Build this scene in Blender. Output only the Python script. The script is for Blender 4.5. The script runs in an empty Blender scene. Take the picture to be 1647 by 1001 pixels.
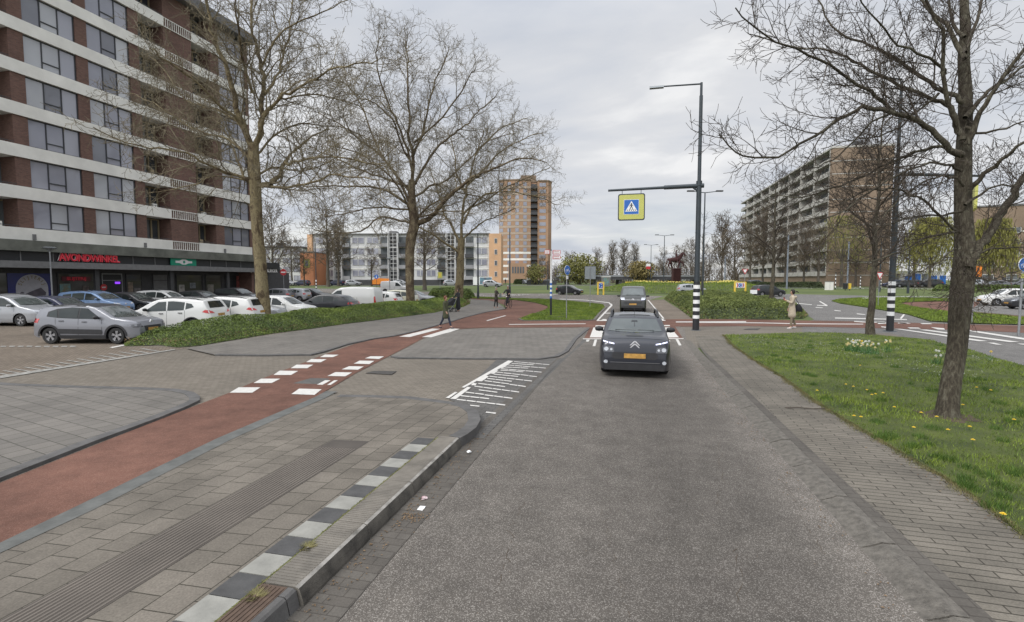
import bpy, bmesh, math, random
import numpy as np
from mathutils import Vector, Matrix
from mathutils.bvhtree import BVHTree
R = math.radians
S = bpy.context.scene
COL = S.collection
random.seed(7)
rng = np.random.default_rng(7)

# ---------------------------------------------------------------- camera, sky, sun, exposure
FPX, CX, CY, HC = 800.0, 823.5, 500.5, 2.45
PITCH = math.atan(50.5 / FPX)
YAW = math.atan(186.5 / FPX / (math.cos(PITCH) + 50.5 / FPX * math.sin(PITCH)))
cam_d = bpy.data.cameras.new('camera'); cam = bpy.data.objects.new('camera', cam_d); COL.objects.link(cam)
cam.location = (0, 0, HC); cam.rotation_euler = (R(90) - PITCH, 0, YAW)
cam_d.sensor_width = 36.0; cam_d.lens = 36.0 * FPX / 1647.0
cam_d.clip_end = 3000; cam_d.clip_start = 0.05
S.camera = cam
SUN_EL, SUN_AZ = R(46), R(212)
wd = bpy.data.worlds.new('World'); S.world = wd; wd.use_nodes = True
nt = wd.node_tree; nt.nodes.clear()
def wn(t, **k):
    n = nt.nodes.new(t)
    for a, b in k.items(): setattr(n, a, b)
    return n
sky = wn('ShaderNodeTexSky'); sky.sky_type = 'NISHITA'; sky.sun_disc = False
sky.sun_elevation = SUN_EL; sky.sun_rotation = SUN_AZ; sky.air_density = 1.2
tc = wn('ShaderNodeTexCoord'); sx = wn('ShaderNodeSeparateXYZ'); nt.links.new(tc.outputs['Generated'], sx.inputs[0])
za = wn('ShaderNodeMath', operation='MAXIMUM'); nt.links.new(sx.outputs['Z'], za.inputs[0]); za.inputs[1].default_value = 0.0
zb = wn('ShaderNodeMath', operation='ADD'); nt.links.new(za.outputs[0], zb.inputs[0]); zb.inputs[1].default_value = 0.16
dv = wn('ShaderNodeVectorMath', operation='DIVIDE'); nt.links.new(tc.outputs['Generated'], dv.inputs[0])
cb = wn('ShaderNodeCombineXYZ')
for i in range(3): nt.links.new(zb.outputs[0], cb.inputs[i])
nt.links.new(cb.outputs[0], dv.inputs[1])
mp = wn('ShaderNodeMapping'); mp.inputs['Scale'].default_value = (1.0, 1.5, 0.0); mp.inputs['Rotation'].default_value = (0, 0, 0.5)
nt.links.new(dv.outputs[0], mp.inputs[0])
n1 = wn('ShaderNodeTexNoise'); n1.inputs['Scale'].default_value = 1.0; n1.inputs['Detail'].default_value = 7; n1.inputs['Roughness'].default_value = 0.52; n1.inputs['Distortion'].default_value = 0.25
nt.links.new(mp.outputs[0], n1.inputs['Vector'])
cr = wn('ShaderNodeValToRGB'); e = cr.color_ramp.elements
e[0].position = 0.34; e[0].color = (5.1, 5.45, 6.15, 1)
e[1].position = 0.64; e[1].color = (8.3, 8.3, 8.35, 1)
x = e.new(0.44); x.color = (6.0, 6.25, 6.75, 1)
x = e.new(0.56); x.color = (6.9, 7.0, 7.25, 1)
nt.links.new(n1.outputs['Fac'], cr.inputs[0])
n2 = wn('ShaderNodeTexNoise'); n2.inputs['Scale'].default_value = 0.5; n2.inputs['Detail'].default_value = 3
nt.links.new(mp.outputs[0], n2.inputs['Vector'])
r2 = wn('ShaderNodeMapRange'); r2.inputs['From Min'].default_value = 0.50; r2.inputs['From Max'].default_value = 0.76
r2.inputs['To Min'].default_value = 0.97; r2.inputs['To Max'].default_value = 0.72
nt.links.new(n2.outputs['Fac'], r2.inputs[0])
mx = wn('ShaderNodeMix', data_type='RGBA'); nt.links.new(r2.outputs[0], mx.inputs[0])
nt.links.new(sky.outputs[0], mx.inputs[6]); nt.links.new(cr.outputs[0], mx.inputs[7])
zr = wn('ShaderNodeMapRange'); zr.inputs['From Min'].default_value = 0.42; zr.inputs['From Max'].default_value = 1.0; zr.inputs['To Min'].default_value = 1.0; zr.inputs['To Max'].default_value = 1.7
nt.links.new(sx.outputs['Z'], zr.inputs[0])
SUNV = (math.cos(SUN_EL)*math.sin(SUN_AZ), math.cos(SUN_EL)*math.cos(SUN_AZ), math.sin(SUN_EL))
dt = wn('ShaderNodeVectorMath', operation='DOT_PRODUCT'); nt.links.new(tc.outputs['Generated'], dt.inputs[0]); dt.inputs[1].default_value = SUNV
dr = wn('ShaderNodeMapRange'); dr.inputs['From Min'].default_value = 0.1; dr.inputs['From Max'].default_value = 1.0; dr.inputs['To Min'].default_value = 1.0; dr.inputs['To Max'].default_value = 2.1
nt.links.new(dt.outputs['Value'], dr.inputs[0])
mm_ = wn('ShaderNodeMath', operation='MULTIPLY'); nt.links.new(zr.outputs[0], mm_.inputs[0]); nt.links.new(dr.outputs[0], mm_.inputs[1])
sv_ = wn('ShaderNodeVectorMath', operation='SCALE'); nt.links.new(mx.outputs[2], sv_.inputs[0]); nt.links.new(mm_.outputs[0], sv_.inputs['Scale'])
bg = wn('ShaderNodeBackground'); bg.inputs[1].default_value = 0.1; nt.links.new(sv_.outputs[0], bg.inputs[0])
wo = wn('ShaderNodeOutputWorld'); nt.links.new(bg.outputs[0], wo.inputs[0])
sd = bpy.data.lights.new('sun', 'SUN'); sd.energy = 1.5; sd.angle = R(22); sd.color = (1.0, 0.96, 0.9)
sun = bpy.data.objects.new('sun', sd); COL.objects.link(sun)
_a = math.pi/2 - SUN_AZ
_v = Vector((math.cos(SUN_EL)*math.sin(SUN_AZ), math.cos(SUN_EL)*math.cos(SUN_AZ), math.sin(SUN_EL)))
sun.rotation_euler = _v.to_track_quat('Z', 'Y').to_euler()
S.view_settings.view_transform = 'Standard'; S.view_settings.look = 'None'
S.view_settings.exposure = 0.12; S.view_settings.gamma = 1.0; S.view_settings.use_curve_mapping = False
S.render.engine = 'CYCLES'; S.cycles.max_bounces = 5; S.cycles.diffuse_bounces = 2; S.cycles.glossy_bounces = 3
S.cycles.transparent_max_bounces = 6; S.cycles.use_denoising = True

# ---------------------------------------------------------------- picture-to-place helpers
FW = Vector((-math.sin(YAW), math.cos(YAW), 0)); RT = Vector((math.cos(YAW), math.sin(YAW), 0)); UPV = Vector((0, 0, 1))
CF = FW * math.cos(PITCH) - UPV * math.sin(PITCH); CU = FW * math.sin(PITCH) + UPV * math.cos(PITCH)
CAM = Vector((0, 0, HC))
def ray(px, py): return CF + RT * ((px - CX) / FPX) - CU * ((py - CY) / FPX)
def _ts(y):
    t = min(1, max(0, (y - 48) / 60)); return 0.9 * t * t * (3 - 2 * t)
def terr(x, y):                                               # gentle rise behind the junction, straight between lines 4 m apart
    k = math.floor(y / 4) * 4; f = (y - k) / 4; return _ts(k) * (1 - f) + _ts(k + 4) * f
def G(px, py, z=0.0, t_on=True):
    d = ray(px, py); zz = z
    for i in range(6 if t_on else 1):
        t = (zz - HC) / d.z; p = CAM + d * t
        if t_on: zz = z + terr(p.x, p.y)
    return (p.x, p.y)
def GX(px, py, X):
    d = ray(px, py); p = CAM + d * (X / d.x); return p
def PD(px, py, dep): return CAM + ray(px, py) * dep            # point at a depth along the view axis
def HD(px, dep, z=None):                                      # ground point at horizontal depth
    p = CAM + (FW + RT * ((px - CX) / FPX)) * dep
    p.z = terr(p.x, p.y) if z is None else z
    return p
def ZY(py, dep): return HC - (py - 450) * dep / FPX             # height seen at row py

# ---------------------------------------------------------------- naming helpers
def tag(o, label=None, cat=None, group=None, kind=None):
    if label: o['label'] = label
    if cat: o['category'] = cat
    if group: o['group'] = group
    if kind: o['kind'] = kind
    return o
def empty(name, loc=(0, 0, 0), rz=0, label=None, cat=None, group=None):
    o = bpy.data.objects.new(name, None); COL.objects.link(o); o.location = loc; o.rotation_euler = (0, 0, rz)
    o.empty_display_size = 0.2
    return tag(o, label, cat, group)
def kids(o, _c={}):
    return o.children
def copy_tree(o, parent=None):
    c = o.copy(); COL.objects.link(c)
    if parent: c.parent = parent
    for ch in list(o.children): copy_tree(ch, c)
    return c

class MB:
    def __init__(s): s.v = []; s.f = []; s.m = []; s.mi = 0
    def add(s, vs, fs):
        n = len(s.v); s.v += [tuple(v) for v in vs]; s.f += [tuple(i + n for i in f) for f in fs]; s.m += [s.mi] * len(fs); return s
    def box(s, x0, x1, y0, y1, z0, z1):
        return s.add([(x0,y0,z0),(x1,y0,z0),(x1,y1,z0),(x0,y1,z0),(x0,y0,z1),(x1,y0,z1),(x1,y1,z1),(x0,y1,z1)],
                     [(0,3,2,1),(4,5,6,7),(0,1,5,4),(1,2,6,5),(2,3,7,6),(3,0,4,7)])
    def tube(s, pts, rad, n=8, cap=True):
        pts = [Vector(p) for p in pts]; k = len(pts)
        if not hasattr(rad, '__len__'): rad = [rad] * k
        d = (pts[1] - pts[0]).normalized(); a = d.orthogonal().normalized(); vs = []
        for i, p in enumerate(pts):
            t = (pts[min(i+1, k-1)] - pts[max(i-1, 0)])
            if t.length > 1e-9: t.normalize()
            else: t = d
            a = (a - t * a.dot(t))
            a = a.normalized() if a.length > 1e-6 else t.orthogonal().normalized()
            b = t.cross(a)
            for j in range(n):
                q = 2 * math.pi * j / n; vs.append(p + (a * math.cos(q) + b * math.sin(q)) * rad[i])
        fs = [(i*n+j, i*n+(j+1) % n, (i+1)*n+(j+1) % n, (i+1)*n+j) for i in range(k-1) for j in range(n)]
        if cap: fs += [tuple(range(n-1, -1, -1)), tuple(range((k-1)*n, k*n))]
        return s.add(vs, fs)
    def cyl(s, x, y, z0, z1, r0, r1=None, n=16): return s.tube([(x,y,z0),(x,y,z1)], [r0, r0 if r1 is None else r1], n)
    def lathe(s, prof, n=24, axis='z', c=(0,0,0)):
        vs = []; k = len(prof)
        for r, h in prof:
            for j in range(n):
                q = 2*math.pi*j/n; a, b = r*math.cos(q), r*math.sin(q)
                p = (a, b, h) if axis == 'z' else ((a, h, b) if axis == 'y' else (h, a, b))
                vs.append((p[0]+c[0], p[1]+c[1], p[2]+c[2]))
        return s.add(vs, [(i*n+j, i*n+(j+1) % n, (i+1)*n+(j+1) % n, (i+1)*n+j) for i in range(k-1) for j in range(n)])
    def prism(s, pts, z0, z1):
        n = len(pts); vs = [(p[0], p[1], z0) for p in pts] + [(p[0], p[1], z1) for p in pts]
        return s.add(vs, [tuple(range(n-1,-1,-1)), tuple(range(n, 2*n))] + [(i,(i+1)%n,n+(i+1)%n,n+i) for i in range(n)])
    def plate(s, pts, o, u, w, nrm, th=0.01):
        # polygon in local (u,w) coordinates placed at o, thickness th along nrm
        o, u, w, nrm = Vector(o), Vector(u), Vector(w), Vector(nrm); n = len(pts)
        a = [o + u*p[0] + w*p[1] for p in pts]; b = [q + nrm*th for q in a]
        return s.add(a + b, [tuple(range(n-1,-1,-1)), tuple(range(n, 2*n))] + [(i,(i+1)%n,n+(i+1)%n,n+i) for i in range(n)])
    def build(s, name, mats, parent=None, smooth=None, loc=None, fixn=False):
        me = bpy.data.meshes.new(name); me.from_pydata(s.v, [], s.f)
        if not isinstance(mats, (list, tuple)): mats = [mats]
        for m in mats: me.materials.append(m)
        if len(mats) > 1: me.polygons.foreach_set('material_index', s.m)
        if fixn:
            bm = bmesh.new(); bm.from_mesh(me); bmesh.ops.recalc_face_normals(bm, faces=bm.faces); bm.to_mesh(me); bm.free()
        if smooth is not None:
            me.polygons.foreach_set('use_smooth', [True]*len(me.polygons)); me.set_sharp_from_angle(angle=R(smooth))
        me.update()
        o = bpy.data.objects.new(name, me); COL.objects.link(o)
        if parent: o.parent = parent
        if loc: o.location = loc
        return o
def rr(x0, x1, y0, y1, r, n=4):                                  # rounded rectangle outline
    out = []
    for cx, cy, a in ((x1-r,y1-r,0),(x0+r,y1-r,90),(x0+r,y0+r,180),(x1-r,y0+r,270)):
        for i in range(n+1): q = R(a + 90*i/n); out.append((cx+r*math.cos(q), cy+r*math.sin(q)))
    return out
def disc(cx, cy, r, n=24, ry=None): return [(cx+r*math.cos(2*math.pi*i/n), cy+(ry or r)*math.sin(2*math.pi*i/n)) for i in range(n)]

# ---------------------------------------------------------------- materials
def newmat(name):
    m = bpy.data.materials.new(name); m.use_nodes = True; t = m.node_tree; b = t.nodes['Principled BSDF']; return m, t, b
def nd(t, typ, **k):
    n = t.nodes.new(typ)
    for a, b in k.items():
        if a.startswith('_'): n.inputs[a[1:].replace('_', ' ')].default_value = b
        else: setattr(n, a, b)
    return n
def c3(c, f=1.0): return (c[0]*f, c[1]*f, c[2]*f, 1)
def mat(name, col, rough=0.7, metal=0.0, var=0.15, scale=3.0, bump=0.0, bscale=40.0, coat=0.0, spec=0.5, island=0.0, emit=0.0, col2=None, detail=5):
    m, t, b = newmat(name)
    b.inputs['Roughness'].default_value = rough; b.inputs['Metallic'].default_value = metal
    b.inputs['Coat Weight'].default_value = coat; b.inputs['Coat Roughness'].default_value = 0.05
    b.inputs['Specular IOR Level'].default_value = spec
    co = nd(t, 'ShaderNodeTexCoord')
    if var or col2:
        n = nd(t, 'ShaderNodeTexNoise', _Scale=scale, _Detail=detail, _Roughness=0.6); t.links.new(co.outputs['Object'], n.inputs['Vector'])
        r = nd(t, 'ShaderNodeValToRGB'); el = r.color_ramp.elements
        el[0].position = 0.3; el[1].position = 0.7
        el[0].color = c3(col, 1 - var); el[1].color = c3(col2, 1) if col2 else c3(col, 1 + var)
        t.links.new(n.outputs['Fac'], r.inputs[0]); out = r.outputs[0]
        if island:
            g = nd(t, 'ShaderNodeNewGeometry'); mr = nd(t, 'ShaderNodeMapRange'); mr.inputs['To Min'].default_value = 1-island; mr.inputs['To Max'].default_value = 1+island
            t.links.new(g.outputs['Random Per Island'], mr.inputs[0])
            vm = nd(t, 'ShaderNodeVectorMath', operation='SCALE'); t.links.new(out, vm.inputs[0]); t.links.new(mr.outputs[0], vm.inputs['Scale']); out = vm.outputs[0]
        t.links.new(out, b.inputs['Base Color'])
    else: b.inputs['Base Color'].default_value = c3(col)
    if bump:
        n = nd(t, 'ShaderNodeTexNoise', _Scale=bscale, _Detail=4); t.links.new(co.outputs['Object'], n.inputs['Vector'])
        bu = nd(t, 'ShaderNodeBump', _Strength=bump, _Distance=0.02); t.links.new(n.outputs['Fac'], bu.inputs['Height']); t.links.new(bu.outputs[0], b.inputs['Normal'])
    if emit: b.inputs['Emission Color'].default_value = c3(col); b.inputs['Emission Strength'].default_value = emit
    return m
def brickmat(name, c1, c2, mortar, bw, bh, msize, uv='xz', off=0.5, rough=0.85, dirt=0.25, dscale=0.6, bump=0.4, rot=0.0, fine=0.12, msmooth=0.1, squash=1.0, moss=None):
    # uv: which object-space plane the courses run in
    m, t, b = newmat(name); b.inputs['Roughness'].default_value = rough; b.inputs['Specular IOR Level'].default_value = 0.3
    co = nd(t, 'ShaderNodeTexCoord'); sp = nd(t, 'ShaderNodeSeparateXYZ'); t.links.new(co.outputs['Object'], sp.inputs[0])
    cm = nd(t, 'ShaderNodeCombineXYZ')
    if uv == 'wall':
        ad = nd(t, 'ShaderNodeMath', operation='ADD'); t.links.new(sp.outputs['X'], ad.inputs[0]); t.links.new(sp.outputs['Y'], ad.inputs[1])
        t.links.new(ad.outputs[0], cm.inputs[0]); t.links.new(sp.outputs['Z'], cm.inputs[1])
    elif uv == 'yx': t.links.new(sp.outputs['Y'], cm.inputs[0]); t.links.new(sp.outputs['X'], cm.inputs[1])
    else: t.links.new(sp.outputs['X'], cm.inputs[0]); t.links.new(sp.outputs['Y'], cm.inputs[1])
    vec = cm.outputs[0]
    if rot:
        mp = nd(t, 'ShaderNodeMapping'); mp.inputs['Rotation'].default_value = (0, 0, rot); t.links.new(vec, mp.inputs[0]); vec = mp.outputs[0]
    # slight waviness of the courses
    wn_ = nd(t, 'ShaderNodeTexNoise', _Scale=1.3, _Detail=2); t.links.new(vec, wn_.inputs['Vector'])
    wv = nd(t, 'ShaderNodeVectorMath', operation='MULTIPLY_ADD'); t.links.new(wn_.outputs['Color'], wv.inputs[0]); wv.inputs[1].default_value = (0.02, 0.02, 0) if uv != 'wall' else (0, 0, 0); t.links.new(vec, wv.inputs[2])
    br = nd(t, 'ShaderNodeTexBrick'); br.offset = off; br.squash = squash
    br.inputs['Color1'].default_value = c3(c1); br.inputs['Color2'].default_value = c3(c2); br.inputs['Mortar'].default_value = c3(mortar)
    br.inputs['Scale'].default_value = 1; br.inputs['Mortar Size'].default_value = msize; br.inputs['Mortar Smooth'].default_value = msmooth
    br.inputs['Brick Width'].default_value = bw; br.inputs['Row Height'].default_value = bh; br.inputs['Bias'].default_value = 0
    t.links.new(wv.outputs[0], br.inputs['Vector'])
    n = nd(t, 'ShaderNodeTexNoise', _Scale=dscale, _Detail=6, _Roughness=0.65); t.links.new(co.outputs['Object'], n.inputs['Vector'])
    n2 = nd(t, 'ShaderNodeTexNoise', _Scale=60.0, _Detail=3); t.links.new(co.outputs['Object'], n2.inputs['Vector'])
    a = nd(t, 'ShaderNodeMapRange'); a.inputs['From Min'].default_value = .3; a.inputs['From Max'].default_value = .7; a.inputs['To Min'].default_value = 1-dirt; a.inputs['To Max'].default_value = 1+dirt*.6
    t.links.new(n.outputs['Fac'], a.inputs[0])
    a2 = nd(t, 'ShaderNodeMapRange'); a2.inputs['From Min'].default_value = .3; a2.inputs['From Max'].default_value = .7; a2.inputs['To Min'].default_value = 1-fine; a2.inputs['To Max'].default_value = 1+fine
    t.links.new(n2.outputs['Fac'], a2.inputs[0])
    mu = nd(t, 'ShaderNodeMath', operation='MULTIPLY'); t.links.new(a.outputs[0], mu.inputs[0]); t.links.new(a2.outputs[0], mu.inputs[1])
    sc = nd(t, 'ShaderNodeVectorMath', operation='SCALE'); t.links.new(br.outputs['Color'], sc.inputs[0]); t.links.new(mu.outputs[0], sc.inputs['Scale'])
    t.links.new(sc.outputs[0], b.inputs['Base Color'])
    if bump:
        iv = nd(t, 'ShaderNodeMath', operation='SUBTRACT'); iv.inputs[0].default_value = 1; t.links.new(br.outputs['Fac'], iv.inputs[1])
        ad2 = nd(t, 'ShaderNodeMath', operation='MULTIPLY_ADD'); t.links.new(n2.outputs['Fac'], ad2.inputs[0]); ad2.inputs[1].default_value = 0.3; t.links.new(iv.outputs[0], ad2.inputs[2])
        bu = nd(t, 'ShaderNodeBump', _Strength=bump, _Distance=0.008); t.links.new(ad2.outputs[0], bu.inputs['Height']); t.links.new(bu.outputs[0], b.inputs['Normal'])
    return m
def asphalt(name, c, c_light, speck=0.5, patch=0.12, lane=True):
    m, t, b = newmat(name); b.inputs['Roughness'].default_value = 0.9; b.inputs['Specular IOR Level'].default_value = 0.25
    co = nd(t, 'ShaderNodeTexCoord')
    v = nd(t, 'ShaderNodeTexVoronoi', _Scale=150.0); t.links.new(co.outputs['Object'], v.inputs['Vector'])
    vs = nd(t, 'ShaderNodeSeparateColor'); t.links.new(v.outputs['Color'], vs.inputs[0])
    r = nd(t, 'ShaderNodeValToRGB'); el = r.color_ramp.elements
    el[0].position = 0.35; el[0].color = c3(c, 1-speck*.45); el[1].position = 1.0; el[1].color = c3(c_light, 1.0)
    q = el.new(0.7); q.color = c3(c, 1.0)
    t.links.new(vs.outputs[0], r.inputs[0])
    n = nd(t, 'ShaderNodeTexNoise', _Scale=0.35, _Detail=7, _Roughness=0.6); t.links.new(co.outputs['Object'], n.inputs['Vector'])
    a = nd(t, 'ShaderNodeMapRange'); a.inputs['From Min'].default_value = .3; a.inputs['From Max'].default_value = .7; a.inputs['To Min'].default_value = 1-patch; a.inputs['To Max'].default_value = 1+patch
    t.links.new(n.outputs['Fac'], a.inputs[0]); out = a.outputs[0]
    if lane:   # wheel tracks worn darker in the lane middle, dusty pale edges
        sp = nd(t, 'ShaderNodeSeparateXYZ'); t.links.new(co.outputs['Object'], sp.inputs[0])
        w = nd(t, 'ShaderNodeMath', operation='MULTIPLY_ADD'); t.links.new(n.outputs['Fac'], w.inputs[0]); w.inputs[1].default_value = 0.8; t.links.new(sp.outputs['X'], w.inputs[2])
        rr_ = nd(t, 'ShaderNodeMapRange'); rr_.inputs['From Min'].default_value = -2.4; rr_.inputs['From Max'].default_value = 3.0
        t.links.new(w.outputs[0], rr_.inputs[0])
        cr_ = nd(t, 'ShaderNodeValToRGB'); ee = cr_.color_ramp.elements
        ee[0].position = 0.05; ee[0].color = (1.25,)*3+(1,); ee[1].position = 0.97; ee[1].color = (1.3,)*3+(1,)
        for p_, v_ in ((0.2, 1.05), (0.42, 1.0), (0.62, 0.8), (0.8, 0.92), (0.87, 1.28)): z_ = ee.new(p_); z_.color = (v_,)*3+(1,)
        t.links.new(rr_.outputs[0], cr_.inputs[0])
        m3 = nd(t, 'ShaderNodeMath', operation='MULTIPLY'); t.links.new(cr_.outputs[0], m3.inputs[0]); t.links.new(out, m3.inputs[1]); out = m3.outputs[0]
    ns = nd(t, 'ShaderNodeTexNoise', _Scale=2.6, _Detail=9, _Roughness=0.72); t.links.new(co.outputs['Object'], ns.inputs['Vector'])
    sr = nd(t, 'ShaderNodeMapRange'); sr.inputs['From Min'].default_value = .34; sr.inputs['From Max'].default_value = .66; sr.inputs['To Min'].default_value = .80; sr.inputs['To Max'].default_value = 1.17
    t.links.new(ns.outputs['Fac'], sr.inputs[0]); m4 = nd(t, 'ShaderNodeMath', operation='MULTIPLY'); t.links.new(sr.outputs[0], m4.inputs[0]); t.links.new(out, m4.inputs[1]); out = m4.outputs[0]
    sc = nd(t, 'ShaderNodeVectorMath', operation='SCALE'); t.links.new(r.outputs[0], sc.inputs[0]); t.links.new(out, sc.inputs['Scale'])
    t.links.new(sc.outputs[0], b.inputs['Base Color'])
    bu = nd(t, 'ShaderNodeBump', _Strength=0.35, _Distance=0.006); t.links.new(v.outputs['Distance'], bu.inputs['Height']); t.links.new(bu.outputs[0], b.inputs['Normal'])
    return m
M = {}
M['asphalt'] = asphalt('road_asphalt', (.104,.0925,.080), (.26,.24,.215), speck=.4)
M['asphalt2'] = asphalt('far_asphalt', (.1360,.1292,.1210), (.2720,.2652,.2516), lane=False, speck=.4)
M['red'] = asphalt('red_cycle_asphalt', (.1320,.0651,.0468), (.1782,.1023,.0780), speck=.2, lane=False, patch=.3)
M['tiles'] = brickmat('concrete_tiles', (.128,.113,.093), (.160,.141,.117), (.045,.04,.03), .3, .3, .0055, 'yx', rough=.9, dirt=.28, dscale=1.3, fine=.18)
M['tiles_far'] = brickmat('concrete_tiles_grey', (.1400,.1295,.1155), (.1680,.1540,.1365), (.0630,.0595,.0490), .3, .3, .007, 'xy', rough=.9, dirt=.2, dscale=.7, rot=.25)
M['blocks'] = brickmat('grey_block_paving', (.1482,.1292,.1044), (.1833,.1596,.1296), (.0780,.0684,.0540), .21, .105, .006, 'xy', dirt=.22, dscale=.4, rot=.1)
M['parking'] = brickmat('brown_block_paving', (.1443,.1170,.0897), (.1872,.1521,.1170), (.0858,.0702,.0546), .21, .105, .007, 'xy', dirt=.3, dscale=.3, rot=.8)
M['sidewalk'] = brickmat('long_brick_paving', (.138,.124,.102), (.168,.150,.123), (.05,.044,.034), .42, .1, .007, 'xy', dirt=.32, dscale=1.2, rot=.05, fine=.2, bump=.6)
M['darkblocks'] = brickmat('dark_block_paving', (.0936,.0897,.0842), (.1209,.1154,.1076), (.0546,.0507,.0468), .21, .1, .006, 'xy', dirt=.2, dscale=.7)
M['gutter'] = brickmat('gutter_paving', (.0957,.0858,.0739), (.1089,.0990,.0858), (.0660,.0581,.0495), .22, .11, .005, 'xy', dirt=.35, dscale=1.5)
M['kerb'] = mat('kerb_concrete', (.115,.104,.088), .92, var=.35, scale=14, col2=(.165,.15,.128), bump=.9, bscale=55, detail=12)
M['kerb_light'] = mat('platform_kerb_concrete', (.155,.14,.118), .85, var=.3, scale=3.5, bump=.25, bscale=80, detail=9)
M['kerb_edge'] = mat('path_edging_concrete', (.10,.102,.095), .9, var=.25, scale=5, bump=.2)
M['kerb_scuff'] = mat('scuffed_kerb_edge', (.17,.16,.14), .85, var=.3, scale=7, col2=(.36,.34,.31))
M['kerb_face'] = mat('shaded_grimy_kerb_face', (.0630,.0570,.0480), .9, var=.4, scale=5, col2=(.1200,.1080,.0900), bump=.3, bscale=60)  # kerb face darkened: its shade put into the colour, along with grime
M['kerb_dark'] = mat('dark_kerb', (.0875,.0840,.0805), .85, var=.3, scale=4, bump=.3)
M['white'] = mat('road_paint_white', (.5270,.5100,.4760), .8, var=.12, scale=14, bump=.1)
M['whiteworn'] = mat('worn_paint', (.20,.19,.17), .85, var=.3, scale=6, col2=(.36,.35,.32), detail=9)
M['whitetile'] = mat('white_tile', (.24,.235,.21), .85, var=.2, scale=5, bump=.15, detail=9)
M['blacktile'] = mat('black_tile', (.060,.059,.058), .85, var=.25, scale=6, bump=.15, detail=9)
M['rib'] = mat('rib_tops', (.1302,.1116,.0930), .85, var=.2, scale=2)
M['ribbed'] = mat('ribbed_tile', (.0638,.0540,.0450), .85, var=.25, scale=1.6)
M['grass'] = mat('grass_ground', (.0330,.0561,.0076), .95, var=.4, scale=1.1, col2=(.0900,.1089,.0189), bump=.6, bscale=30, detail=9)
M['blade_dark'] = mat('dark_grass_clumps', (.045,.10,.014), .6, var=.3, scale=3, col2=(.085,.15,.024), island=.3, spec=.3)
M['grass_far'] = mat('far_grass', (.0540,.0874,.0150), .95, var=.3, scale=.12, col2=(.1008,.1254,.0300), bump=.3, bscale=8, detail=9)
M['soil'] = mat('soil', (.07,.05,.032), .95, var=.3, scale=3)
M['blade'] = mat('grass_blades', (.085,.15,.016), .6, var=.3, scale=1.3, col2=(.20,.26,.035), island=.35, spec=.3)
M['iron'] = mat('cast_iron', (.06,.055,.05), .7, metal=.3, var=.3, scale=20)
M['moss'] = mat('moss', (.10,.11,.025), .95, var=.4, scale=20)
M['pole'] = mat('dark_grey_pole', (.045,.055,.062), .45, metal=.3, var=.15, scale=2)
M['galv'] = mat('galvanised_steel', (.30,.31,.32), .5, metal=.6, var=.15, scale=6)
M['polewhite'] = mat('pole_white', (.62,.62,.60), .5, var=.1, scale=5)
M['black'] = mat('black_paint', (.018,.019,.022), .45, var=.1, scale=5)
M['blue'] = mat('sign_blue', (.02,.12,.42), .4, var=.06)
M['yellow'] = mat('sign_yellow_green', (.47,.47,.12), .5, var=.05)
M['ylw'] = mat('yellow_paint', (.72,.5,.06), .5, var=.06)
M['signwhite'] = mat('sign_white', (.75,.75,.74), .45, var=.04)
M['signred'] = mat('sign_red', (.45,.03,.035), .45, var=.06)
M['orange'] = mat('sign_orange', (.8,.25,.03), .5, var=.04)
M['signback'] = mat('sign_back_grey', (.25,.27,.28), .5, metal=.4, var=.1)
M['brick'] = brickmat('red_brick_wall', (.125,.066,.052), (.185,.10,.078), (.13,.105,.09), .22, .065, .008, 'wall', dirt=.25, dscale=.35, bump=.2)
M['brick2'] = brickmat('brown_brick_wall', (.23,.16,.105), (.29,.21,.145), (.2,.17,.14), .22, .065, .008, 'wall', dirt=.2, dscale=.1, bump=.1)
M['brick3'] = brickmat('orange_brick_wall', (.36,.21,.13), (.44,.27,.17), (.33,.25,.18), .22, .065, .008, 'wall', dirt=.15, dscale=.1, bump=.1)
M['band'] = mat('offwhite_concrete', (.7200,.7080,.6600), .8, var=.13, scale=.5, bump=.1, detail=9)
M['frame'] = mat('dark_window_frame', (.035,.038,.042), .5, var=.1)
M['framew'] = mat('white_window_frame', (.55,.55,.53), .5, var=.08)
def glassmat(name, c, c2, sc=.35):
    m, t, b = newmat(name); b.inputs['Roughness'].default_value = .06; b.inputs['Specular IOR Level'].default_value = .9 if 'curt' in name or 'wind' in name else .45
    b.inputs['Coat Weight'].default_value = .6 if 'curt' in name else .0; b.inputs['Coat Roughness'].default_value = .02
    co = nd(t, 'ShaderNodeTexCoord'); oi = nd(t, 'ShaderNodeNewGeometry')
    n = nd(t, 'ShaderNodeTexNoise', _Scale=sc, _Detail=2); t.links.new(co.outputs['Object'], n.inputs['Vector'])
    a = nd(t, 'ShaderNodeMath', operation='ADD'); t.links.new(n.outputs['Fac'], a.inputs[0]); t.links.new(oi.outputs['Random Per Island'], a.inputs[1])
    r = nd(t, 'ShaderNodeValToRGB'); el = r.color_ramp.elements; el[0].position = .5; el[0].color = c3(c); el[1].position = 1.4; el[1].color = c3(c2)
    a2 = nd(t, 'ShaderNodeMath', operation='MULTIPLY'); a2.inputs[1].default_value = .62; t.links.new(a.outputs[0], a2.inputs[0]); el[0].position = .3; el[1].position = .85
    t.links.new(a2.outputs[0], r.inputs[0]); t.links.new(r.outputs[0], b.inputs['Base Color']); return m
M['glass'] = glassmat('curtained_glass', (.14,.145,.19), (.30,.305,.35))
M['glassl'] = glassmat('curtained_glass_pale', (.25,.26,.29), (.42,.43,.45))
M['glassm'] = glassmat('curtained_glass_dim', (.07,.075,.10), (.17,.175,.2))
M['glassd'] = glassmat('dark_glass', (.03,.035,.04), (.14,.15,.16))
M['cornice'] = mat('roof_edge_grey', (.13,.13,.135), .7, var=.15)
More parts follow.
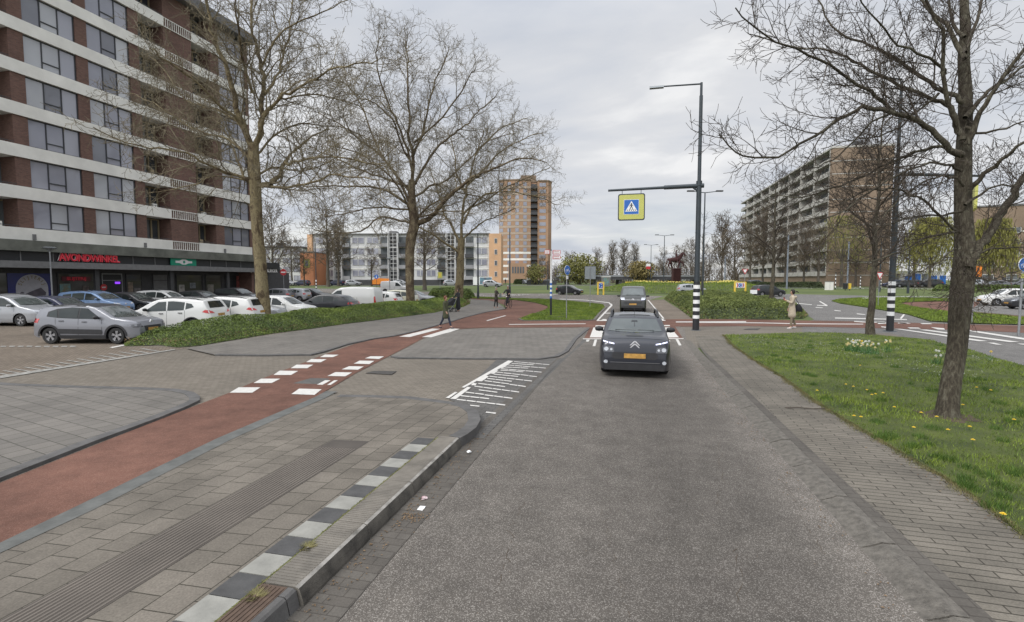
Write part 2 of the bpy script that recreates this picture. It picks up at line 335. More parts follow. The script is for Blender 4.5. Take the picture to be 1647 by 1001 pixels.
M['grey'] = mat('mid_grey', (.16,.16,.16), .7, var=.15)
M['dgrey'] = mat('dark_grey', (.05,.05,.053), .6, var=.2)
M['greyroof'] = mat('canopy_concrete', (.13,.135,.115), .85, var=.35, scale=.8)
M['loggia'] = mat('loggia_wall', (.10,.11,.115), .8, var=.25, scale=.7)
M['timber'] = mat('timber_frame', (.26,.21,.13), .7, var=.15)
def barkmat(name, stops, s1, st, s2, bump, bs, patch=False):
    m, t, b = newmat(name); b.inputs['Roughness'].default_value = .92; b.inputs['Specular IOR Level'].default_value = .2
    co = nd(t, 'ShaderNodeTexCoord'); mp = nd(t, 'ShaderNodeMapping'); mp.inputs['Scale'].default_value = (1, 1, st); t.links.new(co.outputs['Object'], mp.inputs[0])
    n = nd(t, 'ShaderNodeTexNoise', _Scale=s1, _Detail=8, _Roughness=.68, _Distortion=.6); t.links.new(mp.outputs[0], n.inputs['Vector'])
    n2 = nd(t, 'ShaderNodeTexNoise', _Scale=s2, _Detail=3); t.links.new(co.outputs['Object'], n2.inputs['Vector'])
    a_ = nd(t, 'ShaderNodeMath', operation='MULTIPLY_ADD'); t.links.new(n2.outputs['Fac'], a_.inputs[0]); a_.inputs[1].default_value = .55; t.links.new(n.outputs['Fac'], a_.inputs[2])
    r = nd(t, 'ShaderNodeValToRGB'); r.color_ramp.interpolation = 'CONSTANT' if patch else 'LINEAR'; el = r.color_ramp.elements; el[0].position = stops[0][0]; el[0].color = c3(stops[0][1]); el[1].position = stops[-1][0]; el[1].color = c3(stops[-1][1])
    for p_, c_ in stops[1:-1]: x_ = el.new(p_); x_.color = c3(c_)
    r2_ = nd(t, 'ShaderNodeMapRange'); r2_.inputs['From Min'].default_value = .35; r2_.inputs['From Max'].default_value = 1.15; t.links.new(a_.outputs[0], r2_.inputs[0]); t.links.new(r2_.outputs[0], r.inputs[0])
    n3 = nd(t, 'ShaderNodeTexNoise', _Scale=bs, _Detail=6, _Roughness=.7); t.links.new(mp.outputs[0], n3.inputs['Vector'])
    v3 = nd(t, 'ShaderNodeMapRange'); v3.inputs['From Min'].default_value = .3; v3.inputs['From Max'].default_value = .7; v3.inputs['To Min'].default_value = .7; v3.inputs['To Max'].default_value = 1.25; t.links.new(n3.outputs['Fac'], v3.inputs[0])
    sc = nd(t, 'ShaderNodeVectorMath', operation='SCALE'); t.links.new(r.outputs[0], sc.inputs[0]); t.links.new(v3.outputs[0], sc.inputs['Scale']); t.links.new(sc.outputs[0], b.inputs['Base Color'])
    bu = nd(t, 'ShaderNodeBump', _Strength=bump, _Distance=.03); t.links.new(n3.outputs['Fac'], bu.inputs['Height']); t.links.new(bu.outputs[0], b.inputs['Normal']); return m
M['bark_plane'] = barkmat('plane_bark', [(0,(.07,.052,.032)),(.40,(.13,.10,.06)),(.50,(.20,.165,.095)),(.62,(.155,.125,.075)),(.72,(.30,.255,.155))], 3.0, .55, .9, .5, 14, True)
M['bark_dark'] = barkmat('dark_plane_bark', [(0,(.065,.048,.033)),(.42,(.105,.08,.053)),(.55,(.155,.125,.08)),(.70,(.26,.225,.145))], 3.4, .6, .8, .6, 14, True)
M['bark'] = barkmat('furrowed_bark', [(0,(.022,.018,.014)),(.42,(.055,.046,.034)),(.55,(.085,.074,.054)),(.75,(.15,.14,.105))], 26, .28, 1.2, 1.0, 30)
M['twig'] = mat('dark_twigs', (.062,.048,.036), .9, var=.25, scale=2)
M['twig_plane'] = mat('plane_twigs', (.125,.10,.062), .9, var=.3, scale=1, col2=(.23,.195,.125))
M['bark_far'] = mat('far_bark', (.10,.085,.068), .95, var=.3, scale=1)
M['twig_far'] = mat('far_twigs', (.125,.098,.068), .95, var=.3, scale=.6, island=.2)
# ---------------------------------------------------------------- ground and paving
def grid_face(poly, stepx, stepy):
    bm = bmesh.new(); vs = [bm.verts.new((p[0], p[1], 0)) for p in poly]; f = bm.faces.new(vs); f.normal_update()
    bmesh.ops.triangulate(bm, faces=[f]); 
    xs = [p[0] for p in poly]; ys = [p[1] for p in poly]
    def cuts(a, b, st):
        k = math.ceil(a / st); out = []
        while k * st < b: out.append(k * st + 1e-5); k += 1
        return out
    if stepx:
        for c in cuts(min(xs), max(xs), stepx): bmesh.ops.bisect_plane(bm, geom=bm.verts[:]+bm.edges[:]+bm.faces[:], plane_co=(c,0,0), plane_no=(1,0,0))
    if stepy:
        for c in cuts(min(ys), max(ys), stepy): bmesh.ops.bisect_plane(bm, geom=bm.verts[:]+bm.edges[:]+bm.faces[:], plane_co=(0,c,0), plane_no=(0,1,0))
    return bm
def sheet(name, poly, z, m, label=None, zf=None, step=None, parent=None, far=False, kind='structure'):
    ys = [p[1] for p in poly]
    st = step or (4.0 if max(ys) > 46 else None)
    bm = grid_face(poly, step, st)
    for v in bm.verts: v.co.z = z + terr(v.co.x, v.co.y) + (zf(v.co.x, v.co.y) if zf else 0)
    for f in bm.faces:
        f.normal_update()
        if f.normal.z < 0: f.normal_flip()
    me = bpy.data.meshes.new(name); bm.to_mesh(me); bm.free(); me.materials.append(m)
    o = bpy.data.objects.new(name, me); COL.objects.link(o)
    if parent: o.parent = parent
    else: o['kind'] = kind
    return o
def px(*pts, z=0.0): return [G(a, b, z) for a, b in pts]
# base ground to the horizon, with the slight rise behind the junction
xs = [-900,-400,-200,-120,-80,-60,-40,-20,-10,0,10,20,40,60,80,120,200,400,900]
ys = [-60,-20,0,20,40]+[48+4*i for i in range(16)]+[160,220,320,500,900,1600]
mb = MB()
for y in ys:
    for x in xs: mb.v.append((x, y, terr(x, y)))
nx = len(xs)
for j in range(len(ys)-1):
    for i in range(nx-1): mb.f.append((j*nx+i, j*nx+i+1, (j+1)*nx+i+1, (j+1)*nx+i)); mb.m.append(0)
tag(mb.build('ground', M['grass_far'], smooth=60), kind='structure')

# general grey block paving on the left, brown paving in the car park
sheet('pavement', [(-60,-14),(-2.0,-14),(-2.0,26.2),(-4.6,27.0),(-7.5,33.6),(-9.5,39.5),(-13.0,45.2),(-14.5,49),(-60,49)], .004, M['blocks'])
sheet('car_park', [(-60,-14),(-15.3,-14),(-15.3,14.6),(-18.9,14.7),(-18.9,70),(-44,70),(-60,40)], .009, M['parking'])
# main road
road = [(-2.4,-14),(2.15,-14),(2.15,16),(2.25,20),(2.75,25.5)] + px((1070,514),(1044,483)) + px((1068,476),(1000,473),(936,470),(880,468),(820,468),(757,467),(640,465),(520,463),(400,463),(400,469),(560,471),(680,475),(757,477),(823,480.3),(884,481.8),(930,485),(962,488.5),(975,493),(973,497),(954,516)) + [(-2.4,26.2)]
sheet('road', road, .012, M['asphalt'])
ctr = px((1182,475),(1254,469.5),(1394,471.5),(1500,472.5),(1640,473.5))
right_road = px((1290,518),(1310,514.6),(1295,506),(1262,494),(1235.6,486.5),(1213,480),(1182,475.5),(1130,472.8),(1130,470.5),(1200,469.3),(1254,468.5),(1394,470.8),(1500,473.4),(1640,477),(1640,481),(1480,477),(1394.6,475.5),(1350,480),(1337,484.7),(1352,489),(1388,494.5),(1458.6,506.5),(1496,518),(1560,521.5),(1647,523.5),(1850,528),(1850,640),(1700,602),(1647,590),(1560,565),(1480,547.5),(1431,537),(1290,535))
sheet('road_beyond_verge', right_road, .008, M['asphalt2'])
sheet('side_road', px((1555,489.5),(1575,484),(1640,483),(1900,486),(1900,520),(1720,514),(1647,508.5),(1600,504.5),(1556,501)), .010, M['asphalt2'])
sheet('pink_verge_paving', px((1445,488.3),(1470,486.2),(1518,485.4),(1575,484.3),(1575,489),(1556,501),(1647,509),(1900,520.5),(1900,527),(1720,518),(1647,511.5),(1563,503.5),(1518,501),(1470,494)), .012, M['red'])
# paving right of the road and across
sheet('pavement_across', px((1075,556),(1075,526),(1200,525),(1300,526.3),(1400,528.5),(1560,533),(1560,552),(1480,547),(1400,541),(1300,538),(1165,541.5),(1180,560),(1120,560)), .006, M['blocks'])
sheet('path_beside_hedge', px((1044,483),(1068,482),(1090,496),(1116,514),(1070,514)), .006, M['parking'])
walk = [(2.36,-14),(4.05,-14),(3.72,4),(3.65,5.6)] + px((1580,815),(1520,775),(1470,745),(1410,710),(1360,680),(1310,648),(1260,610),(1215,583),(1180,558),(1163,541),(1120,541)) + [(2.9,23),(2.5,18),(2.36,12)]
sheet('sidewalk', walk, .05, M['sidewalk'], zf=lambda x, y: -.04*max(0, min(1, (y-14)/6)))
# bike path
bl = px((0,779),(117,732),(273,670),(369,633),(407,616),(440,603),(468,592),(493,582.6),(516,573.5),(545,563),(571,554),(610,545),(633,541),(662,536),(688,529),(707,522.6),(748,511.6),(782,503),(814,498),(813,492),(800,486.5),(785,483.2),(757,481.4))
bt = px((757,480.6),(800,481.8),(830,483.5),(860,487.5),(880,493),(881,496),(875.5,499.7),(850,508),(838,513),(840,516.2),(850,517.2),(945,516.7),(954,515.7),(1070,514.5),(1086,514),(1150,513.5),(1295,516),(1400,518),(1560,522.5),(1647,524.5),(1850,529),(1850,548),(1647,536),(1551,531.5),(1429,529),(1400,528.5),(1300,526.2),(1200,525.2),(1086,526),(1099,546),(939,546),(949,527),(785,527.7),(739,529.6),(713,536),(680,545),(662,555),(628,572.5),(600,587),(571,602),(519,633),(506,642),(350,710),(230,770),(0,885))
sheet('bike_path', [(-22.0,-14)] + bl + bt + [(-17.2,-14)], .016, M['red'])
# concrete strip on both sides of the bike path
def strip(name, line, w, z, m, side=1, h=None):
    mb = MB(); n = len(line); L = [Vector((p[0], p[1])) for p in line]; off = []
    for i in range(n):
        t = (L[min(i+1,n-1)] - L[max(i-1,0)]).normalized(); off.append(L[i] + Vector((-t.y, t.x)) * w * side)
    for i in range(n):
        z0 = z(L[i].x, L[i].y) if callable(z) else z + terr(*L[i])
        mb.v += [(L[i].x, L[i].y, z0), (off[i].x, off[i].y, z0)]
        if h: mb.v += [(L[i].x, L[i].y, z0 - h), (off[i].x, off[i].y, z0 - h)]
    k = 4 if h else 2
    for i in range(n-1):
        a, b = i*k, (i+1)*k
        fs = [(a, b, b+1, a+1)]
        if h: fs += [(a, a+2, b+2, b), (a+1, b+1, b+3, a+3)]
        if side < 0: fs = [f[::-1] for f in fs]
        mb.f += fs; mb.m += [0]*len(fs)
    if h:
        for a in (0, (n-1)*k): mb.f.append((a, a+1, a+3, a+2)); mb.m.append(0)
    o = mb.build(name, m, fixn=bool(h)); o['kind'] = 'structure'; return o
# left paved island with a low dark kerb
isl = px((-300,905),(0,769.5),(156,708.5),(260,670.5),(300,654),(321,644),(322,638),(312,631),(286,626),(234,623.5),(130,621),(26,617.3),(0,615.3),(-300,603), z=.05)
sheet('paved_island', isl, .05, M['tiles_far'])
strip('island_kerb', isl[:13], .19, .056, M['kerb_dark'], 1, .055)
# middle island
mid = px((628,573.5),(640,575.8),(750,577),(868,577.5),(898,573.5),(914,565),(928,545),(948,528.5),(785,528.5),(740,530.5),(713,537),(682,546),(664,555.5), z=.04)
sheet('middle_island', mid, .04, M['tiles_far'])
strip('middle_island_kerb', mid[:8], .16, .046, M['kerb_dark'], 1, .045)
# sidewalk with kerb beside hedge
sw = px((345,570.5),(420,571.5),(475,570.5),(500,570.5),(520,566),(560,553.5),(600,545),(633,540.5),(662,534.5),(688,527.5),(724,518),(748,510.5),(782,502),(814,497), z=.05)
sheet('hedge_sidewalk', sw + px((800,486.7),(785,483.4),(757,481.6),(757,485),(700,503.5),(620,514),(500,530),(380,548),(300,561),z=.03), .045, M['tiles_far'])
strip('hedge_sidewalk_kerb', sw, .16, .052, M['kerb_dark'], 1, .05)
# bus-stop platform: rises towards its high kerb
def plat_z(x, y):
    a = max(0, min(1, (x + 6.6) / 4.0)); b = 1 - max(0, min(1, (y - 7.2) / 3.6)); b = b*b*(3-2*b)
    return .02 + .13 * a * b
KX = -2.34
curve = [G(a, b, .1) for a, b in ((752,704),(766,693),(773,680))] + [G(a, b, .05) for a, b in ((769,668),(755,656.5),(733,649.5),(705,644.5))] + [G(a, b, .02) for a, b in ((660,640),(600,637.3),(548,636))]
plat = [(-17.4,-14),(KX-.27,-14),(KX-.27,6.7),(KX-.02,6.76)] + curve + px((524,634),(470,657),(350,711),(230,771.5),(0,887.5))
plat = [(-16.9,-14)] + plat[1:]
sheet('platform_tiles', plat, 0.0, M['tiles'], zf=lambda x, y: plat_z(x, y), step=.6)
strip('path_edging', [(-17.2,-14)] + px((0,885),(115,828),(230,770),(350,710),(430,675),(506,642),(524,632)), .25, lambda x, y: plat_z(x, y) + .012, M['kerb_edge'], -1)
strip('curved_kerb', [(KX,6.75)] + curve, .2, lambda x, y: plat_z(x, y) + .006, M['kerb_dark'], 1, .16)
mb = MB()
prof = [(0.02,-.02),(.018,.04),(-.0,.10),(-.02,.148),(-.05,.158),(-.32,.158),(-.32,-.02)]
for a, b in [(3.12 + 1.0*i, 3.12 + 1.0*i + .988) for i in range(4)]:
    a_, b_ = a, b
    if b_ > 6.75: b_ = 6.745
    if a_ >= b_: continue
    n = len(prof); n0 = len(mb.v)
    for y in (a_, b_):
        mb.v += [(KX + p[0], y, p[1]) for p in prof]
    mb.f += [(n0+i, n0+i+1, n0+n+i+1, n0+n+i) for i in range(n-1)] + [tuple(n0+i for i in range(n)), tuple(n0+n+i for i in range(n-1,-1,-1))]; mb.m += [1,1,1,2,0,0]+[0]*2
    y = a_ + .03
    while y < b_ - .02 and a_ > 0: mb.box(KX-.31, KX-.06, y, y+.017, .1575, .1615); y += .036
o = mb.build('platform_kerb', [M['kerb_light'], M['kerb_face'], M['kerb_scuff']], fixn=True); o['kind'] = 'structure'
# white and black tiles beside it, guidance ribs
mw, mk, mm = MB(), MB(), MB()
for i in range(-3, 24):
    y0 = 0.33 + .286*i
    if y0 > 6.55: continue
    (mw if i % 2 == 0 else mk).box(KX-.61, KX-.335, y0+.003, y0+.28, .135, .1575)
mw.build('white_platform_tiles', M['whitetile'])['kind'] = 'structure'
mk.build('black_platform_tiles', M['blacktile'])['kind'] = 'structure'
o = sheet('joint', [(KX-.32,-3),(KX-.336,-3),(KX-.336,6.7),(KX-.32,6.7)], .1565, M['moss'])
o.name = 'mossy_joint'
rb = MB(); 
for i in range(13): 
    x = -4.165 + .0435*i; rb.add([(x,-3,plat_z(x,0)+.001),(x+.024,-3,plat_z(x,0)+.001),(x+.024,6.05,plat_z(x,0)+.004),(x,6.05,plat_z(x,0)+.004),(x+.004,-3,plat_z(x,0)+.008),(x+.020,-3,plat_z(x,0)+.008),(x+.020,6.05,plat_z(x,0)+.0095),(x+.004,6.05,plat_z(x,0)+.0095)],[(4,5,6,7),(0,4,7,3),(1,2,6,5),(3,7,6,2)])
rb.build('guidance_ribs', M['rib'])['kind'] = 'structure'
sheet('guidance_tiles', [(-4.19,-3),(-3.6,-3),(-3.6,6.4),(-4.19,6.4)], .0025, M['ribbed'], zf=plat_z, step=.6)
# gutters
sheet('gutter_strip', [(KX+.02,-14),(-1.98,-14),(-1.98,9),(-2.0,15.2),(-2.1,15.3),(KX-.05,9.6)], .018, M['gutter'])
sheet('drain_channel', [(-2.28,7.2),(-2.12,7.2),(-1.93,15.0),(-2.05,15.0)], .022, M['darkblocks'])
# right kerb: a sloped edging in blocks
mb = MB(); y = -10
while y < 21:
    j = random.uniform(-.004, .004); o = .004*(y > 12); f = .0 if y < 14 else min(1, (y-14)/6)
    h = .062*(1-f) + .016
    w = .02*random.uniform(-1, 1)*0
    n0 = len(mb.v)
    sh = 0.0 if y < 15 else .1*(y-15)/6
    for yy in (y+.005, y+.985): mb.v += [(2.1+sh, yy, .012), (2.2+sh, yy, h*.6+j), (2.27+sh, yy, h+j), (2.38+sh, yy, h+.002+j), (2.38+sh, yy, 0)]
    mb.f += [(n0+i, n0+i+1, n0+6+i, n0+5+i)[::-1] for i in range(4)] + [(n0,n0+1,n0+2,n0+3,n0+4),(n0+9,n0+8,n0+7,n0+6,n0+5)]; mb.m += [0]*6
    y += 1.0
mb.build('right_kerb', M['kerb'], fixn=True)['kind'] = 'structure'
sheet('kerb_course', [(2.38,-10),(2.55,-10),(2.55,14),(2.58,18),(2.6,20),(2.45,17),(2.38,14)], .056, M['gutter'], zf=lambda x, y: -.04*max(0, min(1, (y-14)/6)))
# right grass verge (slightly domed)
verge = px((1165,541),(1300,537),(1400,539.5),(1480,547),(1560,565),(1647,592),(1700,608)) + [(13,9),(13,-8),(4.05,-8),(3.72,4),(3.65,5.6)] + px((1580,815),(1520,775),(1470,745),(1410,710),(1360,680),(1310,648),(1260,610),(1215,583),(1180,558))
from mathutils import noise as mnoise
def verge_h(x, y): return .05 + .03*mnoise.noise(Vector((x*.6, y*.6, 0))) + .012*mnoise.noise(Vector((x*3, y*3, 1)))
sheet('grass_verge', verge, .01, M['grass'], zf=verge_h, step=.5)
lv = px((836.4,514),(843,516.6),(945,516.2),(953.5,515.2),(962,505),(972.5,495),(969,490.3),(930,486),(884,482),(823,480.4),(757,477.4),(757,480.4),(800,481.5),(830,483.2),(860,487),(880,492.5),(882,496),(876,500),(850,508))
sheet('grass_island', lv, .05, M['grass'], step=2.0)
strip('grass_island_kerb', px((836.4,514),(843,516.8),(945,516.4),(954,515.4),(962,505.5),(973,495),(969.5,490)), .15, .055, M['kerb'], -1, .05)
rv = px((1337,484.5),(1352,481.5),(1386,479.3),(1458.6,478.3),(1560,481),(1575,484),(1518,485.2),(1470,486),(1445,488.2),(1470,494.3),(1518,501.3),(1563,504),(1647,512),(1900,527.5),(1900,529.5),(1647,523.3),(1560,521.3),(1496,517.5),(1458.6,506),(1388,494),(1352,488.6))
sheet('grass_splitter', rv, .05, M['grass'], step=2.0)
# roundabout mound
mb = MB(); MC = Vector((9.5, 90)); MR = 15.5; mprof = lambda q: 1.15*(.5+.5*math.cos(math.pi*max(0, (min(1, q)-.5)/.5))); NR, NS = 10, 48
for i in range(NR+1):
    r = MR*i/NR
    for j in range(NS):
        a = 2*math.pi*j/NS; x = MC.x+r*math.cos(a)*1.0; y = MC.y + r*math.sin(a)
        mb.v.append((x, y, terr(x, y) + .03 + mprof(i/NR)))
mb.f = [(i*NS+j, i*NS+(j+1)%NS, (i+1)*NS+(j+1)%NS, (i+1)*NS+j)[::-1] for i in range(NR) for j in range(NS)]; mb.m = [0]*len(mb.f)
mb.build('roundabout_mound', M['grass'], smooth=60)['kind'] = 'structure'
def mound_z(x, y):
    r = math.hypot(x-MC.x, y-MC.y)/MR
    return terr(x, y) + (.03 + mprof(r) if r < 1 else 0)
# far streets
for nm, p in (('far_street', [HD(430,128), HD(800,128), HD(1080,135), HD(1080,150), HD(800,137), HD(430,137)]),
              ('far_pavement', [HD(1240,92), HD(1700,86), HD(1700,90), HD(1240,95)])):
    sheet(nm, [(q.x, q.y) for q in p], .02, M['asphalt2'])

# ---------------------------------------------------------------- painted markings
mk = []
def q3(l, s, ox, oy): return [[(ox + a/s, oy + b/s) for a, b in p] for p in l]
mk += q3([[(75,590),(215,590),(265,557),(130,557)],[(222,530),(335,530),(388,503),(270,503)],[(345,480),(455,480),(498,455),(385,453)],[(452,438),(555,438),(592,416),(488,416)],[(548,400),(638,401),(675,382),(580,381)],[(633,369),(715,369),(750,354),(665,353)],
 [(457,600),(600,605),(645,570),(505,566)],[(680,487),(792,489),(832,465),(730,463)],[(768,446),(870,448),(905,428),(815,426)],[(843,410),(940,413),(970,393),(880,391)],[(912,377),(1000,381),(1030,365),(948,364)],
 [(615,540),(650,541),(700,513),(665,513)],[(678,541.5),(700,542),(745,513),(722,513)],[(1125,240),(1190,243),(1378,193),(1330,190)],[(1265,243),(1340,246),(1500,192),(1440,190)]], 3.85, 350, 480)
mk += q3([[(600,508),(612,512),(790,462),(778,459)],[(815,548),(1540,541),(1540,536),(815,543)]], 5.882, 680, 430)
C6 = (6.258, 700, 560)
L0, L1 = (210,527), (788,143)
def lerp2(a, b, t): return (a[0]+(b[0]-a[0])*t, a[1]+(b[1]-a[1])*t)
cb6 = [[(265,405),(292,410),(785,140),(735,133)], [(105,512),(140,517),(225,457),(200,452)], [(150,522),(207,527),(360,408),(325,400)], [(360,385),(405,388),(418,368),(380,362)], [(420,343),(470,347),(540,297),(500,285)], [(540,262),(590,268),(635,232),(600,230)], [(640,208),(680,210),(775,145),(742,140)], [(350,582),(352,592),(442,602),(447,592)], [(515,652),(505,662),(605,674),(615,662)]]
lng = [((210,527),(705,587)),((300,455),(778,517)),((390,393),(845,455)),((490,338),(912,397)),((540,292),(975,343)),((600,250),(1025,297)),((655,215),(1072,252)),((720,178),(1114,212)),((790,143),(1150,176))]
sht = [((250,490),(542,522)),((435,432),(624,458)),((430,364),(702,398)),((520,314),(770,345)),((585,272),(835,297)),((655,232),(887,248)),((690,198),(936,211)),((765,162),(990,178))]
for (a, b) in lng + sht:
    w = 5 + (a[1]-140)/380*5
    n = 5 if (a, b) in lng else 3
    for k in range(n):
        s_, e_ = lerp2(a, b, k/n+.008), lerp2(a, b, (k+1)/n-.008); cb6.append([(s_[0],s_[1]+w*.5),(e_[0],e_[1]+w*.5),(e_[0]+w*.6,e_[1]-w*.5),(s_[0]+w*.6,s_[1]-w*.5)])
mk += q3(cb6, *C6)
wk = [[(0,610),(0,606),(280,562.6),(283,563.5)]]
for k in range(17):
    x = -20 + 17*k; y = 609 - (x)*.162; wk.append([(x,y-2.2),(x+20,y-5.3),(x+20-14,y-9),(x-34,y-6.8),(x-30,y-5.6),(x-12,y-5.6)][:0] or [(x, y-1.5),(x+5,y-2.3),(x-28+6,y-6.5),(x-28,y-6.5)])
for k in range(9): x = 2+14*k; wk.append([(x,557.5-.05*x*.1),(x+9,557.5),(x+7,559.3),(x-2,559.3)])
mk += [[(176,560),(215,552.5),(218,553.5),(181,561)]]
# zebra and stop line in front of the dark car
mk += [[(954.5,527.8),(974,528),(968,544),(948.5,543.8)],[(984,528),(1003,528),(1001,544),(981,544)],[(1011,528),(1030,528),(1034,544),(1012,544)],[(1040,528),(1053,528),(1059,544),(1045,544)],[(1062,527.8),(1077.5,527.3),(1092,543.6),(1069,544)]]
mk += q3([[(155,690),(158,695),(833,693),(830,688)],[(180,698),(203,698),(193,712),(178,711)],[(235,698),(252,698),(240,742),(222,742)],[(705,696),(730,696),(745,710),(727,710)],[(778,695),(795,695),(818,737),(800,738)],
 [(242,602),(308,602),(306,610),(240,610)],[(662,600),(738,600),(742,607),(668,608)],[(250,567),(710,567),(712,571),(248,572)],
 [(268,571),(325,571),(310,560),(292,560)],[(648,568),(706,568),(690,556),(668,556)],[(250,566),(262,566),(355,467),(352,457),(335,450),(330,454),(342,462),(342,466)],[(335,450),(180,432),(0,425),(0,422),(180,429),(337,446)],
 [(590,430),(598,430),(703,555),(693,556)],[(300,517),(345,517),(347,521),(300,521)],[(350,517),(395,517),(395,521),(350,521)],[(400,517),(440,517),(440,521),(400,521)],[(450,517),(490,517),(490,521),(450,521)],[(500,517),(540,517),(540,521),(500,521)],[(550,517),(640,517),(640,521),(550,521)],
 [(780,576),(1251,574),(1251,580),(780,582)]], 4.17, 900, 380)
mk += q3([[(0,431),(500,434),(800,441),(1300,444),(1300,449),(800,446),(500,439),(0,436)],[(1080,395),(1640,408),(1640,414),(1080,402)],[(1230,422),(1320,428),(1320,434),(1230,428)],[(1385,428),(1500,434),(1500,440),(1385,434)],[(1570,436),(1640,438),(1640,443),(1570,441)],
 [(1440,464),(1500,470),(1490,478),(1440,471)],[(955,268),(965,266),(1025,300),(1010,303)],[(940,296),(1020,300),(1020,305),(940,301)],[(930,313),(985,317),(985,321),(930,318)],[(1072,336),(1125,342),(1125,346),(1080,343)],[(1250,363),(1320,370),(1310,374),(1250,369)],
 [(610,262),(900,292),(900,296),(610,268)],[(530,258),(640,285),(690,290),(690,295),(640,292),(530,264)],[(600,290),(700,298),(700,304),(610,297)],[(1585,402),(1600,405),(1625,372),(1612,369)]], 4.844, 1120, 430)
mk += q3([[(240,562),(300,562),(1180,686),(1090,688)],[(478,570),(560,570),(1500,695),(1400,697)],[(1000,588),(1090,588),(1600,664),(1600,682)],[(870,680),(935,692),(1002,720),(870,702)],[(1175,703),(1245,704),(1332,726),(1260,722)],[(1475,712),(1600,716),(1600,728),(1520,722)],
 [(370,548),(480,550),(510,561),(400,560)],[(605,545),(740,555),(750,570),(680,568)],[(940,568),(1000,572),(1030,583),(940,580)],[(110,540),(170,540),(245,555),(180,556)],[(60,490),(140,490),(160,510),(80,512)],[(280,500),(370,500),(410,508),(310,509)],[(500,504),(600,506),(625,514),(520,514)]], 6.255, 1400, 440)
def marks(name, lst, m):
  mb = MB()
  for p in lst:
      w = px(*p); n0 = len(mb.v); zz = .0205 + .0006*(lst.index(p) % 11)
      cx_, cy_ = sum(a for a, b in w)/len(w), sum(b for a, b in w)/len(w)
      mb.v += [(a, b, zz + terr(a, b)) for a, b in w]
      ar = sum(w[i][0]*w[(i+1)%len(w)][1]-w[(i+1)%len(w)][0]*w[i][1] for i in range(len(w)))
      f = tuple(range(n0, n0+len(w))); mb.f.append(f if ar > 0 else f[::-1]); mb.m.append(0)
  mb.build(name, m)['kind'] = 'structure'
marks('road_markings', mk, M['white']); marks('worn_markings', wk, M['whiteworn'])
# covers and patches
mbx = MB()
def cover(name, pts, label, cat, m=M['iron'], z=.024):
    w = px(*pts); mb = MB(); mb.prism(w if sum(w[i][0]*w[(i+1)%4][1]-w[(i+1)%4][0]*w[i][1] for i in range(4)) > 0 else w[::-1], z-.01, z)
    o = mb.build(name, m); tag(o, label, cat); return o
cover('drain_cover', [(588,601.5),(602,598),(638,598.5),(630,604)], 'rusty rectangular drain cover in the block paving of the driveway', 'drain cover')
cover('manhole_cover', [(1196,531),(1203,529),(1223,529),(1218,531.5)], 'flat dark manhole cover in the paving left of the woman in beige', 'manhole cover')
sheet('tarmac_patch', px((471,618),(500,609.5),(530,610),(519,619.5)), .0185, M['darkblocks'])
sheet('dark_paving', px((800,578),(905,577),(920,566),(938,546),(946,546),(912,576),(795,691),(786,703),(774,690),(770,668),(740,651),(722,644),(735,640)), .014, M['darkblocks'])

# cracks in the asphalt
mb = MB(); r_ = random.Random(8)
for pth in ([(1010,1001),(1000,940),(985,890),(975,850),(960,800)], [(800,960),(815,900),(822,850),(850,800),(872,760)], [(1150,820),(1162,770),(1158,720),(1150,690)], [(1330,900),(1300,850),(1275,800),(1250,760)], [(890,700),(905,680),(915,655),(925,640)], [(1185,985),(1195,930),(1180,880)]):
    P_ = [Vector((*G(*q), .0165)) for q in pth]; L_ = []
    for i in range(len(P_)-1):
        for k in range(9): L_.append(P_[i].lerp(P_[i+1], k/9) + Vector((r_.gauss(0,.018), r_.gauss(0,.01), 0)))
    for i in range(len(L_)-1):
        if r_.random() < .35: continue
        t = (L_[i+1]-L_[i]).normalized(); s = Vector((-t.y, t.x, 0))*r_.uniform(.0008,.0022); mb.add([L_[i]-s, L_[i]+s, L_[i+1]+s, L_[i+1]-s], [(0,3,2,1)])
mb.build('road_cracks', M['soil'])['kind'] = 'structure'

# the ribbed kerb ends near us; from there a brown plate and a plain dark kerb carry on
mb = MB(); mb.box(KX-.32, KX-.10, 2.62, 3.10, .1, .159); [mb.box(KX-.31+.036*k, KX-.292+.036*k, 2.64, 3.08, .159, .164) for k in range(6)]
mb.build('brown_kerb_plate', mat('brown_plate', (.085,.055,.038), .8, var=.25, scale=12))['kind'] = 'structure'
mb = MB(); y = -9.0
while y < 3.1: y1 = min(y+.99, 3.105); mb.add([(KX+.0,y,0),(KX-.03,y,.14),(KX-.05,y,.156),(KX-.10,y,.157),(KX-.10,y,0),(KX+.0,y1,0),(KX-.03,y1,.14),(KX-.05,y1,.156),(KX-.10,y1,.157),(KX-.10,y1,0)],[(0,1,6,5),(1,2,7,6),(2,3,8,7),(3,4,9,8),(0,4,3,2,1),(5,6,7,8,9)]); y += 1.0
mb.build('plain_dark_kerb', M['kerb_dark'], fixn=True)['kind'] = 'structure'
sheet('platform_edge_tiles', [(KX-.32,-9),(KX-.10,-9),(KX-.10,2.61),(KX-.32,2.61)], .1565, M['tiles'])
M['everg_b'] = mat('balcony_plant', (.04,.07,.02), .8, var=.4, scale=9)
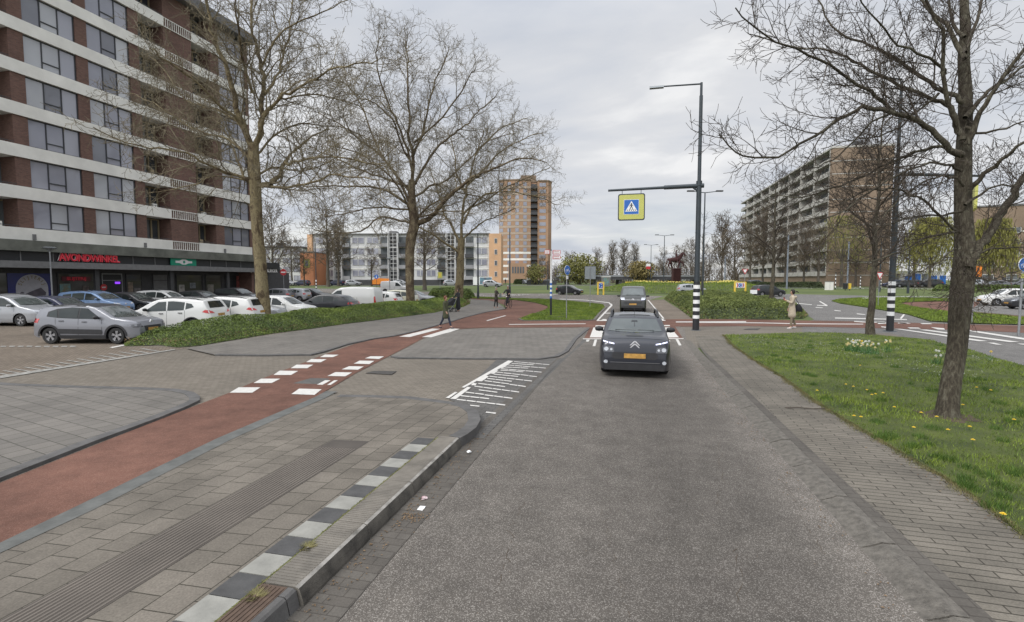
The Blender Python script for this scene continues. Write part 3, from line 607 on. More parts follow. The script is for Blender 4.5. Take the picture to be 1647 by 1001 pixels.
# ---------------------------------------------------------------- the large flats on the left
FX = -45.0
def fy(p, row=400): return GX(p, row, FX).y
def fz(p, row): return GX(p, row, FX).z
Yp = {k: fy(k) for k in (0, 33, 57, 139, 157, 223, 238, 277, 320, 349, 362, 403, 407)}
bld = empty('apartment_building', (FX, 30, 0), 0, 'tall red brick flats with off white balcony bands above a row of shops', 'apartment building')
def bb(name, m, boxes, parent=bld, **k):
    mb = MB()
    for b in boxes: mb.box(b[0]-FX, b[1]-FX, b[2]-30, b[3]-30, b[4], b[5])
    return mb.build(name, m, parent, **k)
z0 = fz(404, 410); FLH = (fz(395, 340) - fz(395, 382.5))
NF = 8; Z1 = 5.45; FLH = 3.13
BH = .95                                                     # band height
yL = 12.0; yR = Yp[407]
zt = Z1 + NF*FLH + .3
bb('core_wall', M['loggia'], [(-58, -46.5, yL, yR-.4, 4.5, zt-.1), (-58, -47.25, yL, yR-.4, 0, 4.5)])
segs = [('log', 18.0, Yp[33]), ('brick', Yp[33], Yp[57]), ('win', Yp[57], Yp[139]), ('brick', Yp[139], Yp[157]), ('win', Yp[157], Yp[223]), ('brick', Yp[223], Yp[238]), ('log', Yp[238], Yp[277]), ('slat', Yp[277], Yp[320]), ('log', Yp[320], Yp[349]), ('brick', Yp[349], Yp[362]), ('win', Yp[362], Yp[403]), ('brick', yL, 18.0)]
walls = []
for k, a, b in segs:
    if k in ('brick', 'slat'): walls.append((-46.5, FX, a, b, 4.7, zt-.1))
walls.append((-58, FX+.02, Yp[403], yR, 0, zt-.1))
bb('brick_wall', M['brick'], walls)
bb('roof_edge', M['cornice'], [(-58.5, FX+.9, yL-.3, yR+.5, zt-.1, zt+.85)])
bb('roof_gravel', M['dgrey'], [(-58.2, FX+.6, yL, yR+.2, zt+.85, zt+.9)])
mroof = bb('lift_house', M['grey'], [(-54, -49, 30, 36, zt+.9, zt+3.6)])
for f in range(NF):
    zb_ = Z1 + f*FLH; zw0, zw1 = zb_ + BH, zb_ + FLH - .02
    bs = []
    cuts = [(yL, Yp[277]-.02), (Yp[320]+.02, yR-.25)]
    for a, b in cuts: bs.append((-46.5, FX+.10, a, b, zb_, zb_+BH-.003))
    bb('balcony_band', M['band'], bs)
    # slatted railing on the brick pier
    mb = MB(); a, b = Yp[277]-30, Yp[320]-30
    mb.box(.02, .09, a, b, zb_+.02, zb_+.09); mb.box(.02, .09, a, b, zb_+BH-.1, zb_+BH-.03)
    n = 13
    for i in range(n+1): y = a + (b-a-.05)*i/n; mb.box(.03, .08, y, y+.05, zb_+.09, zb_+BH-.1)
    mb.build('slatted_railing', M['band'], bld)
    for k, a, b in segs:
        if k == 'win':
            mb = MB(); A, B = a-30, b-30; w = B-A; t = .07
            for y in (A, A+w*.333, A+w*.667, B-t): mb.box(-.22, -.1, y, y+t, zw0, zw1)
            mb.box(-.221, -.101, A+t, B-t, zw0, zw0+t); mb.box(-.221, -.101, A+t, B-t, zw1-t, zw1)
            mb.box(-.222, -.09, A+w*.333+t, A+w*.667, zw0+.55, zw0+.62)
            mb.box(-.42, -.16+.0, A, A+.03, zw0, zw1)
            o = mb.build('window', M['frame'], bld)
            g = MB(); 
            for q in range(3): g.box(-.19, -.16, A+w*q/3+.03, A+w*(q+1)/3, zw0+.02, zw1-.02)
            gm = [random.choice('0000112') for _ in range(3)]; g.m = [int(x_) for x_ in gm for _ in range(6)]; g.build('pane', [M['glass'], M['glassl'], M['glassm']], o)
            bb('sill_wall', M['dgrey'], [(-46.5, FX-.5, a, b, zb_, zw1)]) if f == -1 else None
        elif k == 'log':
            A, B = a-30, b-30; w = B-A
            mb = MB(); mb.box(-1.48, -1.42, A+.1, A+w*.55, zb_+.3, zw1-.1)
            mb.mi = 1; mb.box(-1.47, -1.36, A+w*.6, A+w*.66, zb_, zw1-.05); mb.box(-1.47, -1.36, A+w*.9, A+w*.96, zb_, zw1-.05)
            mb.box(-1.475, -1.365, A+.1, B-.1, zw1-.16, zw1-.04)
            mb.mi = 0; mb.box(-1.44, -1.41, A+w*.67, A+w*.89, zb_+.1, zw1-.16)
            o = mb.build('loggia_door', [M['glassd'], M['timber']], bld)
            mb = MB(); mb.box(.0, .04, A, B, zw0+.12, zw0+.16)
            for i in range(int(w/.9)+1): mb.box(.0, .03, A+.05+i*.9, A+.08+i*.9, zw0, zw0+.12)
            mb.box(-1.4, -.05, A+.0, A+.05, zb_+BH, zw1)
            mb.build('loggia_railing', M['dgrey'], bld)
            if random.random() < .75:
                for i in range(random.randint(1, 3)):
                    mb = MB(); yy = random.uniform(A+.2, B-.7); hh_ = random.uniform(.3, 1.1); mb.box(-1.0+.3*i, -.75+.3*i, yy, yy+random.uniform(.2,.6), zb_+BH-.2, zb_+BH+hh_*.6)
                    mb.build('balcony_box', M[random.choice(('band','timber','dgrey','soil','everg_b'))], bld)
# ground floor: canopy, sign fascia, shop fronts
bb('canopy', M['greyroof'], [(-46.5, FX+.55, yL, yR+.2, 4.62, Z1-.004)])
bb('fascia', M['black'], [(-46.4, FX+.2, yL, yR+4.5, 3.85, 4.62)])
bb('canopy_beam', M['grey'], [(-46.6, FX+.62, yL, Yp[349], 3.35, 3.86), (-46.6, FX+.60, Yp[349], yR+.1, 3.36, 3.85)])
bb('shop_back_wall', M['dgrey'], [(-47.2, -46.85, yL, yR+9, 0, 3.4)])
mb = MB(); y = yL
while y < yR: MB().box(FX-.2-FX, FX+.03-FX, y-30, y+.35-30, 0, 3.35).build('pillar', M['dgrey'], bld); y += 7.3
for i in range(18): bb('fascia_post', M['grey'], [(FX+.2, FX+.24, 12.97+2.2*i, 13.03+2.2*i, 3.87, 4.6)])
for p in (54, 232, 360): bb('band_fixing', M['grey'], [(FX+.1, FX+.22, fy(p)-.1, fy(p)+.1, 5.5, 5.95)])
SX = -46.82
def shop(name, p0, p1, zA, zB, m, x=SX, th=.05):
    return bb(name, m, [(x-th, x, fy2(p0), fy2(p1), zA, zB)])
def fy2(p): return GX(p, 450, SX).y
M['shopglass'] = glassmat('shop_glass', (.02,.022,.025), (.10,.095,.085), .8)
M['shopblue'] = mat('shop_blue', (.012,.018,.16), .3, var=.1)
M['shopred'] = mat('shop_red', (.55,.03,.05), .4, var=.08, emit=.08)
M['green'] = mat('shop_green', (.0,.22,.13), .45, var=.05)
M['poster'] = mat('poster', (.4,.25,.06), .5, var=.5, scale=2.5, col2=(.1,.3,.35))
wins = [(-30, 10, M['shopglass']), (12, 84, M['shopblue']), (92, 155, M['shopglass']), (163, 196, M['black']), (202, 228, M['shopglass']), (245, 270, M['grey']), (283, 326, M['shopglass']), (330, 356, M['shopglass']), (362, 385, M['black']), (388, 408, M['shopglass'])]
for a, b, m in wins: shop('shop_front', a, b, .35 if m is not M['black'] else 0, 2.95, m)
for a, b, m in wins[2:9]:
    A, B = fy2(a)-30, fy2(b)-30; mb = MB(); X = SX-FX
    for y in (A, B-.07): mb.box(X, X+.06, y, y+.07, .3, 3.0)
    mb.box(X, X+.061, A, B, 2.93, 3.02); mb.box(X, X+.059, A+.07, B-.07, 2.35, 2.41)
    mb.build('shop_frame', M['galv'] if a == 163 else M['dgrey'], bld)
def text(s, size, mt, depth=.04, parent=None, name='lettering', bold=0, align='CENTER', space=1.0):
    cu = bpy.data.curves.new(name, 'FONT'); cu.body = s; cu.size = size; cu.extrude = depth/2; cu.align_x = align; cu.align_y = 'CENTER'; cu.offset = bold; cu.space_character = space
    cu.resolution_u = 3
    o = bpy.data.objects.new(name, cu); COL.objects.link(o); dg = bpy.context.evaluated_depsgraph_get(); dg.update()
    me = bpy.data.meshes.new_from_object(o.evaluated_get(dg)); bpy.data.objects.remove(o)
    me.materials.clear(); me.materials.append(mt)
    n = bpy.data.objects.new(name, me); COL.objects.link(n)
    if parent: n.parent = parent
    return n
# red letters on the fascia (face +X): text x axis -> +Y
def on_wall(o, X, Y, Z, flip=False):
    o.matrix_basis = Matrix(((0,0,1,X),(1,0,0,Y),(0,1,0,Z),(0,0,0,1))); return o
ya, yb = fy(100, 420), fy(187, 420)
tl = text('AVONDWINKEL', 1.0, M['shopred'], .12, bld, 'shop_lettering', .02, space=.92)
tl.scale = (1,1,1); w_ = tl.dimensions.x; sc_ = (yb-ya+.5)/max(w_, .1)
tl.matrix_basis = Matrix(((0,0,1,.38),(sc_,0,0,(ya+yb)/2-.25-30),(0,.84,0,4.24),(0,0,0,1)))
M['halo'] = mat('white_letter_backing', (.62,.6,.6), .5, var=.05)
t2 = text('AVONDWINKEL', 1.0, M['halo'], .05, bld, 'letter_backing', .05, space=.92)
t2.matrix_basis = Matrix(((0,0,1,.28),(sc_,0,0,(ya+yb)/2-.25-30),(0,.84,0,4.27),(0,0,0,1)))
gs = empty('shop_sign', (FX+.3, fy(291, 424), 4.25), 0, 'green shop sign with a pale diamond emblem on the dark fascia', 'shop sign')
mb = MB(); hw = (fy(312,424)-fy(271,424))/2; mb.box(0, .08, -hw, hw, -.36, .36); mb.build('sign_board', M['green'], gs)
mb = MB(); mb.plate([(-hw*.65,-.1),(-.55,-.1),(-.2,-.26),(.2,-.26),(.55,-.1),(hw*.65,-.1),(hw*.65,.12),(.55,.12),(.2,.28),(-.2,.28),(-.55,.12),(-hw*.65,.12)], (.081,0,0),(0,1,0),(0,0,1),(1,0,0),.02); mb.build('emblem', M['halo'], gs)
mb = MB(); mb.plate(disc(0,0,.14), (.102,0,0),(0,1,0),(0,0,1),(1,0,0),.01); mb.build('emblem_disc', M['green'], gs)
# blue shop window with a pale arch and arched word
bs_ = empty('window_sticker', (SX+.01, fy2(51), 1.75), 0, 'blue shop window print with a pale half round emblem and arched word', 'window print')
mb = MB(); Rr = 1.12; pts = [(Rr*math.cos(R(a)), Rr*math.sin(R(a))) for a in range(0, 181, 9)]; mb.plate(pts + [(-Rr,-.75),(Rr,-.75)], (0,0,0),(0,1,0),(0,0,1),(1,0,0),.012); mb.build('emblem', mat('pale_print', (.42,.42,.46), .5, var=.1), bs_)
mb = MB(); mb.plate([(-.62,-.5),(.0,-.2),(.6,.05),(.95,-.35),(.9,-.6),(-.6,-.7)], (.013,0,0),(0,1,0),(0,0,1),(1,0,0),.006); mb.plate(disc(-.72,-.42,.15), (.013,0,0),(0,1,0),(0,0,1),(1,0,0),.006); mb.build('picture', mat('dark_print', (.09,.08,.1), .5, var=.3), bs_)
for i, ch in enumerate('SLIJTERIJ'):
    a = R(158 - i*17); o = text(ch, .36, mat('gold_print', (.22,.17,.08), .5) if i == 0 else bpy.data.materials['gold_print'], .01, bs_, 'letter', .004)
    ca, sa = math.cos(a - R(90)), math.sin(a - R(90))
    o.matrix_basis = Matrix(((0,0,1,.02),(ca,-sa,0,.88*math.cos(a)),(sa,ca,0,.88*math.sin(a)),(0,0,0,1)))
ws = empty('window_banner', (SX+.06, fy2(122), 2.52), 0, 'dark red lettered banner above the shop window left of the entrance', 'banner')
mb = MB(); mb.box(0, .03, -1.15, 1.15, -.2, .2); mb.build('board', mat('banner_dark', (.12,.02,.03), .5), ws)
o = text('SLIJTERIJ', .36, M['shopred'], .02, ws, 'letters', .008); o.matrix_basis = Matrix(((0,0,1,.045),(1.2,0,0,0),(0,1,0,0),(0,0,0,1)))
rs = empty('round_sign', (SX+.2, fy2(163), 1.75), 0, 'small round red sign beside the dark shop entrance', 'sign')
mb = MB(); mb.plate(disc(0,0,.3), (0,0,0),(0,1,0),(0,0,1),(1,0,0),.05); mb.build('disc', M['signred'], rs)
mb = MB(); mb.plate(rr(-.17,.17,-.05,.05,.03), (.051,0,0),(0,1,0),(0,0,1),(1,0,0),.01); mb.build('bar', M['halo'], rs)
po = bb('poster', M['poster'], [(SX+.03, SX+.05, fy2(95), fy2(112), .9, 2.1)])
ol = bb('open_light', mat('violet_sign', (.25,.05,.8), .4, emit=1.2), [(SX+.05, SX+.08, fy2(184), fy2(192), 2.05, 2.25)])
for p0, p1, z_0, z_1, cc in ((96,103,.8,1.7,(.3,.28,.1)),(105,113,.6,1.2,(.1,.25,.12)),(118,130,.5,1.1,(.25,.2,.16)),(132,142,1.3,1.9,(.12,.1,.09)),(143,152,.6,1.4,(.3,.1,.08)),(205,213,1.1,2.2,(.22,.17,.13)),(215,225,.7,1.6,(.15,.14,.14)),(287,296,.9,1.9,(.3,.29,.27)),(300,318,.8,1.2,(.28,.09,.06)),(305,314,1.5,2.1,(.18,.2,.22)),(333,343,.5,1.9,(.2,.19,.17)),(362,368,.4,2.9,(.32,.08,.07)),(380,385,.4,2.9,(.3,.09,.08))):
    shop('shop_display', p0, p1, z_0, z_1, mat('display_print', cc, .6, var=.5, scale=3), x=SX+.03, th=.02)
# burger bar just past the corner
bgX = -46.0
bg_ = empty('burger_shop', (bgX, 60, 0), 0, 'low black fronted burger shop just past the corner of the brick flats', 'shop')
y0_, y1_ = yR+.05-60, fy(450, 440)-60
mb = MB(); mb.box(-9, -1.6, y0_, y1_, 0, 3.3); mb.build('wall', M['dgrey'], bg_)
mb = MB(); mb.box(-9, .95, y0_+.1, y1_+.2, 3.32, 3.84); mb.build('fascia', M['black'], bg_)
mb = MB(); mb.box(-1.6, -1.5, y0_+.6, y1_-.4, .4, 2.9); g = mb.build('window', M['shopglass'], bg_)
yj = (fy(404,438)+fy(446,438))/2-60
o = text("JOHNNY'S BURGER", .72, M['signwhite'], .05, bg_, 'lettering', .012); sc2 = (fy(446,438)-fy(403,438))/o.dimensions.x
o.matrix_basis = Matrix(((0,0,1,1.0),(sc2,0,0,yj),(0,.8,0,3.57),(0,0,0,1)))
mb = MB(); mb.plate(disc(0,0,.75), (-1.49, y0_+3.3, 1.9),(0,1,0),(0,0,1),(1,0,0),.02); mb.build('window_logo', mat('tan_print', (.35,.2,.07), .5), bg_)
mb = MB(); mb.plate(disc(0,0,.45), (-1.468, y0_+3.3, 1.9),(0,1,0),(0,0,1),(1,0,0),.02); mb.build('window_logo_centre', M['black'], bg_)

# ---------------------------------------------------------------- local-frame boxes for rotated buildings
def frame_at(p0, p1, d0, d1, depz=None):
    a, b = HD(p0, d0), HD(p1, d1); v = b - a; v.z = 0; return a, math.atan2(v.y, v.x), v.length
# white four storey flats
a, rz, LW = frame_at(505, 787, 141, 139)
wf = empty('white_flats', (a.x, a.y, .9), rz, 'long white four storey flats with lattice stair towers and grey balconies behind the trees', 'apartment building')
def lb(name, m, boxes, parent, **k):
    mb = MB()
    for b in boxes: mb.box(*b)
    return mb.build(name, m, parent, **k)
FH = 3.05; zb0 = 1.5; HT = zb0 + 4*FH + .5
M['wwhite'] = mat('white_render', (.55,.55,.54), .8, var=.15, scale=.4, detail=8)
M['wgrey'] = mat('panel_grey', (.27,.27,.275), .8, var=.2, scale=.3)
lb('wall', M['wwhite'], [(0, LW, .3, 10, zb0, HT)], wf); lb('base_wall', M['dgrey'], [(0, LW, .1, 10, -.5, zb0)], wf)
lb('roof', M['grey'], [(-.2, LW+.2, -.3, 10.3, HT, HT+.25), (LW*.42, LW*.46, 3, 6, HT+.25, HT+1.2)], wf)
def ux(p): return (p-505)/282*LW
mod = []
for a_, b_, k in ((508,524,'win'),(524,540,'win'),(541,552,'lat'),(553,566,'log'),(567,589,'win'),(591,612,'win'),(613,628,'log'),(629,642,'lat'),(643,656,'log'),(657,668,'win'),(670,684,'win'),(686,703,'win'),(705,720,'log'),(721,733,'lat'),(734,747,'log'),(749,763,'log'),(765,785,'win')): mod.append((ux(a_), ux(b_), k))
for f in range(4):
    z = zb0 + f*FH
    for a_, b_, k in mod:
        if k == 'win':
            o = lb('window', M['framew'], [(a_+.2, b_-.2, .2, .31, z+1.0, z+2.75), (a_+.25+(b_-a_)*.4, a_+.37+(b_-a_)*.4, .12, .22, z+1.0, z+2.7)], wf)
            lb('pane', M['glass'], [(a_+.3, a_+.2+(b_-a_)*.4, .17, .2, z+1.1, z+2.65), (a_+.4+(b_-a_)*.4, b_-.3, .17, .2, z+1.1, z+2.65)], o)
        elif k == 'log':
            lb('loggia_recess', M['loggia'], [(a_+.15, b_-.15, .22, .31, z+.1, z+2.8)], wf)
            lb('balcony', M['wgrey'] if (f+int(a_)) % 3 else M['dgrey'], [(a_+.05, b_-.05, -.9, -.8, z+.05, z+1.05), (a_+.05, b_-.05, -.8, .22, z-.02, z+.1)], wf)
    lb('floor_band', M['band'], [(0, LW, .18, .299, z-.14, z+.12)], wf) if f else None
for a_, b_, k in mod:
    if k == 'lat':
        mb = MB(); w = b_-a_
        for x in (a_, a_+w/2-.05, b_-.12): mb.box(x, x+.12, -.9, -.75, .3, HT+.3)
        for i in range(13): z = .6 + i*1.08; mb.box(a_+.13, b_-.13, -.88, -.77, z, z+.12)
        mb.build('stair_lattice', M['wwhite'], wf); lb('stair_recess', M['dgrey'], [(a_+.1, b_-.1, .2, .31, .4, HT-.3)], wf)
        lb('party_wall', M['wwhite'], [(a_-.35, a_-.15, -1.0, .3, 0, HT+.2), (b_+.1, b_+.3, -1.0, .3, 0, HT+.2)], wf)
M['orangewall'] = mat('orange_render', (.58,.36,.21), .85, var=.1, scale=.3)
M['orangewall2'] = mat('deep_orange_render', (.45,.19,.09), .85, var=.1, scale=.3)
w5 = ux(806) - LW
lb('end_block', M['orangewall'], [(LW, LW+w5, -.6, 9.5, 0, HT+.05)], wf); lb('end_block', M['orangewall'], [(-1.3, 0, -.6, 9.5, 0, HT)], wf)
for f in range(4): 
    o = lb('window', M['framew'], [(LW+w5*.45, LW+w5*.68, -.68, -.59, zb0+f*FH+.9, zb0+f*FH+2.3)], wf); lb('pane', M['glassd'], [(LW+w5*.45+.08, LW+w5*.68-.08, -.71, -.68, zb0+f*FH+1, zb0+f*FH+2.2)], o)
ob = empty('orange_house', tuple(HD(484, 134)), YAW-.1, 'low orange rendered building with a small yellow framed window left of the white flats', 'building')
lb('wall', M['orangewall2'], [(0, 3.7, 0, 8, 0, 8.8)], ob); lb('roof', M['grey'], [(-.2, 3.9, -.2, 8.2, 8.8, 9.05)], ob)
o = lb('window', M['yellow'], [(1.1, 2.7, -.08, 0, 4.8, 7.0)], ob); lb('pane', M['glassd'], [(1.45, 2.35, -.12, -.08, 5.15, 6.65)], o)
# pale terraces further left
pb = empty('grey_terrace', tuple(HD(418, 165)), YAW+.12, 'pale grey terrace with many small windows seen between the plane tree and orange building', 'building')
lb('wall', M['wwhite'], [(0, 14, 0, 8, 0, 12)], pb); lb('roof', M['dgrey'], [(-.3, 14.3, -.3, 8.3, 12, 12.6), (5, 7, 3, 5, 12.6, 14)], pb)
for f in range(4):
    for i in range(4):
        o = lb('window', M['dgrey'], [(.8+3.4*i, 3.4+3.4*i, -.06, 0, 1.2+2.9*f, 2.9+2.9*f)], pb); lb('pane', M['glass'], [(.9+3.4*i, 2.0+3.4*i, -.09, -.06, 1.3+2.9*f, 2.8+2.9*f), (2.15+3.4*i, 3.3+3.4*i, -.09, -.06, 1.3+2.9*f, 2.8+2.9*f)], o)
M['beigeband'] = mat('beige_band', (.40,.32,.25), .8, var=.1)
# brick tower
DT = 225; sT = DT/FPX
tp = HD(845, DT); tw = empty('brick_tower', (tp.x, tp.y, 0), YAW, 'tall orange brown brick tower with a bowed front and a stack of small balconies', 'tower block')
def tx(p): return (p-845)*sT
TH = ZY(295, DT)
bow = []
for i in range(9):
    t = i/8; x = tx(803) + (tx(853)-tx(803))*t; bow.append((x, -3.2*math.sin(math.pi*(.12+.62*t))))
foot = bow + [(tx(853), 1.2), (tx(864), 1.2), (tx(864), -1.0), (tx(881), -1.0), (tx(887), 2.5), (tx(887), 13), (tx(803), 13)]
mb = MB(); mb.prism(foot, 0, TH); mb.build('wall', M['brick3'], tw)
mb = MB(); mb.prism([(x*1.02, y-.25 if y < 2 else y+.2) for x, y in foot], TH, TH+.5); mb.box(tx(838), tx(862), 2, 8, TH+.5, TH+3.2); mb.build('roof', M['brick2'], tw)
n = 16; fh = TH/n
for f in range(1, n):
    z = f*fh + .5; top = f > 5
    mb = MB(); 
    for i in range(8):
        (xa, ya_), (xb, yb_) = bow[i], bow[i+1]; mb.add([(xa,ya_-.06,z-1.05),(xb,yb_-.06,z-1.05),(xb,yb_-.06,z-.1),(xa,ya_-.06,z-.1)], [(0,1,2,3)])
    mb.build('floor_band', M['band'] if not top else M['beigeband'], tw)
    for i in (0, 2, 4, 6):
        (xa, ya_), (xb, yb_) = bow[i], bow[i+1]; xb2 = xb + (.8 if i != 0 else 0)
        mb = MB(); mb.add([(xa+.2,ya_-.1,z),(xb,yb_-.1,z),(xb,yb_-.1,z+1.6),(xa+.2,ya_-.1,z+1.6),(xa+.2,ya_+.1,z),(xb,yb_+.1,z),(xb,yb_+.1,z+1.6),(xa+.2,ya_+.1,z+1.6)], [(0,1,2,3),(4,7,6,5),(0,4,5,1),(3,2,6,7),(0,3,7,4),(1,5,6,2)])
        mb.build('window', M['glass'], tw)
    mb = MB(); mb.box(tx(867), tx(877), -1.08, -1.0, z, z+1.6); mb.build('window', M['glass'], tw)
    mb = MB(); mb.box(tx(853)+.1, tx(864)-.1, -2.2, 1.2, z-.95, z-.8); mb.box(tx(853)+.1, tx(864)-.1, -2.25, -2.15, z-.8, z+.25); mb.build('balcony', M['dgrey'], tw)
    mb = MB(); mb.box(tx(854), tx(863), 1.12, 1.2, z-.6, z+1.5); mb.build('balcony_door', M['glassd'], tw)
mb = MB(); mb.box(tx(818), tx(846), -10, -2, 0, 9.5); pd = mb.build('podium', M['brick3'], tw)
for i in range(5): mb = MB(); mb.box(tx(823.5+4*i), tx(826+4*i), -10.1, -10, 5.2, 8); mb.build('window', M['glassd'], pd)
M['flatband'] = mat('weathered_parapet', (.40,.385,.35), .85, var=.25, scale=.5, detail=8)
# large flats on the right
a = HD(1330, 114); b = HD(1428, 119); e_ = HD(1188, 197)
v = (b-a); v.z = 0; w_end = 12.3; u = v.normalized(); s_ = (e_-a); s_.z = 0; LS = s_.length; sv = s_.normalized()
rb_ = empty('brick_flats', (a.x, a.y, .6), math.atan2(sv.y, sv.x), 'eleven storey flats with white balconies and a plain brown brick end wall on the right', 'apartment building')
# local x runs along the long side away from us; end wall at x = 0 running to -y
HR = ZY(243, 114) - .6; NR_ = 11; fr = HR/NR_
M['brick2b'] = M['brick2']
lb('end_wall', M['brick2'], [(0, 1.0, -w_end, 0, 0, HR)], rb_)
lb('body', M['wgrey'], [(1.0, LS, -w_end, -1.5, 0, HR-.1)], rb_)
lb('roof', M['flatband'], [(-.1, LS+.2, -w_end-.1, .12, HR, HR+.4)], rb_)
lb('roof_vent', M['dgrey'], [(3, 5, -w_end*.6, -w_end*.6+1.6, HR+.4, HR+2.2)], rb_)
lb('base_wall', M['brick2'], [(1.0, LS, -1.5, -.3, 0, fr)], rb_)
lb('end_wall_line', M['flatband'], [(-.05, 0, -w_end, 0, i*fr-.1, i*fr+.08) for i in range(1, NR_)], rb_)
NB = 9; bw = (LS-1)/NB
for i in range(NB):
    x = 1 + i*bw
    lb('pier', M['flatband'], [(x, x+.4, -1.5, .06, fr, HR)], rb_)
    for f in range(1, NR_):
        z = f*fr
        lb('balcony', M['flatband'], [(x+.4, x+bw, -.06, .02, z-.15, z+.95), (x+.4, x+bw, -1.5, -.06, z-.15, z)], rb_)
        if f % 1 == 0:
            mb = MB(); n0 = x+.5
            mb.box(n0+bw*.04, n0+bw*.42, -1.5, -1.42, z+.05, z+fr-.45); mb.box(n0+bw*.5, n0+bw*.86, -1.5, -1.42, z+.8, z+fr-.45)
            mb.build('window', M['glassd'], rb_)
# far right brick block
a, rz, L2 = frame_at(1560, 1760, 128, 118)
fb = empty('low_brick_block', (a.x, a.y, .8), rz, 'lower brown brick block with thin white lines behind the willow on the far right', 'apartment building')
H2 = ZY(338, 125); lb('wall', M['brick2'], [(0, L2, 0, 10, 0, H2)], fb)
lb('roof', M['grey'], [(-.2, L2+.2, -.2, 10, H2, H2+.4)], fb)
lb('white_line', M['band'], [(0, L2, -.05, 0, z, z+.22) for z in (4.8, 7.7, 10.6, 13.5)], fb)
for f in range(5):
    for i in range(int((L2-4)/4.6)):
        o = lb('window', M['framew'], [(2.2+4.6*i, 4.4+4.6*i, -.08, 0, 1.0+2.9*f+.6, 2.4+2.9*f+.6)], fb); lb('pane', M['glassd'], [(2.3+4.6*i, 4.3+4.6*i, -.1, -.08, 1.1+2.9*f+.6, 2.3+2.9*f+.6)], o)
lb('garage_door', M['dgrey'], [(1+5*i, 5+5*i, -.06, 0, 0, 2.2) for i in range(int((L2-1)/5))], fb)
# white low building with blue doors
a, rz, L3 = frame_at(1424, 1520, 112, 112)
wb = empty('white_pavilion', (a.x, a.y, .85), rz, 'low flat white building with bright blue doors behind the right hand masts', 'building')
lb('wall', M['wwhite'], [(0, L3, 0, 6, 0, 3.4)], wb); lb('roof', M['band'], [(-.1, L3+.1, -.1, 6.1, 3.4, 3.6)], wb)
M['bluedoor'] = mat('blue_door', (.02,.14,.5), .5, var=.1)
for x0, x1, z0_, z1_ in ((4.2,5.7,1.1,2.4),(6.1,7.7,.2,2.9),(9.8,11.4,0,2.5),(12.0,13.4,0,2.5)): lb('door', M['bluedoor'], [(x0, x1, -.06, 0, z0_, z1_)], wb)
lb('window', M['glassd'], [(8.0, 9.3, -.05, 0, .9, 2.9)], wb); lb('window', M['glassd'], [(.6, 2.8, -.05, 0, .9, 2.6)], wb)
# railway embankment structure far behind the roundabout
a, rz, L4 = frame_at(895, 1130, 150, 150)
vd = empty('railway_viaduct', (a.x, a.y, 0), rz, 'long low railway viaduct with grey parapet and tall mesh fence behind the roundabout', 'viaduct')
lb('deck', M['dgrey'], [(0, L4, 0, 8, 2.4, 3.3)], vd); lb('parapet', M['galv'], [(0, L4, -.1, 0, 3.3, 3.8)], vd)
lb('pillar', M['grey'], [(3+8*i, 4+8*i, 1, 6, 0, 2.4) for i in range(6)], vd)
lb('handrail', M['galv'], [(0, L4, -.06, 0, 4.3, 4.38), (0, L4, -.06, 0, 4.9, 4.96)], vd)
lb('fence_posts', M['dgrey'], [(i*3.0, i*3.0+.12, .05, .15, 3.3, 6.0) for i in range(int(L4/3)+1)], vd)
for x in (10, 24, 38): lb('catenary_mast', M['pole'], [(x, x+.25, 3, 3.2, 3.3, 9.5)], vd)
lb('embankment_wall', M['dgrey'], [(-9, 0, 0, .6, 0, 2.2)], vd)
# ---------------------------------------------------------------- vehicles
def paint(name, col, metal=.0, rough=.35):
    m, t, b = newmat(name); b.inputs['Base Color'].default_value = c3(col); b.inputs['Metallic'].default_value = metal; b.inputs['Roughness'].default_value = rough
    b.inputs['Coat Weight'].default_value = .55; b.inputs['Coat Roughness'].default_value = .04
    co = nd(t, 'ShaderNodeTexCoord'); n = nd(t, 'ShaderNodeTexNoise', _Scale=2.0, _Detail=5); t.links.new(co.outputs['Object'], n.inputs['Vector'])
    r = nd(t, 'ShaderNodeMapRange'); r.inputs['To Min'].default_value = rough*.7; r.inputs['To Max'].default_value = rough*1.4; t.links.new(n.outputs['Fac'], r.inputs[0]); t.links.new(r.outputs[0], b.inputs['Roughness'])
    return m
PT = dict(white=paint('white_paint', (.62,.62,.60)), silver=paint('silver_paint', (.36,.37,.385), .55), grey=paint('grey_paint', (.15,.152,.165), .45), c3grey=paint('pale_grey_paint', (.22,.225,.245), .4), black=paint('black_car_paint', (.013,.014,.017), .1),
          anth=paint('anthracite_paint', (.017,.019,.027), .2, .3), blue=paint('light_blue_paint', (.15,.24,.40), .35), dblue=paint('navy_paint', (.018,.022,.055), .2), cream=paint('cream_paint', (.55,.54,.42)), vgrey=paint('van_grey_paint', (.035,.036,.034), .3))
M['cglass'] = glassmat('car_glass', (.015,.02,.02), (.05,.06,.058), 1.2)
M['wglass'] = glassmat('windscreen_glass', (.035,.045,.045), (.11,.125,.12), 1.6)
M['rubber'] = mat('tyre_rubber', (.022,.022,.022), .85, var=.2, scale=8)
M['rim'] = mat('alloy_rim', (.42,.42,.43), .35, metal=.8, var=.1)
M['plastic'] = mat('black_plastic', (.022,.022,.024), .6, var=.2, scale=6)
M['lamp'] = mat('headlamp_glass', (.45,.47,.5), .12, var=.25, scale=14, coat=1)
M['lampd'] = mat('headlamp_dark', (.07,.072,.08), .12, var=.3, scale=14, coat=1)
M['tail'] = mat('tail_lamp', (.5,.02,.02), .2, var=.1, scale=10, coat=1)
M['plate'] = mat('number_plate', (.45,.25,.06), .5, var=.3, scale=14)
M['chrome'] = mat('chrome', (.75,.75,.77), .35, metal=.6, var=.05)
M['drl'] = mat('daylight_lamp', (.72,.74,1.0), .3, var=0, emit=.9)
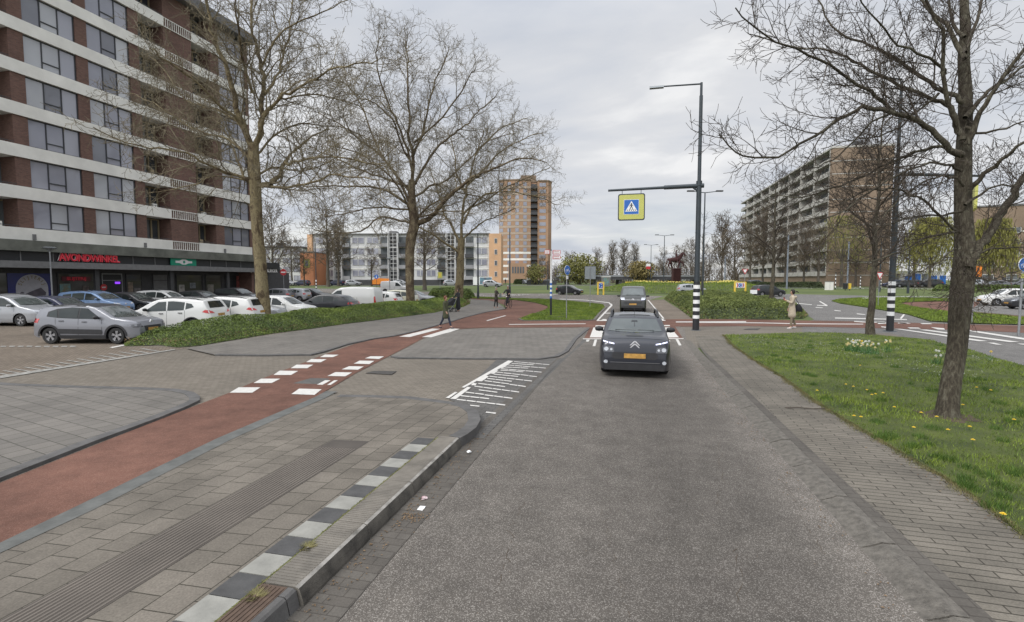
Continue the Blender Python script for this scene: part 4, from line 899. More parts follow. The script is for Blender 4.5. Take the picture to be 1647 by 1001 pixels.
def smooth_poly(pts, xs, w=.05):
    X = np.array([p[0] for p in pts]); Z = np.array([p[1] for p in pts]); out = np.zeros(len(xs))
    ks = np.linspace(-2, 2, 9); wt = np.exp(-ks**2/2)
    tot = 0
    for k, ww in zip(ks, wt): out += ww*np.interp(np.array(xs)+k*w, X, Z); tot += ww
    return out/tot
class Car: pass
def car_body(P):
    L, Wd, H = P['L'], P['W'], P['H']; top = P['top']; belt = P['belt']; wr = P['wr']; ra = wr + .055
    xf, xr = P['xf'], P['xr']                                   # wheel centres measured from the nose
    sill = P.get('sill', .2)
    xs = set([0, .015, .04, .08, .13, .2, .28, L-.015, L-.04, L-.09, L-.15, L-.22, L])
    for x in np.arange(.3, L-.2, .1): xs.add(round(float(x), 3))
    for c in (xf, xr):
        for k in range(-8, 9): xs.add(round(c + ra*math.sin(k/8*math.pi/2), 4))
    for p in top: xs.add(round(min(L, max(0, p[0])), 3))
    xs = sorted(xs)
    o = [xs[0]]
    for x in xs[1:]:
        if x - o[-1] > .008: o.append(x)
    if o[-1] != L: o[-1] = L
    xs = o
    zt = smooth_poly(top, xs, P.get('sm', .03))
    zt[0] = top[0][1]; zt[-1] = top[-1][1]
    rt = P.get('tumble', .80)
    def belt_z(x): return np.interp(x, [b[0] for b in belt], [b[1] for b in belt])
    def hw(x, z):
        f = P.get('fr', .55); r = P.get('rr', .45); pl = 1.0
        if x < f: q = 1 - x/f; pl = 1 - P.get('fn', .20)*q**2.3
        if x > L-r: q = 1-(L-x)/r; pl = 1 - P.get('rn', .13)*q**2.3
        b = belt_z(x)
        if z < .32: s = .95 + .05*max(0, (z-.1)/.22)
        elif z < .7: s = 1.0
        elif z < b: s = 1.0 - .035*(z-.7)/max(.05, b-.7)
        else: s = .965 - (.965-rt)*((z-b)/max(.1, H-b))**1.15
        if P.get('boxy'): s = 1.0 if z < b else 1.0-(1-rt)*((z-b)/max(.1, H-b))**1.3
        return Wd/2*pl*s
    def zb(x):
        z = sill + P.get('rise', .10)*max(0, 1-x/.5)**2 + .14*max(0, 1-(L-x)/.55)**2
        for c in (xf, xr):
            if abs(x-c) < ra-1e-4: z = max(z, wr + math.sqrt(ra*ra-(x-c)**2))
            elif abs(x-c) < ra+1e-3: z = max(z, wr)
        return z
    ns, ncn, ntp = 11, 4, 5
    rings = []
    for x, z1 in zip(xs, zt):
        z0 = zb(x); z1 = max(z1, z0+.12)
        rc = min(P.get('rc', .07), (z1-z0)*.3); pts = []
        for i in range(ns): z = z0+(z1-rc-z0)*i/(ns-1); pts.append((hw(x, z), z))
        w = hw(x, z1-rc)
        for i in range(1, ncn+1): a = math.pi/2*i/ncn; pts.append((w - rc*1.3*(1-math.cos(a)), z1-rc+rc*math.sin(a)))
        we = pts[-1][0]; cr = P.get('crown', .03)
        for i in range(1, ntp+1): y = we*(1-i/ntp); pts.append((y, z1+cr*(1-(y/we)**2)))
        rings.append([(L/2-x, y, z) for y, z in pts] + [(L/2-x, -y, z) for y, z in pts[-2::-1]])
    n = len(rings[0]); mb = MB(); mb.v = [p for r in rings for p in r]
    for i in range(len(rings)-1):
        for j in range(n-1): mb.f.append((i*n+j, i*n+j+1, (i+1)*n+j+1, (i+1)*n+j)); mb.m.append(0)
    k = (len(rings)-1)*n
    for base, rev in ((0, False), (k, True)):                    # end caps as strips
        for j in range(n//2):
            f = (base+j, base+n-1-j, base+n-2-j, base+j+1)
            if len(set(f)) < 4: f = tuple(dict.fromkeys(f))
            if len(f) >= 3: mb.f.append(f if not rev else f[::-1]); mb.m.append(0)
    return mb, hw, zb, belt_z
def make_car(P, name, det=1):
    L, Wd, H, wr, xf, xr = P['L'], P['W'], P['H'], P['wr'], P['xf'], P['xr']
    root = empty(name)
    mb, hw, zb, bz = car_body(P)
    bm_ = PT[P['paint']]
    body = mb.build('body', bm_, root, smooth=38, fixn=True)
    bvh = BVHTree.FromPolygons([Vector(v) for v in mb.v], [f for f in mb.f])
    def decal(nm, polys, axis, m, off=.004, parent=root, step=.12, th=0):
        # polygons in (a, z): a = x for sides, y for front/rear/top
        mbd = MB()
        for poly, sgn in polys:
            bm = grid_face(poly, step, step)
            vs = []; missed = []
            for v in bm.verts:
                a, z = v.co.x, v.co.y
                if axis == 'y': o = Vector((a, sgn*3, z)); d = Vector((0, -sgn, 0))
                elif axis == 'x': o = Vector((sgn*5, a, z)); d = Vector((-sgn, 0, 0))
                else: o = Vector((a, z, 4)); d = Vector((0, 0, -1))
                h = bvh.ray_cast(o, d)
                miss = h[0] is None; missed.append(miss)
                if miss:
                    q = Vector((a, sgn*Wd/2, z)) if axis == 'y' else Vector((sgn*L/2, a, z)) if axis == 'x' else Vector((a, z, H))
                    h = bvh.find_nearest(q)
                nn = h[1]
                if nn.dot(d) > 0: nn = -nn
                vs.append(h[0] + (nn*.6 - d*.4)*off)
            bm.verts.index_update()
            fs = [tuple(v.index for v in f.verts) for f in bm.faces if axis == 'z' or not all(missed[v.index] for v in f.verts)]
            mbd.add(vs, fs); bm.free()
        if not mbd.v: return None
        o = mbd.build(nm, m, parent, fixn=False)
        me = o.data; bm = bmesh.new(); bm.from_mesh(me)
        for f in bm.faces:
            c = f.calc_center_median(); ref = Vector((0, c.y, 0)) if axis == 'y' else Vector((c.x, 0, 0)) if axis == 'x' else Vector((0, 0, 1))
            if f.normal.dot(ref) < 0: f.normal_flip()
        bm.to_mesh(me); bm.free(); me.polygons.foreach_set('use_smooth', [True]*len(me.polygons)); return o
    X = lambda x: L/2 - x
    sid = lambda p: [(X(a), b) for a, b in p]
    # side windows
    if P.get('roofcol'):
        r = P['roofcol']; decal('roof_panel', [([(X(r[0]), -Wd*.39), (X(r[0]), Wd*.39), (X(r[1]), Wd*.39), (X(r[1]), -Wd*.39)], 1)], 'z', M['plastic'] if P.get('roofm') is None else P['roofm'], .006)
        decal('roof_side', [(sid(P['roofside']), 1), (sid(P['roofside']), -1)], 'y', M['plastic'], .005)
    if P.get('pillarpanel'): decal('window_surround', [(sid(P['pillarpanel']), 1), (sid(P['pillarpanel']), -1)], 'y', M['plastic'], .003)
    for w in P['side']:
        for sg in (1, -1): decal('side_window', [(sid(w), sg)], 'y', M['cglass'], .009)
    ws = P['ws']                                                # (z0, z1, yw0, yw1)
    decal('windscreen', [([(-ws[2], ws[0]), (-ws[2]*.5, ws[0]-.01), (0, ws[0]-.015), (ws[2]*.5, ws[0]-.01), (ws[2], ws[0]), (ws[3], ws[1]), (0, ws[1]+.012), (-ws[3], ws[1])], 1)], 'x', M['wglass'], .007, step=.1)
    rw = P.get('rw')
    if rw: decal('rear_window', [([(-rw[2], rw[0]), (rw[2], rw[0]), (rw[3], rw[1]), (0, rw[1]+.01), (-rw[3], rw[1])], -1)], 'x', M['cglass'], .007, step=.1)
    if det:
        for hl in P['head']:
            for s in (1, -1): decal('headlight', [([(s*a, z) for a, z in hl][::s], 1)], 'x', M['lamp'] if not P.get('darklamp') else M['lampd'], .008, step=.08)
        for tl in P['tail']:
            for s in (1, -1): decal('tail_light', [([(s*a, z) for a, z in tl][::s], -1)], 'x', M['tail'], .009, step=.08)
        if P.get('tailside'):
            for s in (1, -1): decal('tail_light_side', [(sid(P['tailside']), s)], 'y', M['tail'], .009)
        g = P.get('grille')
        for gp in (g or []): decal('grille', [(gp, 1)], 'x', M['plastic'], .006, step=.1)
        for gp in P.get('rbump', []): decal('rear_bumper', [(gp, -1)], 'x', M['plastic'], .006, step=.1)
        fp, rp = P['fplate'], P['rplate']
        for z, sg in ((fp, 1), (rp, -1)):
            h = bvh.ray_cast(Vector((sg*5, 0, z)), Vector((-sg, 0, 0)))[0]; mbp = MB()
            x = h.x + sg*.012; mbp.add([(x-.01,-.26,z-.056),(x+.01,-.26,z-.056),(x+.01,.26,z-.056),(x-.01,.26,z-.056),(x-.01,-.26,z+.056),(x+.01,-.26,z+.056),(x+.01,.26,z+.056),(x-.01,.26,z+.056)], [(0,3,2,1),(4,5,6,7),(0,1,5,4),(1,2,6,5),(2,3,7,6),(3,0,4,7)])
            mbp.build('number_plate', M['plate'], root)
        # cladding on sills and arches
        cl = P.get('clad', 0)
        polys = []
        if cl:
            for c in (xf, xr):
                ra = wr+.055
                for k in range(12):
                    a0, a1 = math.pi*k/12, math.pi*(k+1)/12
                    for s in (1, -1): polys.append(([(X(c+ra*math.cos(a0)), wr+ra*math.sin(a0)), (X(c+(ra+cl)*math.cos(a0)), wr+(ra+cl)*math.sin(a0)), (X(c+(ra+cl)*math.cos(a1)), wr+(ra+cl)*math.sin(a1)), (X(c+ra*math.cos(a1)), wr+ra*math.sin(a1))], s))
            for s in (1, -1): polys.append(([(X(xf+wr+.06), .21), (X(xr-wr-.06), .21), (X(xr-wr-.06), .34), (X(xf+wr+.06), .34)], s))
            decal('wheel_arch_cladding', polys, 'y', M['plastic'], .012, step=.2)
        for a in P.get('sidepanel', []): 
            for s in (1, -1): decal('side_bump_panel', [(sid(a), s)], 'y', M['plastic'], .018, step=.15)
        # seams and handles
        sm = []
        for x in P.get('seams', []):
            x0, x1 = (x if isinstance(x, tuple) else (x, x))
            for s in (1, -1): sm.append(([(X(x0-.006), .30), (X(x0+.006), .30), (X(x1+.006), bz(x1)), (X(x1-.006), bz(x1))], s))
        if sm: decal('door_seams', sm, 'y', M['black'], .003, step=.2)
        for x in P.get('handles', []):
            for s in (1, -1):
                z = bz(x)-.10; y = s*hw(x, z); mbh = MB(); mbh.tube([(X(x)+.09, y, z), (X(x)+.07, y+s*.03, z), (X(x)-.07, y+s*.03, z), (X(x)-.09, y, z)], [.012,.014,.014,.012], 6); mbh.build('door_handle', bm_ if not P.get('clad') else M['plastic'], root)
        # mirrors
        xm = P['mirror']; zm = bz(xm)+.06
        for s in (1, -1):
            y = s*hw(xm, zm); mbm = MB(); cx, cy, cz = X(xm), y + s*.13, zm+.03
            prof = [(-.11,.03),(-.08,.07),(0,.085),(.08,.07),(.115,.03)]
            vs = []
            for yy, r in prof:
                for k in range(8): a = 2*math.pi*k/8; vs.append((cx+math.cos(a)*r*.75, cy+yy*1.0, cz+math.sin(a)*r*.85))
            mbm.add(vs, [(i*8+k, i*8+(k+1)%8, (i+1)*8+(k+1)%8, (i+1)*8+k) for i in range(4) for k in range(8)] + [tuple(range(8)), tuple(range(39, 31, -1))])
            mbm.tube([(cx, y-s*.02, zm-.03), (cx, cy, cz-.03)], .022, 6)
            mbm.build('wing_mirror', M['plastic'] if P.get('clad') or P.get('van') else bm_, root, smooth=50)
        mbw = MB()
        for y0, y1 in ((.04,-.50),(.50,.08)):
            h0 = bvh.ray_cast(Vector((5, y0, ws[0]+.01)), Vector((-1,0,0)))[0]; h1 = bvh.ray_cast(Vector((5, y1, ws[0]+.018)), Vector((-1,0,0)))[0]
            if h0 and h1: mbw.tube([h0+Vector((.02,0,.01)), h1+Vector((.02,0,.01))], .009, 4)
        if mbw.v: mbw.build('wipers', M['black'], root)
    if P.get('rails'):
        a, b = P['rails']
        for s in (1, -1):
            pts = []
            for i in range(7):
                x = a+(b-a)*i/6; zz = bvh.ray_cast(Vector((X(x), s*Wd*.36, 4)), Vector((0,0,-1)))[0].z; pts.append((X(x), s*Wd*.36, zz + (.045 if 0 < i < 6 else -.01) + P.get('railh', 0)*(0 < i < 6)))
            MB().tube(pts, .02 + .012*(P.get('railh', 0) > 0), 8).build('roof_rail', M['black'], root, smooth=50)
    # underbody and arch liners
    mbu = MB(); mbu.box(X(L-.35), X(.35), -Wd/2+.28, Wd/2-.28, .17, .55); mbu.box(X(xr-wr-.08), X(xf+wr+.08), -Wd/2+.06, Wd/2-.06, .19, .36)
    for c in (xf, xr):
        for s in (1, -1):
            ra = wr+.05; vs = []; y0, y1 = s*(Wd/2-.03), s*(Wd/2-.30)
            for k in range(13): a = math.pi*k/12; vs += [(X(c)+ra*math.cos(a), y0, wr+ra*math.sin(a)), (X(c)+ra*math.cos(a), y1, wr+ra*math.sin(a))]
            n0 = len(mbu.v); mbu.add(vs, [(2*k, 2*k+1, 2*k+3, 2*k+2) for k in range(12)])
    mbu.build('underbody', M['black'], root)
    # wheels
    for c in (xf, xr):
        for s in (1, -1):
            mbt = MB(); w2 = .105; r = wr
            mbt.lathe([(r*.62,-w2*.8),(r*.66,-w2),(r*.93,-w2),(r,-w2*.7),(r,w2*.7),(r*.93,w2),(r*.66,w2),(r*.62,w2*.8)], 28, 'y')
            t = mbt.build('wheel', M['rubber'], root, smooth=40); t.location = (X(c), s*(Wd/2-.125), wr)
            mbr = MB(); mbr.mi = 1; mbr.lathe([(0,s*.02),(r*.66,s*.02)], 24, 'y')
            mbr.mi = 0; mbr.lathe([(r*.67,s*.085),(r*.63,s*.095),(r*.60,s*.06),(r*.6,s*.02)], 28, 'y'); mbr.lathe([(0,s*.082),(r*.16,s*.082),(r*.2,s*.06),(r*.2,s*.02)], 12, 'y')
            k5 = P.get('spokes', 5)
            for k in range(k5):
                a = 2*math.pi*k/k5+.3
                for da in (-.10, .10) if k5 == 5 else (0,):
                    ca, sa = math.cos(a), math.sin(a); cb_, sb_ = math.cos(a+da*1.6), math.sin(a+da*1.6); nx, nz = -sa*.022, ca*.022
                    p0 = (ca*r*.12, sa*r*.12); p1 = (cb_*r*.62, sb_*r*.62); ys, yi = s*.078, s*.035
                    mbr.add([(p0[0]-nx,ys,p0[1]-nz),(p0[0]+nx,ys,p0[1]+nz),(p1[0]+nx,ys,p1[1]+nz),(p1[0]-nx,ys,p1[1]-nz),(p0[0]-nx,yi,p0[1]-nz),(p0[0]+nx,yi,p0[1]+nz),(p1[0]+nx,yi,p1[1]+nz),(p1[0]-nx,yi,p1[1]-nz)],[(0,1,2,3),(4,7,6,5),(0,3,7,4),(1,5,6,2),(2,6,7,3)])
            mbr.build('rim', [M['rim'], M['plastic']], t, fixn=False)
    if P.get('chev'):
        z, sc_ = P['chev']; h = bvh.ray_cast(Vector((5, 0, z)), Vector((-1, 0, 0)))[0]; mbc = MB()
        for dz in (0, .055*sc_):
            a = [(-.11,-.045),(-.085,-.045),(0,.028),(.085,-.045),(.11,-.045),(.02,.05),(-.02,.05)]
            mbc.plate([(p[0]*sc_, p[1]*sc_) for p in a], (h.x-.004, 0, z-.02+dz), (0,1,0), (0,0,1), (1,0,0), .02)
        mbc.build('emblem', M['chrome'], root)



    return root, decal, bvh
def sym(h): return h
HATCH = dict(L=4.0, W=1.74, H=1.48, wr=.31, xf=.80, xr=3.32, paint='grey', sill=.2,
  top=[(0,.50),(.03,.62),(.10,.72),(.3,.83),(.98,.97),(1.62,1.36),(1.95,1.45),(2.5,1.48),(3.2,1.44),(3.66,1.37),(3.86,1.05),(3.93,.90),(3.98,.75),(4.0,.5)],
  belt=[(0,.75),(.9,.90),(3.4,1.0),(4.0,1.02)],
  side=[[(1.38,.97),(1.47,.94),(2.18,.965),(2.16,1.36),(1.90,1.33)],[(2.24,.967),(2.93,.99),(2.98,1.30),(2.5,1.37),(2.23,1.365)],[(3.0,1.0),(3.34,1.05),(3.30,1.22),(3.05,1.29)]],
  ws=(1.0,1.37,.66,.55), rw=(1.05,1.32,.60,.50), head=[[(.45,.66),(.78,.70),(.84,.80),(.52,.76)]], tail=[[(.60,.82),(.84,.80),(.84,1.0),(.66,.98)]], tailside=[(3.82,.82),(3.97,.80),(3.95,.98),(3.86,1.0)],
  grille=[[(-.36,.30),(.36,.30),(.42,.46),(-.42,.46)]], fplate=.50, rplate=.70, rbump=[[(-.6,.32),(.6,.32),(.66,.45),(-.66,.45)]], seams=[1.32,2.21,(3.05,3.08)], handles=[1.98,2.85], mirror=1.45)
def var(base, **k): d = dict(base); d.update(k); return d
C3 = var(HATCH, paint='c3grey', top=[(0,.52),(.02,.70),(.08,.82),(.30,.90),(.95,1.0),(1.60,1.37),(1.95,1.455),(2.5,1.475),(3.2,1.455),(3.70,1.38),(3.87,1.05),(3.94,.92),(3.98,.75),(4.0,.5)],
  clad=.075, sidepanel=[[(1.30,.40),(1.36,.37),(2.95,.40),(3.0,.46),(3.0,.55),(2.95,.58),(1.36,.55),(1.30,.52)]], roofcol=(1.64,3.68), roofside=[(1.50,1.30),(1.95,1.40),(2.6,1.425),(3.3,1.40),(3.68,1.33),(3.68,1.44),(2.6,1.5),(1.6,1.42)], darklamp=1,
  head=[[(.50,.62),(.80,.62),(.86,.74),(.58,.76)]], grille=[[(-.40,.46),(.40,.46),(.46,.66),(-.46,.66)],[(-.55,.28),(.55,.28),(.66,.40),(-.66,.40)]], fplate=.52, chev=(.80,.9), pillarpanel=[(1.36,.965),(1.9,1.345),(2.5,1.385),(3.05,1.335),(3.38,1.22),(3.41,1.04),(2.95,.985),(2.2,.955)])
CACT = var(HATCH, L=4.16, W=1.74, H=1.45, wr=.33, paint='anth', clad=.07, xf=.86, xr=3.46,
  top=[(0,.42),(.015,.70),(.06,.86),(.16,.94),(.42,1.0),(1.02,1.055),(1.60,1.37),(1.9,1.43),(2.5,1.455),(3.3,1.42),(3.8,1.34),(4.02,1.0),(4.1,.9),(4.14,.75),(4.16,.5)],
  belt=[(0,.86),(.9,.98),(3.4,1.0),(4.16,1.02)], side=[[(1.38,1.04),(1.47,1.0),(2.25,1.0),(2.22,1.33),(1.88,1.31)],[(2.31,1.0),(3.05,1.02),(3.05,1.30),(2.55,1.345),(2.30,1.34)],[(3.12,1.03),(3.42,1.06),(3.38,1.22),(3.12,1.27)]],
  ws=(1.075,1.355,.70,.58), rw=(1.05,1.30,.60,.5), fr=.4, fn=.15, rc=.09, tumble=.79, head=[[(.50,.64),(.76,.64),(.79,.79),(.52,.76)]], darklamp=1, drl=1,
  grille=[[(-.50,.47),(.50,.47),(.56,.55),(.52,.64),(-.52,.64),(-.56,.55)],[(-.72,.20),(.72,.20),(.74,.36),(-.74,.36)]], fplate=.555, chev=(.82,1.15), rails=(1.7,3.6), railh=.05, mirror=1.5, sidepanel=[[(1.5,.42),(3.1,.42),(3.1,.75),(1.5,.75)]], tailside=[(3.98,.85),(4.13,.85),(4.1,1.0),(4.02,1.0)], rise=.0)
MPV = var(HATCH, L=4.45, W=1.80, H=1.64, wr=.32, xf=.90, xr=3.62, paint='silver',
  top=[(0,.50),(.03,.66),(.12,.80),(.35,.92),(.95,1.06),(1.60,1.46),(1.98,1.59),(2.6,1.64),(3.5,1.61),(4.1,1.53),(4.30,1.1),(4.38,.95),(4.43,.75),(4.45,.5)],
  belt=[(0,.80),(.9,.98),(3.5,1.06),(4.45,1.1)], side=[[(1.10,1.06),(1.25,1.02),(2.25,1.04),(2.22,1.50),(1.85,1.46)],[(2.31,1.04),(3.15,1.06),(3.15,1.48),(2.6,1.52),(2.30,1.51)],[(3.22,1.07),(3.85,1.10),(3.80,1.40),(3.22,1.47)]],
  ws=(1.1,1.50,.70,.58), rw=(1.15,1.48,.64,.56), head=[[(.42,.70),(.80,.76),(.86,.86),(.50,.80)]], tail=[[(.64,.85),(.86,.85),(.84,1.25),(.70,1.2)]], tailside=[(4.26,.85),(4.4,.85),(4.32,1.2),(4.24,1.2)], grille=[[(-.5,.30),(.5,.30),(.56,.44),(-.56,.44)]], chev=(.72,.9), seams=[1.2,2.28,3.19], handles=[2.0,2.98], mirror=1.35, rails=(1.9,4.0))
SUV = var(HATCH, L=4.38, W=1.81, H=1.60, wr=.345, xf=.88, xr=3.53, paint='white', sill=.24,
  top=[(0,.55),(.03,.72),(.10,.86),(.30,.97),(1.12,1.08),(1.75,1.46),(2.05,1.56),(2.6,1.60),(3.4,1.56),(3.98,1.50),(4.18,1.15),(4.28,1.02),(4.35,.85),(4.38,.55)],
  belt=[(0,.85),(.9,1.0),(3.3,1.08),(3.9,1.16),(4.4,1.18)], side=[[(1.50,1.06),(1.60,1.03),(2.42,1.06),(2.38,1.46),(2.05,1.44)],[(2.47,1.06),(3.18,1.09),(3.2,1.43),(2.7,1.48),(2.46,1.47)],[(3.25,1.12),(3.62,1.22),(3.50,1.36),(3.26,1.41)]],
  ws=(1.12,1.48,.70,.58), rw=(1.17,1.46,.62,.50), head=[[(.45,.80),(.82,.82),(.88,.93),(.52,.90)]], tail=[[(.48,.93),(.82,.95),(.80,1.08),(.62,1.03)]], tailside=[(3.98,1.0),(4.27,.93),(4.24,1.07),(4.1,1.10)], clad=.05,
  grille=[[(-.45,.62),(.45,.62),(.5,.80),(-.5,.80)],[(-.6,.32),(.6,.32),(.6,.46),(-.6,.46)]], rbump=[[(-.8,.30),(.8,.30),(.84,.46),(-.84,.46)]], fplate=.56, rplate=.86, seams=[1.42,2.44,3.22], handles=[2.2,3.02], mirror=1.58, rails=(1.95,3.9))
SEDAN = var(HATCH, L=4.45, W=1.78, H=1.44, wr=.32, xf=.88, xr=3.55, paint='black',
  top=[(0,.50),(.04,.64),(.14,.74),(.4,.82),(1.15,.95),(1.85,1.33),(2.15,1.42),(2.6,1.44),(3.2,1.41),(3.7,1.32),(4.05,1.08),(4.25,.98),(4.38,.88),(4.43,.72),(4.45,.5)],
  belt=[(0,.72),(1,.88),(3.4,.98),(4.45,1.0)], side=[[(1.55,.94),(1.65,.91),(2.42,.94),(2.38,1.33),(2.1,1.30)],[(2.47,.94),(3.15,.97),(3.2,1.27),(2.8,1.33),(2.46,1.335)],[(3.25,.99),(3.6,1.04),(3.45,1.18),(3.25,1.25)]],
  ws=(.99,1.34,.66,.55), rw=(1.06,1.30,.60,.50), tail=[[(.45,.80),(.80,.80),(.80,.92),(.55,.92)]], tailside=[(4.18,.80),(4.4,.80),(4.38,.91),(4.22,.93)], seams=[1.45,2.44,3.2], handles=[2.2,3.0], mirror=1.62)
VAN = dict(L=4.6, W=1.85, H=1.88, wr=.33, xf=.92, xr=3.72, paint='white', sill=.24, boxy=1, tumble=.86, van=1, rc=.10,
  top=[(0,.52),(.03,.80),(.12,.95),(.45,1.08),(.95,1.18),(1.55,1.70),(1.85,1.83),(2.4,1.88),(3.6,1.88),(4.45,1.83),(4.55,1.2),(4.58,.9),(4.6,.5)],
  belt=[(0,.95),(.9,1.1),(4.6,1.15)], side=[[(1.12,1.22),(1.25,1.12),(2.05,1.13),(2.03,1.65),(1.68,1.62)]],
  ws=(1.22,1.72,.74,.66), rw=None, head=[[(.50,.78),(.82,.80),(.86,1.0),(.60,.96)]], tail=[[(.72,.75),(.84,.75),(.84,1.2),(.76,1.2)]], tailside=[(4.47,.75),(4.56,.75),(4.53,1.2),(4.47,1.2)],
  grille=[[(-.45,.62),(.45,.62),(.45,.76),(-.45,.76)],[(-.5,.32),(.5,.32),(.5,.44),(-.5,.44)]], rbump=[[(-.84,.30),(.84,.30),(.84,.5),(-.84,.5)]], fplate=.52, rplate=.66, seams=[1.1,2.15,3.2,], handles=[2.0], mirror=1.3)
MINIB = var(VAN, L=4.75, W=1.92, H=1.90, paint='vgrey', sill=.24, xf=.88, xr=3.95, fn=.13, fr=.4,
  top=[(0,.45),(.02,.78),(.07,1.0),(.25,1.12),(.80,1.24),(1.45,1.75),(1.75,1.86),(2.4,1.90),(3.8,1.90),(4.6,1.84),(4.7,1.2),(4.73,.9),(4.75,.5)],
  side=[[(1.05,1.26),(1.2,1.18),(2.0,1.19),(1.98,1.68),(1.6,1.64)],[(2.08,1.19),(3.2,1.2),(3.2,1.68),(2.08,1.69)],[(3.28,1.2),(4.3,1.22),(4.25,1.66),(3.28,1.68)]], rw=(1.25,1.68,.7,.62), ws=(1.27,1.76,.80,.70),
  head=[[(.58,.98),(.90,1.0),(.93,1.10),(.62,1.10)]], grille=[[(-.62,.66),(.62,.66),(.66,.80),(-.66,.80)],[(-.75,.28),(.75,.28),(.78,.46),(-.78,.46)]], fplate=.62, chev=(.98,1.0))
PAR = {}
PROTO = {}
for nm, pr, cn in (('hatch', HATCH, 'hatchback_car'), ('c3', C3, 'hatchback_car'), ('cactus', CACT, 'crossover_car'), ('mpv', MPV, 'people_carrier'), ('suv', SUV, 'crossover_car'), ('sedan', SEDAN, 'saloon_car'), ('van', VAN, 'panel_van'), ('minib', MINIB, 'passenger_van')):
    r_, dec, bv = make_car(pr, cn); PROTO[nm] = [r_, False, pr]
    if nm == 'cactus':
        for s in (1, -1):
            dec('daylight_lamp', [([(s*a, z) for a, z in [(.50,.830),(.63,.852),(.63,.878),(.50,.855)]][::s], 1), ([(s*a, z) for a, z in [(.655,.858),(.77,.885),(.77,.91),(.655,.884)]][::s], 1)], 'x', M['drl'], .012, step=.1)
            dec('fog_lamp', [([(s*(.70+.05*math.cos(q*.785)), .40+.045*math.sin(q*.785)) for q in range(8)][::s], 1)], 'x', M['lamp'], .014)
        for s in (1, -1): dec('headlamp_lens', [([(s*(.69+.055*math.cos(q*.785)), .715+.05*math.sin(q*.785)) for q in range(8)][::s], 1), ([(s*(.57+.03*math.cos(q*.785)), .705+.03*math.sin(q*.785)) for q in range(8)][::s], 1)], 'x', M['lamp'], .016)
        dec('bumper_seam', [([(-.80,.615),(-.5,.60),(-.5,.606),(-.80,.622)], 1), ([(.5,.60),(.80,.615),(.80,.622),(.5,.606)], 1), ([(-.66,.955),(0,.975),(.66,.955),(.66,.961),(0,.981),(-.66,.961)], 1), ([(-.55,.365),(.55,.365),(.55,.372),(-.55,.372)], 1)], 'x', M['black'], .004)
        dec('rear_view_mirror', [([(-.085,1.285),(.085,1.285),(.075,1.325),(-.075,1.325)], 1), ([(-.012,1.18),(.012,1.18),(.006,1.28),(-.006,1.28)], 1)], 'x', M['black'], .010)
        dec('bonnet_vent', [([(-.20,1.005),(.20,1.005),(.21,1.025),(-.21,1.025)], 1)], 'x', M['black'], .006)
        dec('chrome_strip', [([(-.6,.385),(.6,.385),(.6,.395),(-.6,.395)], 1)], 'x', M['grey'], .01)
        dec('roof_hatch', [([(.25,-.42),(.25,.42),(.19,.42),(.19,-.42)], 1)], 'z', M['black'], .006)
        mb = MB(); mb.tube([(.3,0,1.45),(.22,0,1.66)], [.006,.003], 5); mb.build('aerial', M['black'], r_)
        mb = MB(); mb.plate([(-.17,.0),(.17,.0),(.14,.05),(-.14,.05)], (.70,0,1.36),(0,1,0),(.5,0,.8),(1,0,0),.02); mb.build('rear_view_mirror', M['black'], r_) if False else None
    if nm == 'minib':
        for s in (1, -1): dec('daylight_lamp', [([(s*a, z) for a, z in [(.60,.93),(.86,.955),(.86,.985),(.60,.965)]][::s], 1)], 'x', M['drl'], .012, step=.1)
        dec('chrome_strip', [([(-.6,.925),(.6,.925),(.6,.945),(-.6,.945)], 1)], 'x', M['chrome'], .01)
def put_car(kind, x, y, hdg, label, pnt=None, group='cars in the car park', cat='car', sc=1.0, z=None):
    r_, used, pr = PROTO[kind]
    o = r_ if not used else copy_tree(r_)
    PROTO[kind][1] = True
    o.location = (x, y, (terr(x, y)+.012) if z is None else z); o.rotation_euler = (0, 0, R(hdg)); o.scale = (sc,)*3
    for k in ('label','category','group'):
        if k in o.keys(): del o[k]
    tag(o, label, cat, group)
    if pnt:
        for ch in o.children:
            if ch.data and len(ch.data.materials) and ch.data.materials[0] == PT[pr['paint']]:
                ch.material_slots[0].link = 'OBJECT'; ch.material_slots[0].material = PT[pnt]
            elif ch.type == 'MESH' and ch.material_slots and ch.material_slots[0].link == 'OBJECT':
                ch.material_slots[0].material = PT[pnt]
    else:
        for ch in o.children:
            if ch.type == 'MESH' and ch.material_slots and ch.material_slots[0].link == 'OBJECT': ch.material_slots[0].link = 'DATA'
    return o
# hero car and van on the road
put_car('cactus', .19, 12.55+2.08, -90, 'dark anthracite crossover driving towards us on the road with daylight lamps lit', group='moving cars')
put_car('minib', .42, 37.8+2.4, -91, 'dark grey passenger van waiting behind the dark crossover', group='moving cars', cat='van')
# near row in the car park
put_car('c3', -20.22, 15.42, 13, 'pale grey hatchback with black roof and black side panels, nearest in the car park', group=None or 'cars in the car park')
def row(kind, p, X, hdg, label, pnt=None, **k):
    d = ray(p, 450); t = X/d.x; q = CAM + d*t
    return put_car(kind, X, q.y, hdg, label, pnt, **k)
row('mpv', 18, -32.3, 10, 'silver people carrier at the left edge of the car park')
row('suv', 277, -20.3, 195, 'white crossover showing its red tail light beside the ivy bed')
row('suv', 352, -19.9, 193, 'white crossover with a black tailgate behind the nearest white crossover', cat='car')
row('sedan', 398, -21.5, 10, 'silver saloon partly hidden by the big plane trunk', 'silver')
row('hatch', 452, -20.3, 10, 'white hatchback facing the hedge just right of the plane trunk', 'white')
row('sedan', 522, -20.2, 188, 'black hatchback with red tail lights between the white hatchback and white van')
row('van', 563, -20.4, 187, 'white panel van with its tail to the hedge')
row('hatch', 606, -19.8, 186, 'small white hatchback just right of the white panel van', 'white')
